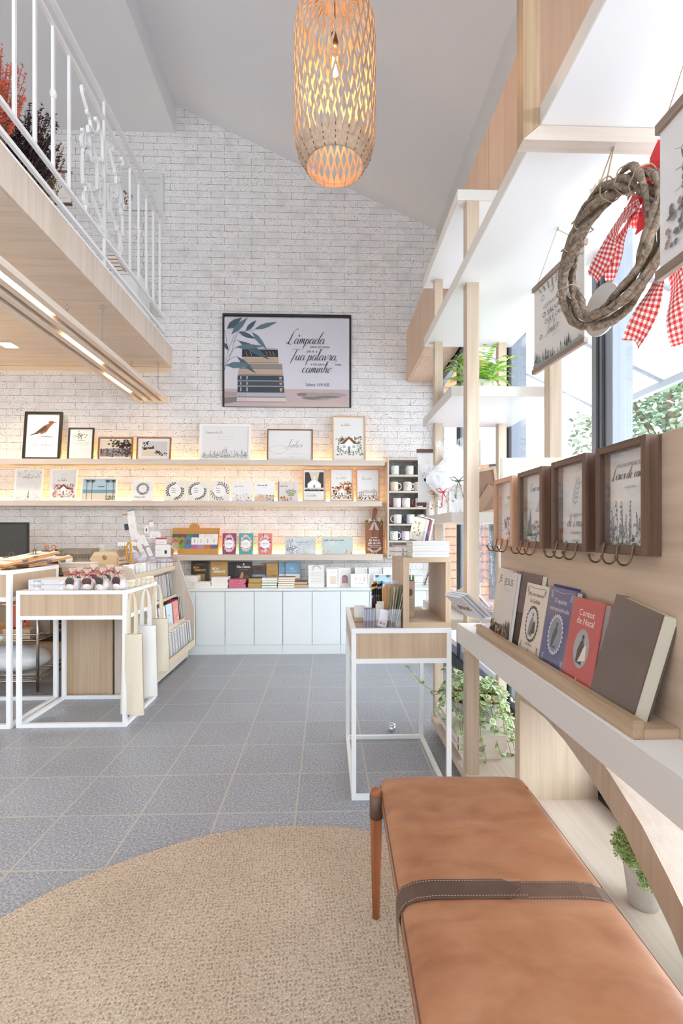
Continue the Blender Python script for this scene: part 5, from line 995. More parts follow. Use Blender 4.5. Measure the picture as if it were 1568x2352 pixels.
rows = [(0, 907, 'jar', 1, 'pale mug with a grey green jar pattern and green handle, top compartment'), (0, 940.5, 'town', 1, 'white mug with a printed town and black handle, top compartment'),
        (1, 905.5, 'cream', 1, 'cream mug with brown lettering and big white handle'), (1, 935.5, 'ink', 1, 'cream mug with black line drawing, middle of the second compartment'), (1, 961, 'cream', -1, 'cream mug right end of the second compartment, half behind the banner'),
        (2, 912, 'berry', -1, 'white mug with dark berries and red handle, left of the third compartment'), (2, 932.5, 'berry', -1, 'white mug with dark berries, centre of the third compartment'), (2, 963, 'berry', -1, 'white mug with red handle beside the hanging banner'),
        (3, 913, 'white', -1, 'large white mug with white handle, left of the fourth compartment'), (3, 943, 'blue', -1, 'white mug with blue village pattern and navy handle, centre of the fourth compartment'), (3, 967.5, 'blue', -1, 'white mug with blue village pattern, right of the fourth compartment'),
        (4, 904.5, 'floral', 1, 'white mug with a blue flower, left of the fifth compartment'), (4, 931.5, 'lilac', 1, 'lilac marbled mug with script, centre of the fifth compartment')]
for r, px, kd, hd, lab in rows:
    key = (kd, hd)
    P_ = (xx(px, 4.89), 4.90, ZM0+mz[r+1]+.0085)
    if key not in MUG: MUG[key] = mug('mug', mm[kd][0], mm[kd][1], hd); MUG[key].location = P_; MUG[key]['label'] = lab
    else: dup(MUG[key], P_, label=lab)
t = thing('gift_tin', 'green and white patterned tin in the fifth mug compartment', 'tin', (xx(961, 4.9), 4.91, ZM0+mz[5]+.0085)); obj('can', MB().lathe([(0, 0), (.037, 0), (.037, .098), (0, .098)], 24), spots('tin_green', '4E8B52', ['DDE8D4', 'F2F2F2', '2F6A3C'], 70, .45), t); obj('lid', MB().lathe([(.038, .09), (.038, .1), (0, .1)], 24), CER, t)
t = thing('gift_box', 'small white gift box with a faint round print, before the green tin', 'box', (xx(962, 4.86), 4.865, ZM0+mz[5]+.0085)); obj('carton', MB().box(-.024, .024, -.012, .012, 0, .085), PAPER, t); a = Art(); a.ell(0, .05, .014, .014, 1, 20); a.ell(0, .05, .012, .012, 0, 20); a.v = [(x, y-.0122, z) for x, y, z in a.v]; obj('print', a, [PAPER, INKG], t)
flatbook(xx(897, 4.9), xx(925, 4.9), 4.88, 4.99, ZM0+mz[6]+.0085, .03, PAPER, 'patterned notepad lying in the lowest mug compartment', 'notepads in the mug cupboard', 'notepad', 'notepad', stripe=spots('pad_print', 'E8E8E8', ['4D5A66', '97A0A8'], 120, .4))
# hanging scroll banner with blank back, in front of the mug cupboard
def banner(lab, X=None, Y=None, c=None, w=.3, h=.33, rz=0, rod=.022, wd=WNX, art=None, mats=(), strings=.12, col=PAPER, rodx=.0, name='scroll_banner', hooks=True):
    t = thing(name, lab, 'banner', c, (0, 0, rz), None)
    obj('sheet', MB().box(-w/2, w/2, -.001, .001, -h, 0), col, t)
    for z in (0, -h): obj('rod', MB().box(-w/2-.008-rodx, w/2+.008+rodx, -.009, .009, z-rod/2, z+rod/2), wd, t, bevel=.002)
    if strings:
        for s_ in (-1, 1): obj('string', MB().tube([(s_*(w/2-.02), 0, rod/2), (0, 0, strings)], .0011, 5), mat('twine', 'B7A287', .9), t)
    if art: a = Art(); art(a, w, h); a.v = [(x, y-.001, z) for x, y, z in a.v]; obj('print', a, [col]+list(mats), t)
    return t
yb = 2.985; banner('plain white scroll banner with dark rods hanging before the mug cupboard', c=((xx(958, yb)+xx(1006, yb))/2, yb, zz(980, 1036, yb)), w=xx(1006, yb)-xx(961, yb), h=zz(980, 1036, yb)-zz(980, 1158, yb), strings=.152, col=mat('banner_white', 'F2F2F2', .7), wd=WNX)
# ================================================================== white metal tables
def mtable(lab, x0, x1, y0, y1, H, b=.021, drop=.135, panel=True, low=True):
    t = thing('metal_table', lab, 'table', (x0, y0, 0), 0, 'white metal framed tables'); w, d = x1-x0, y1-y0
    for X in (0, w-b):
        for Y in (0, d-b): obj('leg', MB().box(X, X+b, Y, Y+b, 0, H-b), METW, t, bevel=.001)
    for Z in (0, H-drop-b, H-b):
        p, q_ = (b, w-b) if Z < H-b else (0, w)
        for Y in (0, d-b): obj('rail', MB().box(p, q_, Y, Y+b, Z, Z+b), METW, t, bevel=.0008)
        for X in (0, w-b): obj('rail', MB().box(X, X+b, b, d-b, Z, Z+b), METW, t, bevel=.0008)
    obj('tabletop', MB().box(b, w-b, b, d-b, H-.02, H-.004), OFX, t)
    for Y in (.004, d-.014): obj('apron', MB().box(b, w-b, Y, Y+.010, H-drop, H-b), OFZ, t)
    for X in (.004, w-.014): obj('apron', MB().box(X, X+.010, b, d-b, H-drop, H-b), OFZ, t)
    return t
mtable('white metal table with oak apron by the window unit, holding the cube', .111, .562, 2.145, 2.795, .768)
mtable('white metal table with oak apron, tote bags hang from its side', -1.903, -1.236, 3.0, 3.53, .842, .024, .155)
mtable('tall white metal table at the left edge, holding the clipboards', -2.95, -1.930, 2.99, 3.52, .968, .026, .165)
# ---- on the right metal table
TZ = .766
t = thing('display_cube', 'open oak box standing on the white metal table by the window unit', 'box', (0, 0, TZ))
yc0, yc1 = 2.155, 2.52; X0, X1 = xx(925.5, yc0), xx(1035.5, yc0); hb = zz(980, 1281, yc0)-TZ; b = .028
obj('side_panel', MB().box(X0, X0+b, yc0, yc1, b, hb-b*.75), OFZ, t, bevel=.001); obj('side_panel', MB().box(X1-b*.9, X1, yc0, yc1, b, hb-b*.75), OFZ, t, bevel=.001)
obj('top_panel', MB().box(X0, X1, yc0, yc1, hb-b*.75, hb), OFX, t, bevel=.001); obj('bottom_panel', MB().box(X0, X1, yc0, yc1, 0, b), OFX, t, bevel=.001)
CT = TZ+hb
BW = mat('booklet_white', 'DEDEE2', .6)
for i in range(11): flatbook(X0+.045+random.uniform(-.002, .002), X1-.003+random.uniform(-.003, .002), 2.17, 2.34, CT+.0006+i*.0068, .0062, BW, 'white booklet, %s in the thick stack on the oak cube' % od(i, 11), 'white booklets on the oak cube', 'booklet', 'booklet')
for i in range(2):
    z = CT+.0006+i*.021; bx = thing('card_box', 'small white card box marked 5, %s of two on the oak cube' % ('lower', 'upper')[i], 'box', (X0+.022, 2.37, z), R(10), 'card boxes on the oak cube')
    obj('carton', MB().box(-.045, .040, -.05, .05, 0, .019), PAPER, bx, bevel=.0008); a = Art(); a.text('5', -.005, .003, .017, 1, bold=.03); a.lines(.01, .035, .012, 2, .006, 2); a.v = [(x, y-.0502, zq) for x, y, zq in a.v]; obj('print', a, [PAPER, INK, INKG], bx)
flatbook(X0-.004, X0+.055, 2.40, 2.50, CT+.043, .006, mat('red_edge', 'B04444', .5), 'thin red edged pad on the card boxes', 'pads on the oak cube', 'notepad', 'notepad')
# marker carton inside the cube
t = thing('pencil_carton', 'brown carton of coloured markers standing inside the oak cube', 'carton', (X0+b+.028, 2.30, TZ+b+.001), R(-4)); KB = mat('kraft_grey', 'B7A592', .7)
obj('carton', MB().box(-.024, .021, -.02, .02, 0, .175), KB, t); a = Art(); a.rect(.0, .019, .148, .168, 2); a.ell(-.002, .118, .014, .018, 3, 14, .1); a.lines(-.018, .018, .085, 8, .008, 4); a.ell(-.01, .018, .004, .004, 5, 10); a.ell(.008, .018, .007, .004, 6, 10); a.v = [(x, y-.0202, z) for x, y, z in a.v]
obj('print', a, [KB, INK, mat('label_pink', 'D9A7A5', .6), mat('sketch_brown', '5E5138', .6), INKG, mat('dot_dark', '444444'), mat('dot_yellow', 'D8A63C', .5)], t)
for k, c in enumerate(('A23A66', '4E9CB8', '77AE3C')): obj('marker', MB().lathe([(0, .17), (.0055, .17), (.0055, .188), (.002, .200), (0, .203)], 10, c=(-.016+k*.0155, 0, 0)), mat('marker_'+c, c, .4), t)
# acrylic organisers with stationery
ACR = clear('acrylic', 'FDFCFF', .25, .02)
def acr(lab, x0, x1, y0, y1, z, h, hb_, name='acrylic_organiser'):
    t = thing(name, lab, 'organiser', (x0, y0, z), 0, 'acrylic organisers'); w, d = x1-x0, y1-y0; k = .0025
    obj('walls', MB().box(0, w, 0, k, 0, h).box(0, k, k, d, 0, h).box(w-k, w, k, d, 0, h).box(0, w, d-k, d, 0, hb_).box(k, w-k, k, d-k, 0, k), ACR, t); return t
acr('clear holder with greeting cards on top of the white booklets', X0+.055, X0+.13, 2.22, 2.27, CT+.0006+11*.0068, .045, .06, 'card_holder')
for i, c in enumerate(('D8CDB6', 'C9B79A', 'E6E2DC', '3C4A66', 'B5474B', 'DAD6D0')): t = thing('greeting_card', '%s greeting card in the clear holder on the white booklets' % ('cream', 'tan', 'white', 'navy', 'red trimmed', 'pale grey')[i], 'card', (X0+.068+.009*i, 2.232+.004*i, CT+.079), (R(-8), R(14), 0), 'cards in the clear holder'); obj('card', MB().box(-.03, .03, 0, .0015, 0, .105+.004*(i % 2)), mat('gcard_'+c, c, .5), t); a = Art(); a.scatter(-.02, .02, .02, .09, [1, 2], 12, .005); obj('print', a, [PAPER, CO[4], CO[2]], t)
AX = [xx(p, 2.165) for p in (833, 862, 891, 921)]
for i, l in enumerate(('clear acrylic organiser packed with purple slips, leftmost', 'clear acrylic organiser holding a white envelope, in the middle', 'clear acrylic organiser with green striped sheets, beside the cube')): acr(l, AX[i]+.001, AX[i+1]-.001, 2.165, 2.215, TZ+.001, .085, .085)
ORD11 = ['first', 'second', 'third', 'fourth', 'fifth', 'sixth', 'seventh', 'eighth', 'ninth', 'tenth', 'last']
SL = [mat('slip_lilac', '8E88A8', .4), mat('slip_grey', 'B9BAC6', .4), mat('slip_dark', '5E5A70', .4)]
for i in range(11):
    x = AX[0]+.005+i*.0043; tag(obj('sticker_pack', MB().box(0, .0022, 0, .04, 0, .082), SL[i % 3], loc=(x, 2.17, TZ+.004), rot=(0, R(1.5), 0)), 'thin purple sticker pack in the leftmost organiser, %s from the left' % ORD11[i], 'sticker pack', 'purple sticker packs')
t = thing('envelope', 'white envelope with a barcode label standing in the middle organiser', 'envelope', (AX[1]+.03, 2.18, TZ+.004), (R(-4), R(12), 0)); obj('sleeve', MB().box(-.02, .02, 0, .004, 0, .078), PAPER, t); a = Art(); a.rect(-.012, -.003, .012, .022, 1); [a.rect(.003+k*.002, .004+k*.002, .010, .020, 2) for k in range(5)]; obj('print', a, [PAPER, INKG, INK], t)
t = thing('paper_strip', 'cream paper strips standing behind the white envelope', 'paper', (AX[1]+.022, 2.20, TZ+.005), 0); obj('sheet', MB().box(-.018, .018, -.002, .0, 0, .10).box(-.012, .022, .003, .005, 0, .112), mat('cream_paper', 'DDD2C0', .8), t)
for i in range(6):
    tag(obj('paper_sheet', MB().box(-.001, .001, 0, .035, 0, .175+.006*i), (mat('sheet_green', '5E8A58', .5), mat('sheet_cream', 'D9CFBE', .6), mat('sheet_kraft', 'B9A58E', .6))[i % 3], loc=(AX[2]+.007+i*.007, 2.17, TZ+.004), rot=(0, R(3+2.2*i), 0)), 'patterned paper sheet leaning in the organiser beside the cube, %s from the left' % pos[i], 'paper', 'patterned sheets beside the cube')
for i in range(4):
    t = thing('pencil_pouch', 'clear pouch of mauve pencils behind the organisers, %s from the left' % pos[i], 'pouch', (AX[2]-.002+i*.013, 2.262, TZ+.002), (R(-5), R(4+2*i), 0), 'pencil pouches'); obj('pencils', MB().box(-.012, .012, 0, .006, 0, .19), wood('mauve_pencils_z', '9C7A74', 'C8B2A0', 'z', 2), t); obj('pouch', MB().box(-.014, .014, -.002, .008, 0, .205), clear('pouch_film', 'FFFFFF', .2, .1), t)
for i in range(7):
    t = thing('pencil', 'natural wood pencil standing in the cup behind the organisers, %s from the left' % pos[i], 'pencil', (xx(881+2.2*i, 2.24), 2.235+.004*(i % 2), TZ+.002), (0, R(-2+.8*i), 0), 'natural wood pencils'); hp = .165+.005*(i % 3)
    obj('barrel', MB().lathe([(0, 0), (.0038, 0), (.0038, hp), (.001, hp+.016), (0, hp+.017)], 6, sm=False), mat('pencil_wood', 'D3A06A', .5), t); obj('tip', MB().lathe([(.0012, hp+.0145), (0, hp+.019)], 6), mat(('tip_green', 'tip_rust', 'tip_dark')[i % 3], ('4E7A3C', 'B06030', '443A34')[i % 3], .5), t)
acr('tall clear organiser for the black brush pens behind the others', xx(853, 2.30), xx(882, 2.30), 2.30, 2.36, TZ+.001, .13, .17)
PENC = ['E5C84A', 'E98F3C', 'E36A8C', '7CC46A', '5AA6D6', 'B57AC8', 'F0E060', 'E04848', '6AC8B8', 'F2A6B8', '8AD06A', '4C78C8']
for i in range(12):
    t = thing('brush_pen', 'black brush pen with a %s end in the tall organiser' % ('yellow', 'orange', 'pink', 'green', 'blue', 'lilac', 'lemon', 'red', 'teal', 'rose', 'lime', 'cobalt')[i], 'pen', (xx(856+4.2*(i % 6), 2.32), 2.315+.02*(i//6), TZ+.005+.0*(i//6)), 0, 'black brush pens')
    hp = .155+(.022 if i//6 else 0)+.003*(i % 3); obj('barrel', MB().lathe([(0, 0), (.0048, 0), (.0048, hp), (0, hp)], 8), BLK, t); obj('cap_end', MB().lathe([(.0048, hp), (.0042, hp+.010), (0, hp+.011)], 8), mat('pen_'+PENC[i], PENC[i], .4), t)
t = thing('card_tray', 'light wood tray holding white cards at the left end of the white metal table', 'tray', (.135, 2.33, TZ)); obj('tray', MB().box(0, .06, 0, .14, 0, .008).box(0, .06, 0, .006, .008, .02), OFX, t)
for i in range(4): tag(obj('white_card', MB().box(0, .055, 0, .004, 0, .055), PAPER, loc=(.139, 2.36+.022*i, TZ+.009), rot=(R(-14), 0, 0)), 'white card standing in the small wood tray, %s from the front' % pos[i], 'card', 'white cards in the tray')
# tin on the floor
t = thing('steel_tin', 'small shiny metal tin standing on the tiles behind the white metal table', 'tin', (fl(901, 1682).x, 2.89, 0)); obj('body', MB().lathe([(0, 0), (.020, 0), (.021, .002), (.021, .036), (0, .036)], 24), mat('steel', 'C8CCD2', .2, .9), t); obj('lid', MB().lathe([(.0215, .036), (.0215, .044), (.016, .047), (0, .047)], 24), mat('steel'), t)
# ================================================================== counter and notebook display on the left
XD0 = -1.93; CZ = .945
t = thing('work_counter', 'pale wood counter behind the tables, cluttered with packaging and tags', 'counter', (XD0, 3.56, 0))
obj('worktop', MB().box(0, .366, 0, 1.08, CZ-.03, CZ), OFX, t, bevel=.001); obj('front_panel', MB().box(0, .355, .02, .038, 0, CZ-.03), OFZ, t); obj('side_panel', MB().box(.0, .02, .04, 1.07, 0, CZ-.03), OFZ, t)
t = thing('notebook_display', 'stepped pale wood display unit with four tiers of notebooks beside the counter', 'display unit', (0, 0, 0))
Ye, Ys = 4.62, 3.60
prof = [(-1.56, .0), (-1.325, .0), (-1.325, .10), (-1.262, .115), (-1.262, .478), (-1.41, .93), (-1.48, .945), (-1.56, .945)]
obj('end_panel', MB().prism(prof, Ye, Ye+.02, 'y'), ASZ, t, bevel=.001); obj('end_panel', MB().prism([(x-.02*(x > -1.5), z) for x, z in prof], Ys-.02, Ys, 'y'), ASZ, t, bevel=.001)
obj('back_panel', MB().box(-1.56, -1.545, Ys, Ye, .1, .93), ASY, t); obj('top_board', MB().box(-1.56, -1.495, Ys, Ye, .93, .945), ASY, t)
TI = [(-1.445, .845, .885, -1.545), (-1.432, .59, .615, -1.54), (-1.352, .36, .392, -1.54), (-1.262, .118, .18, -1.54)]
for X, z0, z1, xb in TI:
    obj('tier', MB().box(xb, X-.012, Ys, Ye, z0, z0+.012), ASY, t); obj('lip', MB().box(X-.012, X, Ys, Ye, z0, z1), wood('ash_lip_y', 'D8C4AA', 'C2AA8E', 'y'), t, bevel=.001)
obj('plinth', MB().box(-1.34, -1.325, Ys, Ye, .02, .118), ASY, t)
# back desk with the monitor
t = thing('back_desk', 'pale wood desk behind the tables, along the brick wall, under the monitor', 'desk', (-4.6, 4.15, 0)); obj('desktop', MB().box(0, 2.66, 0, .6, .90, .93), OFX, t); obj('modesty_panel', MB().box(0, 2.66, .5, .52, 0, .9), OFZ, t); obj('side_panel', MB().box(2.63, 2.66, 0, .5, 0, .9), OFZ, t)
t = thing('monitor', 'black computer monitor seen at the left edge on the back desk', 'monitor', (-3.02, 4.40, .931)); obj('screen', MB().box(-.28, .28, .006, .02, .0, .345), mat('screen_off', '3A372F', .25), t); obj('bezel', MB().box(-.29, .29, .002, .03, -.0, .01).box(-.29, .29, .002, .03, .345, .36).box(-.29, -.28, .002, .03, .01, .345).box(.28, .29, .002, .03, .01, .345), BLK, t); obj('stand', MB().box(-.04, .04, .03, .05, -.0, .2).box(-.12, .12, .0, .14, -.0, .008), BLK, t)
m_ = t; t.location.x = xx(63, 4.40)-.29
# spiral notebooks: thing > cover, pages, spiral
def nb(x, y, z, h, w, th, c, lab, face, group, lean=R(5), spine='front', pm=PAGES, coil=None, title=None):
    """upright notebook; face 'spine' shows its coils to the aisle, 'cover' shows its front to the aisle"""
    t = thing('notebook', lab, 'notebook', (x, y, z), (0, 0, pi/2) if face == 'cover' else (0, 0, 0), group); coil = coil or mat('coil', '5E5F66', .3, .6)
    if face == 'cover':      # local x along the aisle (world y), local -y towards the aisle (+x)
        t.rotation_euler = (-lean, 0, pi/2); t.location.z += th*sin(lean); m = MB().box(-w/2, w/2, 0, .0015, 0, h).box(-w/2, w/2, th-.0015, th, 0, h); obj('cover', m, c, t); obj('pages', MB().box(-w/2+.004, w/2-.001, .0015, th-.0015, .001, h-.001), pm, t)
        cm = MB()
        for k in range(int(h/.011)): cm.tube([(-w/2+.003, -.002, .006+k*.011), (-w/2-.003, th*.4, .006+k*.011), (-w/2+.003, th+.001, .006+k*.011)], .001, 5)
        obj('spiral', cm, coil, t)
        if title: a = Art(); title(a, w, h); obj('print', a, [c]+CO, t)
    else:                    # coils face the aisle
        t.rotation_euler = (0, -lean, 0); t.location.z += w*sin(lean); obj('cover', MB().box(-w, 0, 0, .0015, 0, h).box(-w, 0, th-.0015, th, 0, h), c, t); obj('pages', MB().box(-w, -.004, .0015, th-.0015, .001, h-.001), pm, t)
        cm = MB()
        for k in range(int(h/.010)): cm.tube([(-.004, -.001, .006+k*.010), (.004, th*.25, .006+k*.010), (.004, th*.75, .006+k*.010), (-.004, th+.001, .006+k*.010)], .0011, 5)
        obj('spiral', cm, coil, t)
    return t
NBG = ['notebooks on the upper tier', 'notebooks on the middle tier', 'notebooks on the lowest tier']
cN = {'white': mat('nb_white', 'EDEBEA', .4), 'grey': mat('nb_grey', '8F9296', .4), 'mint': mat('nb_mint', 'C5D8D2', .4), 'pink': mat('nb_pink', 'E8A9A2', .4), 'coral': mat('nb_coral', 'DE8A80', .4), 'black': BLK, 'lilac': mat('nb_lilac', 'CFC9DA', .4), 'green': mat('nb_green', '7E9A86', .4), 'ice': mat('nb_ice', 'C9D6DE', .4), 'magenta': mat('nb_magenta', 'C24A80', .4)}
y = 4.585; up = [('mint', .022), ('grey', .03), ('black', .012), ('white', .03), ('grey', .028), ('black', .008), ('white', .034), ('lilac', .03), ('white', .02), ('mint', .02), ('coral', .02), ('white', .03), ('grey', .03), ('white', .03), ('pink', .03)]
for i, (c, th) in enumerate(up): y -= th+.004; nb(-1.452, y, .603, .205, .07, th, cN[c], '%s spiral notebook on the upper tier, %s from the brick wall' % (c, (pos+['eighth', 'ninth', 'tenth', 'eleventh', 'twelfth', 'thirteenth', 'fourteenth', 'fifteenth'])[i]), 'spine', NBG[0])
def t1(a, w, h): a.script('Grata', -w*.3, h*.5, .012, 2, .08); a.scatter(-w*.3, w*.3, .002, h*.2, [13, 4, 13], 24, .007)
def t2(a, w, h): [a.line([(-w*.3, h*(.4+.06*k)), (w*.3, h*(.5+.06*k))], .0012, 12) for k in range(4)]; a.scatter(-w*.4, w*.4, .002, h*.25, [13, 12], 22, .007)
nb(-1.372, 4.585, .374, .21, .09, .03, cN['ice'], 'pale grey spiral notebook on the middle tier beside the end panel', 'spine', NBG[1], coil=BLK)
nb(-1.372, 4.54, .374, .215, .09, .03, cN['black'], 'black notebook with a copper title on its spine, middle tier', 'spine', NBG[1], coil=mat('copper'))
nb(-1.372, 4.50, .374, .20, .09, .012, cN['magenta'], 'thin magenta notebook on the middle tier', 'spine', NBG[1], coil=cN['magenta'])
nb(-1.356, 4.395, .374, .20, .15, .02, cN['coral'], 'coral pink spiral notebook facing the aisle on the middle tier', 'cover', NBG[1], title=t2)
nb(-1.356, 4.215, .374, .20, .15, .02, cN['ice'], 'pale blue spiral notebook with a cursive title, facing the aisle', 'cover', NBG[1], title=t1)
nb(-1.356, 4.035, .374, .20, .15, .02, cN['white'], 'white spiral notebook facing the aisle, behind the tote bags', 'cover', NBG[1])
nb(-1.356, 3.855, .374, .20, .15, .02, cN['pink'], 'rose spiral notebook facing the aisle, nearest the tables', 'cover', NBG[1])
y = 4.56; lo = [('white', .045), ('grey', .045), ('lilac', .05), ('white', .05), ('lilac', .05), ('lilac', .05), ('white', .05), ('lilac', .05), ('white', .05)]
for i, (c, th) in enumerate(lo): nb(-1.277, y, .132, .225, .12, th, cN[c], '%s thick spiral notebook on the lowest tier, %s from the end panel' % (c, (pos+['eighth', 'ninth'])[i]), 'spine', NBG[2]); y -= th+.022
# small packs in the narrow top tier
PK = ['E9E4DC', 'F0ECE6', 'D8CFC4', 'EDEAE6', 'C9C2BA', 'F2EFEA']
for i in range(24):
    c = PK[i % 6]; y = 4.58-i*.040; t = thing('paper_pack', 'small pale paper pack leaning in the narrow top tier, %s from the end panel' % (['first', 'second', 'third', 'fourth', 'fifth', 'sixth', 'seventh', 'eighth', 'ninth', 'tenth', 'eleventh', 'twelfth', 'thirteenth', 'fourteenth', 'fifteenth', 'sixteenth', 'seventeenth', 'eighteenth', 'nineteenth', 'twentieth', 'twenty first', 'twenty second', 'twenty third', 'last'][i]), 'paper pack', (-1.468, y, .858), (R(-24), 0, R(22)), 'paper packs in the top tier')
    obj('sleeve', MB().box(-.06, .016, 0, .004, 0, .085+.01*(i % 3)), mat('pack_'+c, c, .5), t)
    if i % 3 != 2: a = Art(); a.rect(-.045, .0, .03, .06, 1+(i*7 % 4)); obj('print', a, [PAPER, CO[8], CO[4], INKG, CO[1]], t)
# ---- tote bags
TOT = mat('raw_cotton', 'E6DAC4', .9, var=.04, vs=120)
def tote(x, y, zt, w, h, lab, rz=0, c=TOT, bow=.01, z_hook=.76):
    t = thing('tote_bag', lab, 'tote bag', (x, y, zt), (0, 0, rz), 'tote bags'); m = MB()
    for s_ in (0, 1):
        def f(u, v):
            th = .004+.020*sin(pi*u)*(1-.4*v); wv = .006*sin(u*9+v*3+x*40)*v
            return ((u-.5)*w*(1-.10*(1-v)), (th+wv) if s_ else (-th+wv), -h*v)
        m.grid(f, 12, 14)
    obj('body', m, c, t)
    obj('hem', MB().box(-w*.45, w*.45, -.008, -.006, -.03, -.028).box(-w*.45, w*.45, .006, .008, -.03, -.028), mat('seam', 'C9BBA2', .9), t)
    for s_ in (-1, 1):
        hm = MB(); hh = z_hook-zt
        def f(u, v): a_ = u*pi; return (cos(a_)*w*.17+(v-.5)*.026*(1-.6*sin(a_)), s_*.007*(1-sin(a_)), hh*max(0, sin(a_))**.55)
        hm.grid(f, 18, 2); obj('handle', hm, c, t)
    return t
tote(-1.200, 3.005, .575, .155, .50, 'natural cotton tote bag hanging nearest the camera from the table corner', R(-14), z_hook=.83)
tote(-1.180, 3.17, .595, .16, .46, 'white cotton tote bag hanging second from the table side', R(-10), mat('white_cotton', 'F0EEEA', .9), z_hook=.83)
tote(-1.170, 3.36, .605, .17, .36, 'beige cotton tote bag hanging farthest along the table side', R(-8), z_hook=.84)
for y in (3.06, 3.2, 3.38): tag(obj('bag_hook', MB().tube([(-1.237, y, .84), (-1.22, y, .846), (-1.205, y, .835), (-1.203, y, .85)], .003, 6), METW), 'small white hook over the table rim holding the %s tote bag' % {3.06: 'nearest', 3.2: 'second', 3.38: 'farthest'}[y], 'hook', 'hooks for the tote bags')
# ---- on the middle table: stack of film-wrapped books, organza bags
TB = .840
for i in range(2): flatbook(-1.86, -1.55, 3.05, 3.27, TB+i*.033, .031, mat('soft_white', 'E5E3E4', .5), 'white film-wrapped book pack on the left table, %s of two' % ('lower', 'upper')[i], 'white book packs', 'book_pack', 'book pack', stripe=spots('pack_side', 'D9D8DC', ['A8A7AD', 'F2F2F4'], 60, .5))
flatbook(-1.62, -1.45, 3.10, 3.33, TB, .045, mat('soft_white'), 'grey white magazine pile behind the first organza bag', 'white book packs', 'book_pack', 'book pack', stripe=mat('lead_grey', 'A9A8AC', .6))
ORG = sheer('organza', 'F4EFEE', .34); RIB = mat('red_ribbon', 'B3232B', .45)
def organza(px, Y, lab, s=1.0, dark='3F4A46'):
    t = thing('organza_bag', lab, 'gift bag', (xx(px, Y), Y, TB), random.uniform(-.3, .3), 'organza gift bags'); w = .052*s
    def bag(u, v):
        a_ = 2*pi*u; k = (1, 1.08, 1.05, .95, .78, .45, .18, .30, .42)[min(8, int(v*8+.5))]; r = w*k*(1+.06*sin(5*a_)); return (r*cos(a_), r*.55*sin(a_), .135*s*v)
    m = MB().grid(bag, 24, 16); obj('sack', m, ORG, t)
    tag_ = MB().lathe([(0, .004), (.034*s, .004), (.036*s, .03), (.03*s, .06), (0, .064)], 16); obj('candle', tag_, mat('wax_white', 'E9E4E0', .5), t)
    obj('dark_tag', MB().ball((0, -.030*s, .055*s), .026*s, 12, sc=(1, .18, 1)), mat('tag_'+dark, dark, .5, var=.3, vs=60), t)
    rb = MB().tube([(w*.2*cos(k*.5), w*.12*sin(k*.5), .098*s) for k in range(13)], .0026, 6)
    for s_ in (-1, 1):
        rb.tube([(0, -.012, .098*s), (s_*.018, -.016, .116*s), (s_*.040, -.014, .112*s), (s_*.030, -.016, .100*s), (0, -.014, .098*s)], .0021, 6)
        rb.tube([(0, -.014, .098*s), (s_*.012, -.024, .085*s), (s_*.026, -.030, .060*s), (s_*.022, -.034, .030*s)], .0019, 6)
    obj('ribbon', rb, RIB, t); return t
organza(166, 3.06, 'organza gift bag with red ribbon, first from the left in the front row')
organza(201, 3.07, 'organza gift bag with red ribbon, second from the left in the front row', .95, '4A3A3C')
organza(236, 3.05, 'organza gift bag with red ribbon and dark tag, third in the front row', 1.02, '35423A')
organza(273, 3.07, 'organza gift bag with tall red bow, rightmost of the front row', 1.06, '4A3038')
organza(183, 3.19, 'organza gift bag in the back row between the first two', .98)
organza(216, 3.21, 'organza gift bag in the back row behind the third bag', 1.1, '5A3A40')
organza(252, 3.20, 'organza gift bag in the back row, half hidden by the rightmost', 1.1)
SOAP = sheer('cream_film', 'F1E8D2', .75)
for i in range(5):
    t = thing('soap_pack', 'cream film-wrapped pack on the table corner, %s from the organza bags' % pos[i], 'gift pack', (xx(298+9*i, 3.12+.05*i), 3.12+.07*i, TB), R(20+9*i), 'cream film packs'); m = MB(); m.ball((0, 0, .022), .036, 14, sc=(1.05, .6, .6)); m.box(-.03, .03, -.001, .001, .028, .055); obj('wrap', m, SOAP, t); obj('soap', MB().box(-.02, .02, -.012, .012, .004, .026), mat('cream_soap', 'EADFBF', .5), t, bevel=.004)
# ---- tall table: clipboards
ZT3 = .966
MDF = mat('honey_wood', 'C58A4A', .5, var=.12, vs=40)
def clip(px, Y, rz, lab, z, n=1, cl=True):
    t = thing('clipboard_planner', lab, 'clipboard', (xx(px, Y), Y, z+.028), (R(10), 0, rz), 'clipboards on the tall table')
    obj('board', MB().box(-.11, .11, -.15, .15, 0, .014), MDF, t, bevel=.005); obj('paper', MB().box(-.102, .095, -.14, .14, .0145, .017), mat('cream_sheet', 'EFE6DE', .7), t)
    c = MB().box(-.05, .05, .115, .14, .018, .022).tube([(-.012, .125, .022), (-.014, .13, .045), (0, .135, .052), (.014, .13, .045), (.012, .125, .022)], .003, 6); obj('clip', c, mat('antique_brass'), t, bevel=.001)
    obj('leather_loop', MB().box(.106, .1125, -.03, -.0, -.0005, .0175), STR, t); return t
clip(-2, 3.16, 0, 'clipboard planner with cream sheet at the far left of the tall table', ZT3+.0)
clip(38, 3.18, R(-24), 'clipboard planner, second from the left, its honey edge forward', ZT3+.018)
clip(66, 3.26, R(-30), 'clipboard planner, third from the left in the fanned row', ZT3+.037)
clip(99, 3.40, R(-32), 'clipboard planner, rightmost of the fanned row', ZT3+.0)
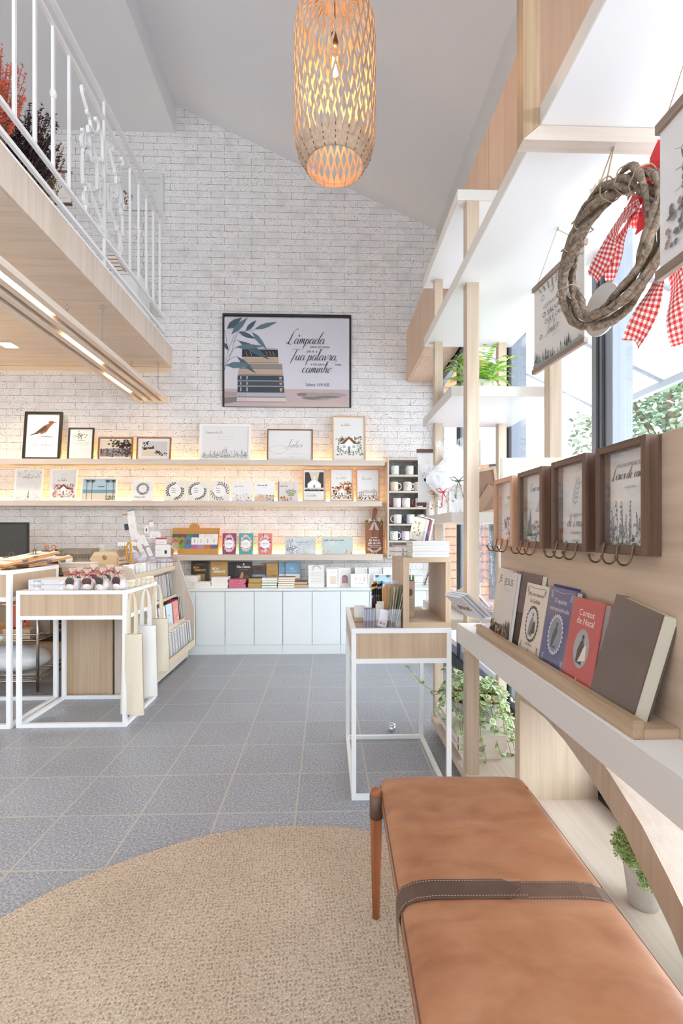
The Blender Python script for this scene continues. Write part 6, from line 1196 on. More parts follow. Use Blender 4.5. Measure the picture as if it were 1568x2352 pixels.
# pen cup with scissors, tape holder, paper roll, wire basket, crate
t = thing('pen_cup', 'black cup holding orange scissors and pens on the back desk', 'cup', (xx(115, 4.25), 4.25, .931)); obj('cup', MB().lathe([(0, 0), (.036, 0), (.038, .09), (.034, .09), (.033, .01), (0, .01)], 20), BLK, t)
sc_ = MB()
for s_ in (-1, 1): sc_.tube([(s_*.03+.016*cos(a_), 0, .128+.018*sin(a_)) for a_ in [2*pi*k/14 for k in range(14)]], .004, 6, closed=True); sc_.tube([(s_*.022, 0, .112), (0, 0, .08), (-s_*.005, 0, .03)], .005, 6)
tag(obj('scissors', sc_, mat('orange_plastic', 'D9812F', .4), loc=(xx(115, 4.25), 4.25, .945)), 'orange handled scissors standing in the black cup', 'scissors')
t = thing('label_printer', 'black upright office device on the back desk right of the scissors', 'device', (xx(134, 4.25), 4.25, .931)); obj('body', MB().box(-.02, .022, -.02, .03, 0, .125), BLK, t, bevel=.004); obj('base', MB().box(-.03, .12, -.03, .06, 0, .02), BLK, t, bevel=.004)
t = thing('paper_roll', 'loose white paper roll on the counter left of the grey basket', 'paper roll', (xx(141, 3.72), 3.72, CZ)); obj('sheet', MB().grid(lambda u, v: ((.012+.012*u)*1.7*cos(u*9.5), v*.10, .042+(.012+.012*u)*1.7*sin(u*9.5)), 60, 1), PAPER, t)
flatbook(xx(146, 3.7), xx(214, 3.7), 3.66, 3.86, CZ, .025, PAPER, 'pile of loose paper bags on the counter before the grey basket', 'papers on the counter', 'paper_pile', 'papers', stripe=mat('grey_layers', 'C6BDB4', .7))
t = thing('wire_basket', 'taupe perforated metal basket on the counter', 'basket', (xx(185, 3.95), 3.92, CZ+.027)); TP = mat('taupe_metal', '8E8272', .5)
hw = .13
bs = MB()
for s_ in (-1, 1): bs.box(-hw, hw, s_*.07-.002, s_*.07+.002, 0, .015).box(-hw, hw, s_*.07-.002, s_*.07+.002, .062, .098); bs.box(-hw-.006, hw+.006, s_*.074-.004, s_*.074+.004, .094, .1)
for k in range(14):
    x = -hw+(k+.5)*2*hw/14
    for s_ in (-1, 1): bs.box(x-.0055, x+.0055, s_*.07-.002, s_*.07+.002, .015, .062)
for z in (.028, .045):
    for s_ in (-1, 1): bs.box(-hw, hw, s_*.07-.002, s_*.07+.002, z, z+.006)
for s_ in (-1, 1): bs.box(s_*hw-.002, s_*hw+.002, -.07, .07, 0, .1)
bs.box(-hw, hw, -.07, .07, 0, .003); obj('basket', bs, TP, t)
def crate_end(w, h): return [(-w/2, 0), (w/2, 0), (w/2, h*.62), (w/2-.024, h), (-w/2+.024, h), (-w/2, h*.62)]
def crate(lab, loc, w, d, h, wd, rz=0, slats=2, r=.022):
    t = thing('wooden_crate', lab, 'crate', loc, rz); n = 20
    for y in (0, d-.014):
        m = MB(); o = crate_end(w, h); hole = [(r*cos(2*pi*k/n+pi/2), h*.56+r*sin(2*pi*k/n+pi/2)) for k in range(n)]
        # end board with a round finger hole, as a ring of quads
        def outp(a_):
            dx, dz = cos(a_), sin(a_); best = None
            for i in range(len(o)):
                (x0, z0), (x1, z1) = o[i], o[(i+1) % len(o)]; z0 -= h*.56; z1 -= h*.56; ex, ez = x1-x0, z1-z0; den = dx*ez-dz*ex
                if abs(den) < 1e-9: continue
                s1 = (x0*ez-z0*ex)/den; u = (x0*dz-z0*dx)/den
                if s1 > 0 and -1e-6 <= u <= 1+1e-6 and (best is None or s1 < best): best = s1
            return (dx*best, h*.56+dz*best)
        angs = sorted(set([2*pi*k/40 for k in range(40)]+[math.atan2(z-h*.56, x) % (2*pi) for x, z in o])); N = len(angs)
        vs = []
        for yy in (y, y+.014):
            for a_ in angs: X, Z = outp(a_); vs.append((X, yy, Z))
            for a_ in angs: vs.append((r*cos(a_), yy, h*.56+r*sin(a_)))
        fs = []
        for i in range(N):
            j = (i+1) % N; fs += [(i, j, N+j, N+i), (2*N+i, 3*N+i, 3*N+j, 2*N+j), (i, 2*N+i, 2*N+j, j), (N+i, N+j, 3*N+j, 3*N+i)]
        m.add(vs, fs); obj('end_board', m, wd, t)
    for s_ in (-1, 1):
        for k in range(slats): z = .004+k*(h*.62/slats); obj('side_slat', MB().box(s_*w/2-(.004 if s_ < 0 else -.0)-.004, s_*w/2+(.004 if s_ > 0 else 0), .0, d, z, z+h*.62/slats-.008), wd, t)
    obj('bottom', MB().box(-w/2+.008, w/2-.008, .014, d-.014, .002, .010), wd, t); return t
RUS = wood('rustic_x', 'D8C2A0', 'B99A74', 'x', .6, .6); crate('pale rough wooden crate with a finger hole on the counter', (xx(240, 3.80), 3.80, CZ), .205, .22, .105, RUS, r=.019)
t = thing('paper_sleeve', 'white rolled paper sleeve behind the wooden crate', 'paper', (xx(235, 4.1), 4.08, CZ)); obj('sheet', MB().grid(lambda u, v: (.07*(u-.5), .02*cos(pi*u), .155*v), 10, 2), PAPER, t)
# clear acrylic stands crowded with tags
acr('wide clear acrylic stand for sprays and tags on the counter', xx(270, 3.9), xx(320, 3.9), 3.86, 4.02, CZ, .10, .15, 'acrylic_stand')
acr('tall clear acrylic stand for gift tags at the counter end', xx(322, 4.1), xx(396, 4.1), 4.06, 4.24, CZ, .14, .20, 'acrylic_stand')
for i in range(9):
    t = thing('spray_bottle', 'small clear bottle with white cap in the acrylic stand, %s from the left' % (pos+['eighth', 'ninth'])[i], 'bottle', (xx(273+5.4*i, 3.98), 3.98, CZ+.10), 0, 'small spray bottles'); obj('bottle', MB().lathe([(0, 0), (.009, 0), (.009, .045), (0, .045)], 12), clear('bottle_glass', 'F2EDE4', .3), t); obj('cap', MB().lathe([(.0088, .045), (.0088, .075), (0, .076)], 12), CER, t)
t = thing('shelf_riser', 'clear riser under the small spray bottles on the counter', 'riser', (xx(270, 3.98), 3.955, CZ+.095)); obj('plate', MB().box(0, .215, 0, .05, 0, .004), ACR, t)
t = thing('cord_bundle', 'mustard yellow twisted cord hanging on the acrylic stand', 'cord', (xx(297, 3.85), 3.85, CZ+.012)); obj('cord', MB().tube([(.022*cos(a_)*(.6+.4*abs(sin(a_/2))), -.002*(k % 3), .09+.075*sin(a_)) for k, a_ in enumerate([2*pi*k/26 for k in range(26)])], .0075, 7, closed=True), mat('mustard', 'C9942B', .8, var=.3, vs=200), t)
LEDG = []
def tagcard(px, py0, py1, Y, w, lean, lab, c=PAPER, art=None, mats=(), rz=0, roll=0):
    z0, z1 = zz(px, py1, Y), zz(px, py0, Y); LEDG.append((xx(px, Y), Y, max(z0, CZ+.004), w)); t = thing('gift_tag', lab, 'tag', (xx(px, Y), Y, max(z0, CZ+.004)), (lean, roll, rz), 'gift tags on the counter'); h = z1-max(z0, CZ+.004); x = w/2
    obj('card', MB().prism([(-x, 0), (x, 0), (x, h-.012), (x-.010, h), (-x+.010, h), (-x, h-.012)], 0, .0025, 'y'), c, t); a = Art()
    if art: art(a, w, h)
    else: a.lines(-w*.3, w*.3, h*.6, 3, .010, 1, .0012)
    obj('print', a, [c]+list(mats or [INKG]), t); return t
def ov(a, w, h): a.ell(0, h*.45, w*.18, h*.2, 1, 18); a.lines(-w*.3, w*.3, h*.85, 1, .01, 2)
hd_ = lambda a, w, h: (a.rect(-w*.4, w*.4, h*.1, h*.45, 1), a.rect(-w*.5, w*.5, h*.92, h, 2))
TM = [mat('tag_slate', '3D4048', .5), mat('kraft_top', 'A98258', .6), mat('tag_green', '2E7A4C', .5), mat('tag_redband', 'B3303A', .5)]
tagcard(292, 1180, 1222, 4.12, .042, 0, 'dark handled brush card with kraft top, highest left of the tag stand', mat('grey_card', 'C9C6C4', .5), hd_, TM, roll=R(-8))
tagcard(311, 1170, 1210, 4.20, .055, 0, 'white tag card with a green edge, topmost of the tag stand', PAPER, lambda a, w, h: (a.rect(-w*.5, w*.5, h*.95, h, 3), a.rect(w*.46, w*.5, h*.2, h, 3), a.lines(-w*.3, w*.2, h*.8, 3, .012, 2)), TM, roll=R(-16))
tagcard(309, 1183, 1240, 4.10, .062, 0, 'tall white tag card with faint writing at the centre of the stand', PAPER, roll=R(-9))
tagcard(337, 1206, 1226, 4.12, .035, 0, 'small white tag with a dark oval, upper right', PAPER, ov, TM, roll=R(-6)); tagcard(349, 1196, 1222, 4.16, .035, 0, 'small white tag with kraft top, right of the oval one', PAPER, hd_, [CO[6-1], TM[1]], roll=R(-6))
tagcard(356, 1221, 1236, 4.05, .09, 0, 'wide white paper pack on the stand above the red banded one', PAPER, roll=0); tagcard(370, 1235, 1250, 4.03, .088, 0, 'wide white pack with a red band', PAPER, lambda a, w, h: (a.rect(-w*.5, w*.5, h*.75, h, 4), a.lines(-w*.3, w*.3, h*.5, 2, .012, 2)), TM)
tagcard(374, 1251, 1279, 3.98, .125, 0, 'wide white soap card with a dark oval seal at the front', PAPER, lambda a, w, h: (a.ell(w*.18, h*.4, .011, .017, 1, 18), a.lines(-w*.4, -w*.1, h*.6, 2, .012, 2)), TM)
for i, (px, a0, b0) in enumerate([(305, 1246, 1270), (315, 1262, 1280), (326, 1248, 1268), (333, 1258, 1280), (347, 1255, 1277), (325, 1222, 1250), (337, 1226, 1254)]): tagcard(px, a0, b0, 3.92+.01*i, .034, 0, 'white hang tag clustered on the stand front, %s' % ['leftmost', 'lowest left', 'behind the yellow cord', 'lowest middle', 'right of the middle', 'upper left beside the tall card', 'upper right beside the tall card'][i], PAPER, roll=R(-24))
t = thing('tag_stand', 'clear acrylic tiered stand holding the gift tags on the counter', 'stand', (0, 0, 0))
for x, Y, z, w in LEDG:
    if z > CZ+.03: obj('ledge', MB().box(x-w/2, x+w/2, Y-.004, Y+.012, z-.004, z-.001), ACR, t); obj('riser', MB().box(x-.002, x+.002, Y+.008, Y+.012, CZ+.001, z-.004), ACR, t)
t = thing('ribbon_bunch', 'bunch of cream ribbon ends fanned at the right of the tag stand', 'ribbon', (xx(392, 4.0), 4.0, zz(392, 1256, 4.0))); m = MB()
for k in range(9): a_ = R(-50+13*k); m.bar((0, 0, 0), (.075*cos(a_), -.01*(k % 3), .075*sin(a_)*.7), .010, .001)
obj('ribbons', m, mat('cream_ribbon', 'E9DFC9', .7), t)
# ---- trolley behind the tables
t = thing('wire_trolley', 'chrome trolley behind the left tables', 'trolley', (-3.0, 3.62, 0)); CHR = mat('chrome', 'B9B4AC', .2, 1)
tx = xx(110, 3.75)+3.0
for x in (0, tx):
    for y in (0, .42): obj('upright', MB().tube([(x, y, .02), (x, y, .83)], .011, 10), CHR, t)
for z in (.10, .40, .66):
    m = MB()
    for y in (0, .42): m.tube([(0, y, z), (tx, y, z)], .006, 6).tube([(0, y, z+.045), (tx, y, z+.045)], .006, 6)
    for x in (0, tx): m.tube([(x, 0, z), (x, .42, z)], .006, 6).tube([(x, 0, z+.045), (x, .42, z+.045)], .006, 6)
    for k in range(1, 9): m.tube([(0, .42*k/9, z), (tx, .42*k/9, z)], .003, 5)
    obj('shelf', m, CHR, t)
KRF = mat('kraft_box', 'A98357', .7)
def simple(name, lab, cat, mb, m, loc, rot=(0, 0, 0), group=None, pn='body', bevel=0):
    t = thing(name, lab, cat, loc, rot, group); obj(pn, mb, m, t, bevel=bevel); return t
simple('kraft_envelope', 'big kraft envelope with a dark tab on the trolley top shelf at the left edge', 'envelope', MB().box(0, .36, 0, .02, 0, .16), mat('kraft_pale', 'C6AE8E', .7), (-2.72, 3.63, .67)); 
simple('kraft_box', 'lower kraft carton on the trolley behind the white table leg', 'box', MB().box(0, .42, 0, .26, 0, .07), KRF, (-2.75, 3.66, .41), bevel=.002)
simple('checked_pack', 'black and white checked pack on the trolley at the left edge', 'pack', MB().box(0, .14, 0, .02, 0, .16), spots('check', 'E8E6E2', ['1E1E20', '3A3A3C'], 60, .6), (-2.74, 3.67, .482))
simple('kraft_folder', 'brown kraft folder under the checked pack row on the trolley', 'folder', MB().box(0, .3, 0, .02, 0, .13), KRF, (-2.80, 3.72, .53))
cor = mat('coral_paper', 'DE7357', .6)
for i in range(4): simple('coral_folder', 'coral paper folder upright on the trolley, %s from the left' % pos[i], 'folder', MB().prism([(0, 0), (.035, 0), (.05, .17), (.09, .27), (.05, .285), (.005, .2)], 0, .012, 'y'), [cor, mat('pale_coral', 'E8A08A', .6), cor, mat('lilac_white', 'D8D3DC', .5)][i], (-2.385+.035*i, 3.70+.03*i, .482), 0, 'coral folders')
t = thing('film_bundle', 'bundle of clear film packets gathered at the top on the trolley', 'packets', (-2.18, 3.72, .43)); obj('packets', MB().box(-.075, .075, 0, .06, 0, .22).ball((0, .03, .23), .06, 10, sc=(1.2, .5, .5)), sheer('brownish_film', 'A8937B', .9), t)
simple('white_carton', 'low white kraft carton on the trolley middle shelf', 'box', MB().box(0, .20, 0, .12, 0, .07), mat('kraft_pale'), (-2.40, 3.63, .41), bevel=.002)
def pillow_bag(lab, c, s, col, g): t = thing('plastic_bag', lab, 'bag', c, R(-8), g); obj('bag', MB().ball((0, 0, s[2]), 1, 24, sc=s), col, t)
WP = mat('milky_film', 'E6E6E8', .4, var=.08, vs=6)
pillow_bag('big white plastic bag on the trolley bottom shelf', (-2.42, 3.80, .13), (.29, .17, .10), WP, 'white plastic bags'); pillow_bag('flatter white plastic bag lying on top of the big one', (-2.52, 3.78, .375), (.26, .13, .04), WP, 'white plastic bags')
# pigeonhole shelf seen through the table legs
t = thing('pigeonhole_shelf', 'honey coloured shelf with papers seen low behind the trolley', 'shelf', (-2.62, 4.12, 0)); HN = mat('honey_board', 'B98A52', .5)
for k in range(6): obj('board', MB().box(0, .65, 0, .02, .26+.11*k, .275+.11*k).box(0, .65, .02, .022, .26+.11*k, .275+.11*k), HN, t)
obj('back', MB().box(0, .65, .022, .026, .26, .84), mat('dark_inside', '2E2622', .8), t)
# ================================================================== mezzanine railing
RXX = -1.68
t = thing('railing', 'white painted iron railing with scrollwork along the mezzanine edge', 'railing', (RXX, 0, MZ1+.003)); RH = 4.455-MZ1
def ry(px): return ax(px, 500, RXX).y
z1_, z2_, z3_, z4_ = 4.455-MZ1, 4.315-MZ1, 3.425-MZ1, 3.27-MZ1
for z, w, h in ((z1_, .036, .02), (z2_, .028, .022), (z3_, .026, .024), (z4_, .026, .024)): obj('rail', MB().box(-w/2, w/2, -1.4, 5.04, z-h/2, z+h/2), METW, t, bevel=.0015)
bal = [33, 80, 122, 159, 298.5, 318.5, 336, 352, 367]; ysb = [ry(p) for p in bal]; sp_ = ysb[1]-ysb[0]
for i, y in enumerate([ysb[0]-sp_*k for k in range(1, 16)]+ysb):
    bl_ = obj('baluster', MB().box(-.009, .009, y-.009, y+.009, z3_, z2_), METW, t, bevel=.001)
    if abs(y-ysb[2]) < .01 or abs(y-ysb[5]) < .01 or abs(y-ysb[8]) < .01:
        c = MB(); zc = (z2_+z3_)/2+.02
        for k, r in ((0, .019), (.016, .022), (.034, .019)): c.ball((0, y, zc+k-.016), r, 14, sc=(1, 1, .5))
        obj('collar', c, METW, bl_)
for px in (239, 382): obj('post', MB().box(-.009, .009, ry(px)-.010, ry(px)+.010, 0, z1_), METW, t, bevel=.001)
def scroll(P0, P1, kind, turn=1.7*pi, n=64, flip=1):
    th, x, y, pts = 0, 0, 0, []
    for i in range(n+1):
        u = 2*i/n-1; pts.append((x, y)); K = abs(u)**3.2*turn*8.4*(1 if kind == 'C' or u > 0 else -1)*flip; th += K/n; x += cos(th)/n; y += sin(th)/n
    (ax_, ay), (bx, by) = pts[0], pts[-1]; v0 = complex(bx-ax_, by-ay); k = complex(P1[0]-P0[0], P1[1]-P0[1])/v0
    return [(P0[0]+(complex(px-ax_, py-ay)*k).real, P0[1]+(complex(px-ax_, py-ay)*k).imag) for px, py in pts]
def strip(mb, pts, w=.011, th=.0034):
    vs = []; n = len(pts)
    for i, (y, z) in enumerate(pts):
        a, b = pts[max(0, i-1)], pts[min(n-1, i+1)]; d = Vector((b[0]-a[0], b[1]-a[1])).normalized(); q = Vector((-d.y, d.x))*th
        vs += [(-w, y+q.x, z+q.y), (w, y+q.x, z+q.y), (w, y-q.x, z-q.y), (-w, y-q.x, z-q.y)]
    mb.add(vs, [(4*i+j, 4*i+(j+1) % 4, 4*i+4+(j+1) % 4, 4*i+4+j) for i in range(n-1) for j in range(4)]+[(0, 1, 2, 3), (4*n-4, 4*n-3, 4*n-2, 4*n-1)])
yc_ = ry(239)
for sg in (-1, 1):
    for kind, p0, p1, fp in [('S', (.05, .06), (.20, .26), 1), ('S', (.27, .10), (.09, .42), -1), ('C', (.29, .24), (.28, .47), 1), ('S', (.07, .46), (.22, .70), 1), ('S', (.30, .52), (.13, .86), -1), ('C', (.15, .30), (.15, .52), -1), ('C', (.06, .62), (.07, .84), -1), ('S', (.20, .72), (.31, .93), 1), ('C', (.22, .0), (.10, .03), 1), ('C', (.24, .58), (.25, .80), -1), ('C', (.05, .28), (.06, .46), 1), ('C', (.31, .02), (.31, .20), -1), ('C', (.18, .50), (.21, .64), 1), ('C', (.31, .44), (.32, .60), -1)]:
        m = MB(); strip(m, scroll((yc_+sg*p0[0], z3_+p0[1]*(z2_-z3_)), (yc_+sg*p1[0], z3_+p1[1]*(z2_-z3_)), kind, flip=fp*sg)); obj('scroll', m, METW, t)
# ---- things up on the mezzanine
def bouquet(name, lab, px, X, ytop, cols, spread, n, fluff, vase='E8E4E0', lean=0):
    p = ax(px, 500, X); Y = p.y; H = zz(px, ytop, Y)-MZ1; t = thing(name, lab, 'dried flowers', (X, Y, MZ1+.004)); vh = min(.26, H*.4)
    obj('vase', MB().lathe([(0, 0), (.05, 0), (.065, vh*.4), (.045, vh*.85), (.05, vh), (.044, vh), (.04, vh*.8), (0, vh*.75)], 20), mat('vase_'+vase, vase, .3), t)
    stb, fb = MB(), MB()
    for k in range(n):
        a_, r = random.uniform(0, 2*pi), spread*random.random()**.6; tx, ty, tz = r*cos(a_)+lean*.1, r*sin(a_), H*random.uniform(.68, 1)
        stb.tube([(0, 0, vh*.6), (tx*.4, ty*.4, vh+(tz-vh)*.45), (tx, ty, tz)], .0014, 4)
        for j in range(fluff):
            s = random.random(); q = Vector((tx*(.45+.6*s), ty*(.45+.6*s), vh+(tz-vh)*(.45+.6*s))); d = Vector((random.gauss(0, 1), random.gauss(0, 1), random.gauss(0, 1)+.8)).normalized(); L = random.uniform(.010, .026); e = d.cross(Vector((1, .3, .2))).normalized()*L*.2
            fb.add([q-e, q+e, q+d*L], [(0, 1, 2)], random.randrange(len(cols)))
    obj('stems', stb, mat('dry_stem', '9A7F5E', .8), t); obj('flower_heads', fb, [mat('dry_'+c, c, .8) for c in cols], t)
bouquet('dried_bouquet', 'orange and coral dried pampas bouquet at the left edge of the mezzanine', -6, -1.95, 130, ['E4672A', 'F08A66', 'D9758A'], .15, 70, 110)
bouquet('dried_bouquet', 'big dark purple dried bouquet behind the railing', 52, -1.98, 268, ['3B1F2E', '57303C', '38344F', '2A1A20'], .22, 130, 130, '5A5560')
bouquet('dried_bouquet', 'airy brown and gold dried bouquet right of the purple one', 92, -2.0, 305, ['7B5A44', 'B98F58', '5A3A3C'], .16, 60, 60)
bouquet('dried_bouquet', 'small pale grass bouquet in front of the little scroll banner', 112, -1.95, 400, ['C9B48E', '9C8460'], .07, 22, 30)
zb = zz(145, 389, 5.0); t = banner('small scroll banner with brown rods high on the brick wall, behind the balusters', c=((xx(125, 5.02)+xx(161, 5.02))/2, 5.035, zb), w=xx(161, 5.02)-xx(125, 5.02), h=zb-zz(145, 463, 5.0), strings=.10, art=lambda a, w, h: (a.sprig(0, h*-.35, .1, pi/2, 1, n=5), a.lines(-w*.3, w*.3, -h*.8, 2, .01, 2)), mats=[CO[4], INKG], col=mat('ivory_sheet', 'E9E4DB', .7))
x0, x1, z0, z1 = xx(278, 5.03), xx(375, 5.03), zz(325, 482, 5.03), zz(325, 395, 5.03); w, h = x1-x0, z1-z0
t = thing('wall_plaque', 'wide pale grey plaque with lines of verse hanging high on the brick wall', 'plaque', ((x0+x1)/2, 5.034, z0)); obj('panel', MB().box(-w/2, w/2, 0, .012, 0, h), mat('plaque_grey', 'D5D5D2', .5), t, bevel=.002); a = Art()
for k, s in enumerate(('UM CORACAO', 'E RENOVA', 'Dentro de mim', 'CRIA EM MIM', 'um coração puro')): a.text(('DÁ-ME UM CORAÇÃO PURO', 'E RENOVA O MEU ESPÍRITO', 'NÃO ME AFASTES', 'DA TUA PRESENÇA', 'E SUSTENTA-ME')[k], w*.16, h*(.84-.165*k), .0175, 2)
a.scatter(-w*.48, -w*.25, h*.02, h*.5, [3, 4, 1], 50, .012); obj('print', a, [PAPER, CO[8], INKG, CO[4], CO[5]], t)
X0_, X1_ = xx(256, 4.75), xx(320, 4.75); t = thing('low_cabinet', 'white low cabinet on the mezzanine against the brick wall', 'cabinet', (X0_, 4.72, MZ1+.004)); hc = zz(290, 630, 4.75)-MZ1
obj('body', MB().box(0, X1_-X0_, .012, .31, 0, hc-.02), WHITE, t); obj('top', MB().box(-.01, X1_-X0_+.01, 0, .31, hc-.02, hc), WHITE, t); obj('door', MB().box(.004, X1_-X0_-.004, 0, .012, .02, hc-.025), WHITE, t)
for i, (c, p0, p1) in enumerate((('5B3B6A', 263, 286), ('A03A34', 262, 279), ('B2443C', 262, 276), ('8E2F34', 262, 272), ('D9A48E', 262, 274), ('4A5A3E', 263, 271))): flatbook(xx(p0, 4.76)-.06, xx(p1, 4.76), 4.755, 4.90, MZ1+.005+hc+i*.036, .034, mat('mz_'+c, c, .5), 'thick %s book, %s on the white mezzanine cabinet' % (('purple', 'brick red', 'red', 'dark red', 'salmon', 'olive')[i], od(i, 6)), 'books on the mezzanine cabinet')
# ================================================================== slatted light fixture hung on chains
FX0, FX1, FZ = -1.965, -1.645, 2.556
t = thing('slatted_light', 'long pale wood slatted ceiling light hung on chains below the mezzanine', 'light fixture', (0, 0, FZ)); sw, gp = .047, .044
sl_x = [FX0+k*(sw+gp) for k in range(4)]
for x in sl_x: obj('slat', MB().box(x, x+sw, -1.2, 5.0, 0, .042), ASY, t, bevel=.001)
obj('end_piece', MB().box(FX0, FX1, 5.0, 5.035, 0, .042), ASX, t); obj('backing', MB().box(FX0+.01, FX1-.01, -1.2, 5.0, .042, .050), ASY, t)
LD2 = mat('led_bar', 'FFE3B4', .5, emit=16)
for k, (pa, pb) in enumerate((((-60, 560), (121, 725)), ((146.7, 771.6), (234.4, 835.4)), ((247, 862.5), (304.5, 900.8)))):
    ya, yb_ = fl(*pa, FZ+.01).y, fl(*pb, FZ+.01).y; x = sl_x[2-k]+sw+gp/2
    if k == 0: ya = -.9
    obj('led_bar', MB().box(x-.010, x+.010, ya, yb_, .012, .020), LD2, t)
CHN_ = mat('chain_steel', 'A9A9A6', .3, .8)
for px, py in ((237.6, 696.7), (151.5, 696.7), (366, 827.4), (301, 827.4)):
    p = fl(px, py, MZ0); x = FX1-.028 if px in (237.6, 366) else FX0+.028; L = MZ0-FZ-.05; c = MB()
    c.tube([(.016*cos(a_), 0, -.03+.016*sin(a_)) for a_ in [2*pi*k/12 for k in range(12)]], .0022, 5, closed=True).tube([(0, 0, -.001), (0, 0, -.014)], .0022, 5).tube([(.014*cos(a_), 0, -L+.028+.014*sin(a_)) for a_ in [2*pi*k/12 for k in range(12)]], .0022, 5, closed=True).tube([(0, 0, -L-.0), (0, 0, -L+.014)], .0022, 5)
    n = int((L-.09)/.019)
    for k in range(n):
        z = -.053-k*(L-.095)/max(1, n-1); ct = [(.0055*cos(a_), .012*sin(a_)) for a_ in [2*pi*j/10 for j in range(10)]]
        c.tube([(u, 0, z+v) if k % 2 else (0, u, z+v) for u, v in ct], .0017, 5, closed=True)
    obj('chain', c, CHN_, t, loc=(x, p.y, MZ0-FZ))
t = thing('downlight', 'square recessed downlight in the wood ceiling under the mezzanine', 'light', (fl(19, 792, MZ0).x, fl(19, 792, MZ0).y, MZ0-.002)); obj('trim', MB().box(-.07, .07, -.07, .07, -.004, 0), WHITE, t); obj('diffuser', MB().box(-.055, .055, -.055, .055, -.006, -.004), mat('lamp_white', 'FFF3DC', .5, emit=14), t)
def lamp(kind, loc, e, c, size=.1, rot=(0, 0, 0), nm='lamp'):
    d = bpy.data.lights.new(nm, kind); d.energy = e; d.color = c
    if kind == 'AREA': d.size = size
    elif kind == 'SPOT': d.spot_size = R(120); d.spot_blend = .8; d.shadow_soft_size = .05
    else: d.shadow_soft_size = size
    o = bpy.data.objects.new(nm, d); COL.objects.link(o); o.location = loc; o.rotation_euler = rot; return o
for i, (x, y) in enumerate(((t.location.x, t.location.y), (-3.0, 3.2), (-3.0, 2.0), (-4.2, 4.4), (-4.2, 3.0))):
    if i: d2 = dup(t, (x, y, MZ0-.002), label='added square downlight out of view under the mezzanine, %s' % ('', 'left of the first', 'nearest the camera', 'far left by the wall', 'far left')[i])  # unseen copies of the one downlight, added for warm light below the slab
    lamp('SPOT', (x, y, MZ0-.03), 45, (1, .86, .64), nm='downlight_and_added_glow')
# ================================================================== pendant lamp
PX, PY, PZ = .040, 2.35, 2.985
t = thing('pendant_lamp', 'big capsule-shaped pendant lamp of pale woven veneer with a glowing bulb', 'lamp', (PX, PY, PZ))
PR = [(0, .138), (.03, .160), (.07, .181), (.12, .196), (.17, .201), (.64, .201), (.70, .194), (.75, .178), (.79, .152), (.825, .118), (.85, .08), (.865, .045), (.872, .0)]
def pr(z):
    for (a_, ra), (b_, rb) in zip(PR, PR[1:]):
        if z <= b_: u = max(0, (z-a_)/(b_-a_)); return ra+(rb-ra)*u
    return 0
def pp(th, z): r = pr(z); return (r*cos(th), r*sin(th), z)
N, hz = 36, .0735; VEN = wood('veneer_z', 'DDB68E', 'C79C72', 'z', 1, .5)
def veneer():
    q = NT('birch_veneer'); nz = q.n('TexNoise', Scale=1.0, Detail=4.0); q.l(q.co((90, 90, 6)), nz.inputs['Vector']); c = q.ramp(nz.outputs['Fac'], ((.3, 'B3937A'), (.7, 'CFB49A'))); q.l(c, q.b.inputs['Base Color'])
    tl = q.n('BsdfTranslucent', Color=lin('E8A868')); mx = q.n('MixShader', Fac=.03); q.l(q.b.outputs[0], mx.inputs[1]); q.l(tl.outputs[0], mx.inputs[2]); q.l(mx.outputs[0], q.out.inputs[0]); return q.m
VEN = veneer(); lt = MB()
for i in range(N): a_ = 2*pi*i/N; dt = pi/N; lt.add([pp(a_+dt, .118), pp(a_, .118-hz), pp(a_+2*dt, .118-hz)], [(0, 1, 2)])
for k in range(10):
    zc = .118+k*hz
    if zc > .80: break
    for i in range(N):
        tc = 2*pi*(i+.5*(k % 2))/N; dt = pi/N
        ou = [(tc-dt, zc), (tc, zc-hz), (tc+dt, zc), (tc, zc+hz)]; s = .75 if zc < .7 else .66; inn_ = [(tc+(a_-tc)*s, zc+(b_-zc)*s*.92) for a_, b_ in ou]
        lt.add([pp(a_, min(.87, b_)) for a_, b_ in ou+inn_], [(j, (j+1) % 4, 4+(j+1) % 4, 4+j) for j in range(4)])
lat = obj('shade', lt, VEN, t); md = lat.modifiers.new('Solid', 'SOLIDIFY'); md.thickness = .0016
for z_a, z_b in ((0, .0465), (.835, .871)): bn = obj('shade_band', MB().grid(lambda u, v: pp(2*pi*u, z_a+(z_b-z_a)*v), 72, 5), VEN, t); bn.modifiers.new('Solid', 'SOLIDIFY').thickness = .0016
stt = MB()
for i in range(18):
    a_ = 2*pi*(i+.5)/18
    for z in (.008, .026, .044, .066): 
        for s_ in (-1, 1): p, q_ = Vector(pp(a_-.012, z-.004*s_))*1.006, Vector(pp(a_+.012, z+.004*s_))*1.006; p.z = z-.004*s_; q_.z = z+.004*s_; stt.bar(p, q_, .0012)
    stt.bar(Vector((pr(0)*1.004*cos(a_), pr(0)*1.004*sin(a_), .001)), Vector((pr(.075)*1.004*cos(a_), pr(.075)*1.004*sin(a_), .075)), .0012)
obj('stitching', stt, mat('burnt_edge', '4A2F1C', .7), t)
blb = obj('bulb', MB().lathe([(0, .445), (.018, .45), (.030, .475), (.033, .50), (.028, .535), (.016, .565), (.014, .59)], 20), clear('bulb_glass', 'FFF0D8', .2), t)
fm = MB()
for k in range(6): a_ = k*pi/3; fm.tube([(.009*cos(a_), .009*sin(a_), .475), (.012*cos(a_+.5), .012*sin(a_+.5), .54)], .0022, 5)
obj('filament', fm, mat('filament', 'FFB765', .5, emit=260), blb); obj('socket', MB().lathe([(0, .59), (.017, .59), (.019, .60), (.019, .655), (.010, .665), (0, .665)], 16), mat('bronze', '5C4230', .4, .6), t)
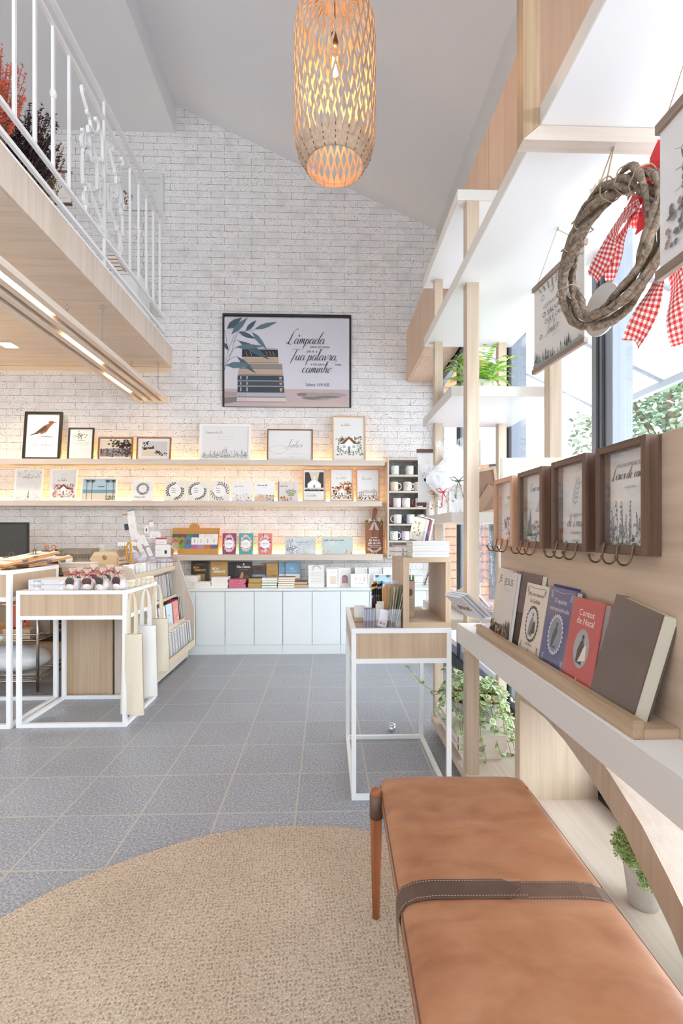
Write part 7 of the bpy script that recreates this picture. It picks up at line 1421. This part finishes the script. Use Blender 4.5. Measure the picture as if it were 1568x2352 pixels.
zt = RZ0+(ZR-RZ0)*(PX-RX0)/(XW-RX0)-PZ; obj('cord', MB().tube([(0, 0, .66), (0, 0, zt)], .003, 6), BLK, t); obj('ceiling_rose', MB().lathe([(0, zt-.04), (.05, zt-.035), (.055, zt+.02), (0, zt+.02)], 20), WHITE, t)
lamp('POINT', (PX, PY, PZ+.505), 7, (1, .66, .34), .035, nm='pendant_glow')
# ================================================================== wreath and banners in the window bay
def vinebark():
    q = NT('vine_bark'); n1 = q.n('TexNoise', Scale=42.0, Detail=8.0, Roughness=.75, Distortion=1.5); q.l(q.co(), n1.inputs['Vector'])
    q.l(q.ramp(n1.outputs['Fac'], ((.36, '54443A'), (.5, '8F7B68'), (.66, 'B9A58F'))), q.b.inputs['Base Color']); q.b.inputs['Roughness'].default_value = .8; q.bump(n1.outputs['Fac'], .9, .006); return q.m
WC = Vector((.8115, 1.366, 2.01)); wd = Vector((.0314, -.1975, 0)).normalized(); wn_ = Vector((wd.y, -wd.x, 0))*-1
if wn_.x < 0: wn_ = -wn_
t = thing('vine_wreath', 'twisted grey vine wreath hanging from the wooden crossbeam, decorated on its far side', 'wreath', WC, 0)
VINE = vinebark(); 
def wpt(a_, r, o=0): v = wd*(r*cos(a_))+Vector((0, 0, 1))*(r*sin(a_))+wn_*o; return v
for k in range(13):
    ph = 2*pi*k/13; pts = []; rad = []; n = 70; a0 = random.uniform(0, 2*pi); L = 2*pi*(.75+.25*random.random())
    for i in range(n+1):
        a_ = a0+L*i/n; tw = ph+a_*(1.5+.35*(k % 3)); rr = .0205+.005*sin(a_*3+k); e = 1.0+.03*sin(a_*2+k)
        pts.append(wpt(a_, .176*e+rr*cos(tw)+.003*sin(7*a_+k), rr*sin(tw)*1.1)); rad.append((.0085+.0020*sin(5*a_+k*2)+.0012*sin(23*a_+k))*(min(1, 4*min(i, n-i)/n+.35)))
    obj('vine', MB().tube(pts, rad, 8), VINE, t)
tw_ = mat('twine', 'B7A287', .9)
for a_ in (2.2, 1.5, 1.15, 2.6, 3.3, .75): obj('twine_wrap', MB().tube([wpt(a_+.02*sin(5*s_), .176+.034*cos(s_), .034*sin(s_)) for s_ in [2*pi*k/24 for k in range(73)]][:60], .0019, 5), tw_, t)
tp = Vector((.83, 1.366, 2.314))-WC
obj('hanging_twine', MB().tube([wpt(1.9, .19), tp+Vector((0, .004, 0))], .0024, 6).tube([wpt(1.62, .19), tp-Vector((0, .004, 0))], .0024, 6), tw_, t)
def wp(px, py, X=.865): return ax(px, py, X)-WC
gingham(); GG = MC['gingham']
def ribbon(pts, wds, name='ribbon_tail', X=.865, cut=0):
    P = catmull([wp(px, py, X+dx) for px, py, dx in pts], 6); m = MB(); n = len(P)
    def f(u, v):
        i = min(n-1, int(round(u*(n-1)))); k = u*(len(wds)-1); j = min(len(wds)-2, int(k)); w = wds[j]+(wds[j+1]-wds[j])*(k-j); d = (P[min(n-1, i+1)]-P[max(0, i-1)]).normalized(); s_ = d.cross(wn_).normalized()
        return P[i]+s_*w*(v-.5)+wn_*(.010*sin(6*u+3*v))+d*(cut*abs(v-.5)*2*(u > .97))
    L = sum((P[i+1]-P[i]).length for i in range(n-1)); m.grid(f, n-1, 6, uv=(L/.0135, max(wds)/.0135)); return obj(name, m, GG, t)
ribbon([(1462, 470, .0), (1430, 500, .0), (1408, 545, .01), (1385, 595, .0), (1358, 640, -.01)], [.03, .062, .066, .066, .06])
ribbon([(1462, 472, .01), (1440, 520, .02), (1415, 575, .02), (1398, 645, .02)], [.03, .05, .05, .03])
ribbon([(1532, 588, .0), (1512, 650, .01), (1487, 710, .0), (1450, 782, -.01)], [.03, .066, .07, .07], cut=.012)
ribbon([(1534, 588, .01), (1556, 650, .02), (1562, 715, .02), (1560, 790, .01)], [.03, .066, .07, .04])
ribbon([(1462, 470, .0), (1440, 495, .03), (1470, 500, .04), (1475, 470, .02), (1462, 470, .0)], [.03, .05, .05, .05, .03], 'ribbon_loop')
REDL = mat('poinsettia_red', 'D9272E', .6)
for k, (px, py, L, a_) in enumerate(((1500, 430, .13, 1.15), (1510, 430, .12, .6), (1490, 430, .10, 2.0), (1490, 440, .11, 2.9), (1500, 445, .10, -2.5), (1510, 440, .10, -.3), (1495, 425, .12, 1.5))):
    c = wp(px, py, .88); m = MB(); u_ = wd*cos(a_)+Vector((0, 0, sin(a_))); s_ = wd*(-sin(a_))+Vector((0, 0, cos(a_)))
    pr_ = [(0, .0), (.15, .35), (.3, .75), (.42, .65), (.5, .95), (.62, .6), (.75, .65), (1, 0)]
    up = [c+u_*(L*x)+s_*(L*.34*y)+wn_*(.02*x) for x, y in pr_]; dn = [c+u_*(L*x)-s_*(L*.34*y)+wn_*(.02*x) for x, y in pr_]; md_ = [c+u_*(L*x)+wn_*(.02*x-.006) for x, y in pr_]
    m.add(up+md_+dn, [(i, i+1, 8+i+1, 8+i) for i in range(7)]+[(8+i, 8+i+1, 16+i+1, 16+i) for i in range(7)]); obj('petal', m, REDL, t)
obj('red_apple', MB().ball(wp(1506, 468, .87), .033, 20), mat('apple_red', 'A8323A', .5, var=.2, vs=60), t)
for px, py in ((1362, 440), (1352, 470), (1448, 440), (1375, 428)):
    m = MB(); c = wp(px, py, .86)
    for k in range(5): a_ = k*1.257+px; u_ = wd*cos(a_)+Vector((0, 0, sin(a_))); s_ = wd*(-sin(a_))+Vector((0, 0, cos(a_))); m.add([c, c+u_*.012+s_*.008, c+u_*.024, c+u_*.012-s_*.008], [(0, 1, 2, 3)])
    obj('cream_flower', m, mat('cream_petal', 'F2E6C4', .7), t)
c = wp(1380, 712, .862); m = MB(); R_ = .078; n = 40
vs = [c+wd*(R_*cos(2*pi*k/n))+Vector((0, 0, R_*sin(2*pi*k/n)))+wn_*o for o in (0, .006) for k in range(n)]; m.add(vs, [tuple(range(n)), tuple(range(2*n-1, n-1, -1))]+[(k, (k+1) % n, n+(k+1) % n, n+k) for k in range(n)]); obj('wooden_disc', m, mat('pale_disc', 'CFC8C0', .6), t)
def nas(a, w, h):
    for i in range(9):
        x = -w*.40+i*w*.1; a.line([(x-.01, -h*.03), (x+.012, -h*.07)], .0012, 1)
        if i % 2: a.line([(x, -h*.05), (x, -h*(.12+.02*(i % 3)))], .0006, 2); a.ell(x, -h*(.17+.02*(i % 3)), .012, .013, (3, 4)[i % 2], 16); a.ell(x, -h*(.17+.02*(i % 3)), .008, .009, 0, 14)
        a.sprig(x, -h*.04, .03, -.8-.2*i, 1, n=3)
    a.text('VOS NASCEU HOJE', 0, -h*.345, .021, 5); a.text('O SALVADOR', 0, -h*.445, .030, 6); a.text('QUE É CRISTO', 0, -h*.53, .024, 5); a.text('o', -w*.32, -h*.67, .036, 6, shear=.3); a.script('Senhor', -w*.2, -h*.67, .0165, 6, .10); a.text('LUCAS 2:11', 0, -h*.73, .010, 2)
    for i in range(30):
        x = random.uniform(-w*.47, w*.47); s = random.uniform(.010, .034)*(.6+.9*abs(x/w)); 
        for k in range(3): a.P([(x-s*.30*(1-k*.25), -h*.955+k*s*.5), (x+s*.30*(1-k*.25), -h*.955+k*s*.5), (x, -h*.955+s*.9+k*s*.5)], random.choice((7, 5, 8)), y=-(a.k+1)*a.e)
        a.k += 1 if i % 6 == 0 else 0
    a.P([(-w*.49, -h*.99), (w*.49, -h*.99), (w*.49, -h*.93), (0, -h*.96), (-w*.49, -h*.935)], 8)
NM = [mat('pine_ink', '6C7570', .6), INKG, mat('bauble_rust', 'A88876', .6), mat('bauble_grey', 'A5A09C', .6), mat('slate_text', '5C5E63', .6), mat('dark_text', '3E3F45', .6), mat('fir_dark', '3F4A48', .6), mat('fir_mist', '8B9592', .6)]
TAU = wood('taupe_rod_x', '9C8776', '6F5D50', 'x', 2)
bn1 = banner('scroll banner about o Senhor with dark firs, hanging left of the wreath', c=(.877, 1.80, 2.205), w=.335, h=.34, rz=R(-84.9), rod=.020, wd=TAU, art=nas, mats=NM, strings=.15, col=mat('banner_paper', 'DDD6D0', .7))
def fe(a, w, h):
    for k in range(5): a.sprig(-w*.35, -h*(.25+.14*k), .12, -.5+.25*k, 1, n=6, lw=.2)
    a.scatter(-w*.42, w*.1, -h*.94, -h*.6, [3, 1, 2], 70, .006); a.script('Feliz Natal', -w*.28, -h*.5, .014, 6, .1); a.scatter(-w*.2, w*.3, -h*.3, -h*.1, [4, 3], 30, .008)
bn2 = banner('scroll banner with sprigs at the right edge, in front of the wreath', c=(.79, .945, 2.15), w=.32, h=.345, rz=R(-88), rod=.024, wd=TAU, art=fe, mats=NM, strings=.21, col=mat('banner_paper2', 'E2DDD9', .7))
for b_, h_ in ((bn1, .15), (bn2, .21)): obj('ceiling_hook', MB().tube([(0, 0, h_-.004), (.006, 0, h_-.008), (.008, 0, h_), (.002, 0, h_+.006), (0, 0, 2.3575-b_.location.z)], .0014, 6), CHN_, b_)
# ================================================================== shelf unit contents
GRN_ = [mat('fern_light', 'B9DB66', .5), mat('fern_mid', '8CC048', .5)]
t = thing('potted_fern', 'bright green fern in a round white pot on the upper white shelf', 'plant', (.815, 2.56, 1.913)); obj('pot', MB().lathe([(0, 0), (.075, 0), (.095, .03), (.10, .065), (.095, .085), (.088, .083), (.085, .06), (0, .055)], 32), mat('pot_cream', 'E2DED4', .5), t); obj('soil', MB().disc(.088, .06, 24), mat('soil', '4A3828', .9), t)
def frond(mb, az, L, rise, droop, w=.032, m=0):
    n = int(L/.0100); d = Vector((cos(az), sin(az), 0)); s_ = Vector((-sin(az), cos(az), 0)); pts = []
    for i in range(n+1): u = i/n; pts.append(Vector((0, 0, .06))+d*(L*u*(.85-.1*u))+Vector((0, 0, rise*sin(min(1.3, u*1.6))-droop*u*u)))
    mb.tube(pts[::3]+[pts[-1]], .0011, 4, m)
    for i in range(3, n):
        u = i/n; l = w*(sin(pi*min(1, u*1.02+.02))**.6)*(1-.35*u); a_ = (pts[i]-pts[i-1]).normalized()
        for sg in (-1, 1): e = s_*sg*l+a_*l*.25; q = a_*.0034; p = pts[i]; z = Vector((0, 0, -.12*l)); mb.add([p-q, p+e*.5-q+z*.4, p+e+z, p+e*.5+q+z*.4, p+q], [(0, 1, 2, 3, 4)], m if i % 5 else 1-m)
fr = MB()
for k in range(60): a_ = 2*pi*k/60+random.uniform(-.1, .1); frond(fr, a_, random.uniform(.12, .29), random.uniform(.06, .26), random.uniform(.0, .20), m=k % 2)
for a_, L, ri, dr in ((pi*1.08, .34, .10, .10), (pi*1.02, .26, .14, .05), (.3, .30, .14, .12), (2.3, .26, .22, .02), (-.6, .26, .16, .14), (1.2, .3, .2, .05), (-1.3, .2, .1, .14), (-2.2, .24, .08, .15), (-.2, .3, .2, .04)): frond(fr, a_, L, ri, dr, m=0)
obj('fronds', fr, GRN_, t)
for i, (c, x0, w, h, L) in enumerate((('2F3136', .668, .012, .15, 'dark'), ('C9CACC', .70, .010, .17, 'pale grey'), ('8E9096', .724, .012, .16, 'mid grey'))): t = thing('leaning_board', '%s thin board leaning on the upper white shelf left of the fern' % L, 'board', (x0+.01, 2.80+.02*i, 1.9135), (0, R(18), 0), 'boards leaning beside the fern'); obj('board', MB().box(0, w, 0, .16, 0, h), mat('lean_'+c, c, .4), t)
# wrapped gifts
CEL = sheer('cellophane', 'FAFBFD', .20)
def gift(px, Y, X, lab, rib, prn, hb=.115, top=.15, w=.085):
    t = thing('wrapped_gift', lab, 'gift', (X, Y, 1.2995), random.uniform(-.2, .2), 'cellophane gifts'); obj('box', MB().box(-w/2, w/2, -w*.35, w*.35, .002, hb*.75), prn, t, bevel=.003)
    obj('treats', MB().ball((0, 0, hb*.82), w*.40, 14, sc=(1, .7, .75)), spots('sprinkles', 'F3EBE2', ['D9534A', '6C9C6A', 'E2A04A', 'C98A6A'], 160, .3), t)
    def f(u, v):
        a_ = 2*pi*u; z = (hb+.02)*v/.5 if v < .5 else hb+.02+top*(v-.5)/.5
        r = w*.62 if v < .36 else (w*.62-(w*.62-.013)*(v-.36)/.14 if v < .5 else .013+.075*((v-.5)/.5)**.9); r *= 1+(.28*sin(5*a_+px)+.16*sin(11*a_))*max(0, v-.45)*1.6
        return (r*cos(a_), r*.75*sin(a_), z+(.03*sin(3*a_+px)*(v > .95)))
    obj('cellophane', MB().grid(f, 40, 20), CEL, t); m = MB().tube([(.015*cos(a_), .013*sin(a_), hb+.02) for a_ in [2*pi*k/12 for k in range(12)]], .003, 6, closed=True)
    for s_ in (-1, 1): m.tube([(0, -.014, hb+.02), (s_*.022, -.02, hb+.040), (s_*.046, -.02, hb+.036), (s_*.03, -.02, hb+.022), (0, -.014, hb+.02)], .0026, 6).tube([(0, -.014, hb+.02), (s_*.012, -.035, hb-.02), (s_*.02, -.05, hb-.07)], .0026, 6)
    obj('ribbon', m, mat('rib_'+rib, rib, .45), t); return t
PRN = spots('winter_print', 'EEE8E2', ['5B5148', 'B9653E', '8C9A7A'], 70, .4)
gift(990, 2.92, .655, 'cellophane gift with yellow ribbon, leftmost on the short white shelf', 'D8A94C', PRN, w=.075)
gift(1015, 2.78, .675, 'cellophane gift with red ribbon, middle of the three on the short shelf', 'C4262C', PRN, top=.13, w=.075)
gift(1055, 2.50, .690, 'largest cellophane gift with green bow, partly behind the front post', '5E7355', spots('winter_print2', 'EDEAE6', ['6A6A66', '8F9A8A'], 50, .35), hb=.15, top=.19, w=.105)
t = thing('white_cushion', 'pointed white cushion standing on its corner behind the wrapped gifts', 'cushion', (xx(1050, 2.86), 2.86, 1.3005)); cm_ = MB()
for s_ in (-1, 1): cm_.grid(lambda u, v: ((u-v)*.205, s_*.05*(max(0, sin(pi*u)*sin(pi*v)))**.5, (u+v)*.215), 14, 14)
obj('cushion', cm_, mat('white_cloth', 'F0F0F0', .9), t)
t = thing('frame_back', 'wooden picture frame seen from behind with its brown easel leg', 'picture', (.835, 2.50, 1.301), (R(8), R(-10), 0)); w, h = .16, .235
obj('frame', MB().box(-w/2, -w/2+.015, -.012, .012, 0, h).box(w/2-.015, w/2, -.012, .012, 0, h).box(-w/2+.015, w/2-.015, -.012, .012, 0, .015).box(-w/2+.015, w/2-.015, -.012, .012, h-.015, h), OFZ, t, bevel=.001); HB = mat('hardboard', '8E6F5C', .8, var=.06, vs=90); obj('backing', MB().box(-w/2+.013, w/2-.013, -.006, .0, .013, h-.013), HB, t)
obj('easel_leg', MB().prism([(.03, .15), (.07, .12), (-.03, -.0), (-.10, .0)], -.012, -.009, 'y').box(-.005, .005, -.009, -.006, .11, .13), mat('hardboard2', '9C7C66', .8), t)
t = thing('canvas_back', 'stretched canvas seen from behind, leaning behind the key frames', 'canvas', (.895, 2.10, ZT+.001), (R(3), 0, R(-4))); w, h = .26, .735; obj('canvas', MB().box(-w/2, w/2, .014, .018, 0, h).box(-w/2, -w/2+.002, 0, .014, 0, h).box(w/2-.002, w/2, 0, .014, 0, h).box(-w/2, w/2, 0, .014, h-.002, h), mat('canvas_white', 'EEF0F2', .8), t)
obj('stretcher_bars', MB().box(-w/2+.003, -w/2+.035, -.002, .013, 0, h-.003).box(w/2-.035, w/2-.003, -.002, .013, 0, h-.003).box(-w/2+.035, w/2-.035, -.002, .013, h-.036, h-.003), wood('spruce_z', 'E6D2B4', 'D6BC98', 'z', 2), t)
t = thing('tulle_veil', 'grey tulle veil with white dots hanging by the window below the short shelf', 'fabric', (1.0, 3.04, 1.30)); DOT = sheer('dotted_tulle', 'B9C3CA', .55)
obj('tulle', MB().grid(lambda u, v: (.15*(u-.5)*(.5+.7*v), .02*sin(u*22)*(.3+v), -.42*v), 40, 8), DOT, t); m = MB(); [m.ball((random.uniform(-.06, .06)*(.5+v*.7), -.026, -.42*v), .0048, 6) for v in [k/26 for k in range(1, 26)]]; obj('dots', m, CER, t); obj('hanging_ring', MB().tube([(.01*cos(a_), 0, .0+.01*sin(a_)) for a_ in [2*pi*k/10 for k in range(10)]], .0015, 5, closed=True), CHN_, t)
# magazines and booklets on the desk-height shelf
MZC = [('2F6FB0', 'blue'), ('2B5F9A', 'darker blue'), ('C9C4C0', 'grey'), ('C8433C', 'red'), ('D9A93C', 'yellow')]
for i, (c, nm) in enumerate(MZC): flatbook(.70, .86, 2.46, 2.68, .7785+i*.0085, .0078, mat('mag_'+c, c, .35), '%s magazine, %s in the pile left of the front post' % (nm, od(i, 5)), 'magazines on the desk-height shelf', 'magazine', 'magazine')
for i in range(7): flatbook(.655+.004*(i % 2), .735+.004*(i % 2), 2.74, 2.88, .7785+.013*i, .012, BW if i % 3 else mat('pale_blue_cover', 'A9B8CC', .5), 'white paperback, %s in the pile seen through the oak cube' % od(i, 7), 'paperbacks on the desk-height shelf', rz=.05*sin(i*2.1))
def jb(loc, rz, lab, n=3, s=1.0):
    t = thing('booklet_stand', lab, 'stand', loc, (0, 0, rz)); obj('acrylic_stand', MB().box(-.06*s, .06*s, 0, .12*s, 0, .003).prism([(.0, .003), (.003, .003), (.10*s, .16*s), (.097*s, .16*s)], -.06*s, .06*s, 'x').box(-.06*s, .06*s, -.03, 0, .03, .033), ACR, t)
    M_ = Matrix.Translation((0, -.035*s, .055*s))@Matrix.Rotation(R(50), 4, 'X')
    for i in range(n):
        m = MB().box(-.055*s, .055*s, -.008, .0, 0, .15*s); m.tf(Matrix.Translation((0, .0, .0))@M_@Matrix.Translation((.012*i, .010*i, 0))); b_ = obj('booklet', m, BW, t)
    a = Art(); a.text('JESUS', 0, 0, .034*s, 1, bold=.02, rot=0); a.v = [(x, y-.001, z) for x, y, z in a.v]; a.tf(M_@Matrix.Translation((.0, -.008, .06*s))); obj('title', a, [PAPER, mat('dark_red', '8A2F2C', .5)], t)
jb((.660, 2.015, ZT+.001), R(-68), 'clear stand of booklets titled JESUS on the table end before the post'); jb((.80, 2.42, .778), R(-60), 'second clear stand of booklets, left of the front post on the lower shelf', 2, .9)
tag(obj('black_cable', MB().tube([(xx(993, 5.03), 5.035, zz(993, 1283, 5.03)), (xx(990, 5.03), 5.035, zz(990, 1300, 5.03)), (xx(975, 5.03), 5.035, zz(975, 1343, 5.03)), (xx(972, 5.03), 5.035, zz(972, 1352, 5.03)-.02)], .005, 6), BLK), 'black cable running down the brick wall, seen through the oak cube', 'cable')
# ---- crate, bowl and trailing plant on the platform
WSH = wood('whitewashed_x', 'F0EAE2', 'D8C8B6', 'x', .5, .7, .7)
cr = crate('whitewashed wooden crate turned upside down under the trailing plant', (.763, 2.34, .081+.117), .238, .46, .117, WSH, slats=2, r=.016); cr.rotation_euler = (0, pi, 0)
VL = [mat('variegated_green', '8DB86A', .45), mat('variegated_cream', 'E6EBCB', .45), mat('variegated_mid', 'B5D293', .45)]
t = thing('trailing_plant', 'variegated trailing plant in a grey bowl on the whitewashed crate', 'plant', (.782, 2.52, .1995)); obj('bowl', MB().lathe([(0, 0), (.055, 0), (.095, .03), (.120, .08), (.125, .125), (.118, .125), (.112, .08), (0, .06)], 40), mat('concrete', 'B9B5AC', .8, var=.08, vs=30), t)
obj('inner_pot', MB().lathe([(.104, .08), (.116, .138), (.121, .138), (.121, .145), (.106, .145), (.095, .10), (0, .10)], 36), mat('terracotta', 'A5644A', .7), t)
vm, lf = MB(), MB()
def vleaf(p, d, s):
    d = d.normalized(); u = d.cross(Vector((0, 0, 1))); u = (u if u.length > .1 else Vector((1, 0, 0))).normalized(); nn_ = u.cross(d)
    sh = [(0, 0), (.18, .42), (.5, .52), (.8, .28), (1, 0), (.8, -.28), (.5, -.52), (.18, -.42)]
    lf.add([p+d*s*x+u*s*y*1.0+nn_*s*(.10*abs(y)) for x, y in sh], [tuple(range(8))], 1); lf.add([p+d*s*(.08+x*.80)+u*s*y*.68+nn_*(s*.07*abs(y)+.0006) for x, y in sh], [tuple(range(8))], random.choice((0, 0, 2)))
    lf.add([p+d*s*(.08+x*.80)+u*s*y*.68+nn_*(s*.07*abs(y)-.0006) for x, y in sh], [tuple(range(8))], random.choice((0, 0, 2)))
def vine(pts, s=.026, k=9):
    P = catmull(pts, k); vm.tube(P, .0013, 5)
    for i in range(2, len(P), 2):
        for _ in range(1 if i % 4 else 2): d = Vector((random.gauss(0, 1), random.gauss(0, 1), random.gauss(-.2, .7)))+(P[i]-P[i-1])*30; vleaf(P[i], d, s*random.uniform(.8, 1.3))
for k in range(40):
    a_ = 2*pi*k/40+random.uniform(-.1, .1); r = random.uniform(.10, .17); h = random.uniform(.02, .12); dn_ = random.uniform(-.02, .14)
    vine([(0.03*cos(a_), .03*sin(a_), .10), (r*.6*cos(a_), r*.6*sin(a_), .13+h), (r*cos(a_), r*sin(a_), .13+h*.5), (r*1.25*cos(a_+.2), r*1.25*sin(a_+.2), .13-dn_)], .030, 4)
for a_, L in ((-.55, .30), (-.35, .34), (-.9, .28), (-1.3, .24), (.0, .27), (-1.7, .25), (-2.2, .2), (.3, .3)): vine([(.08*cos(a_), .08*sin(a_), .15), (.15*cos(a_), .15*sin(a_), .12), (.18*cos(a_), .18*sin(a_), .0), (.21*cos(a_+.1), .21*sin(a_+.1), .14-L)], .032, 6)
vine([(-.06, -.02, .15), (-.14, -.02, .20), (-.20, 0, .16), (-.27, .03, .19), (-.34, .05, .27)], .030, 4); vine([(-.06, -.03, .15), (-.12, -.06, .16), (-.18, -.06, .10)], .03, 5); vine([(-.05, 0, .15), (-.10, .02, .26), (-.16, .02, .28)], .034, 5)
obj('vines', vm, mat('vine_stem', '8C8A4C', .6), t); obj('leaves', lf, VL, t)
t = thing('small_potted_plant', 'small spreading green plant in a white pot on the low platform beside the bench', 'plant', (.955, 1.42, .081)); obj('pot', MB().lathe([(0, 0), (.040, 0), (.058, .145), (.060, .150), (.055, .150), (.052, .12), (0, .12)], 32), mat('pot_white', 'E4E2DE', .5, var=.05, vs=30), t); obj('inner_pot', MB().lathe([(.050, .145), (.053, .158), (.049, .158), (.046, .14), (0, .14)], 28), BLK, t)
m = MB()
for k in range(900):
    a_ = random.uniform(0, 2*pi); r = random.random()**.6*.088; sp = 1; x, y = r*cos(a_)*sp*.9, r*sin(a_)*.9; z = .19+.03*random.random()-max(0, r-.05)*1.3-(.05 if a_ > 4 and r > .07 else 0)
    if z < .01: z = .02
    p = Vector((x, y, z))
    for j in range(7): d = Vector((random.gauss(0, 1), random.gauss(0, 1), random.gauss(.4, .8))).normalized(); e = d.cross(Vector((.3, 1, .2))).normalized()*.0020; q = p+d*.009; m.add([q-e-d*.006, q+e-d*.006, q+e+d*.003, q-e+d*.003], [(0, 1, 2, 3)], random.choice((0, 0, 1, 1, 2)))
    m.bar(p-Vector((0, 0, .02)), p+Vector((0, 0, .008)), .0011, m=1)
obj('foliage', m, [mat('sedum_green', '9CC878', .5), mat('sedum_light', 'CBE6A4', .5), mat('sedum_brown', 'A98A62', .6)], t)
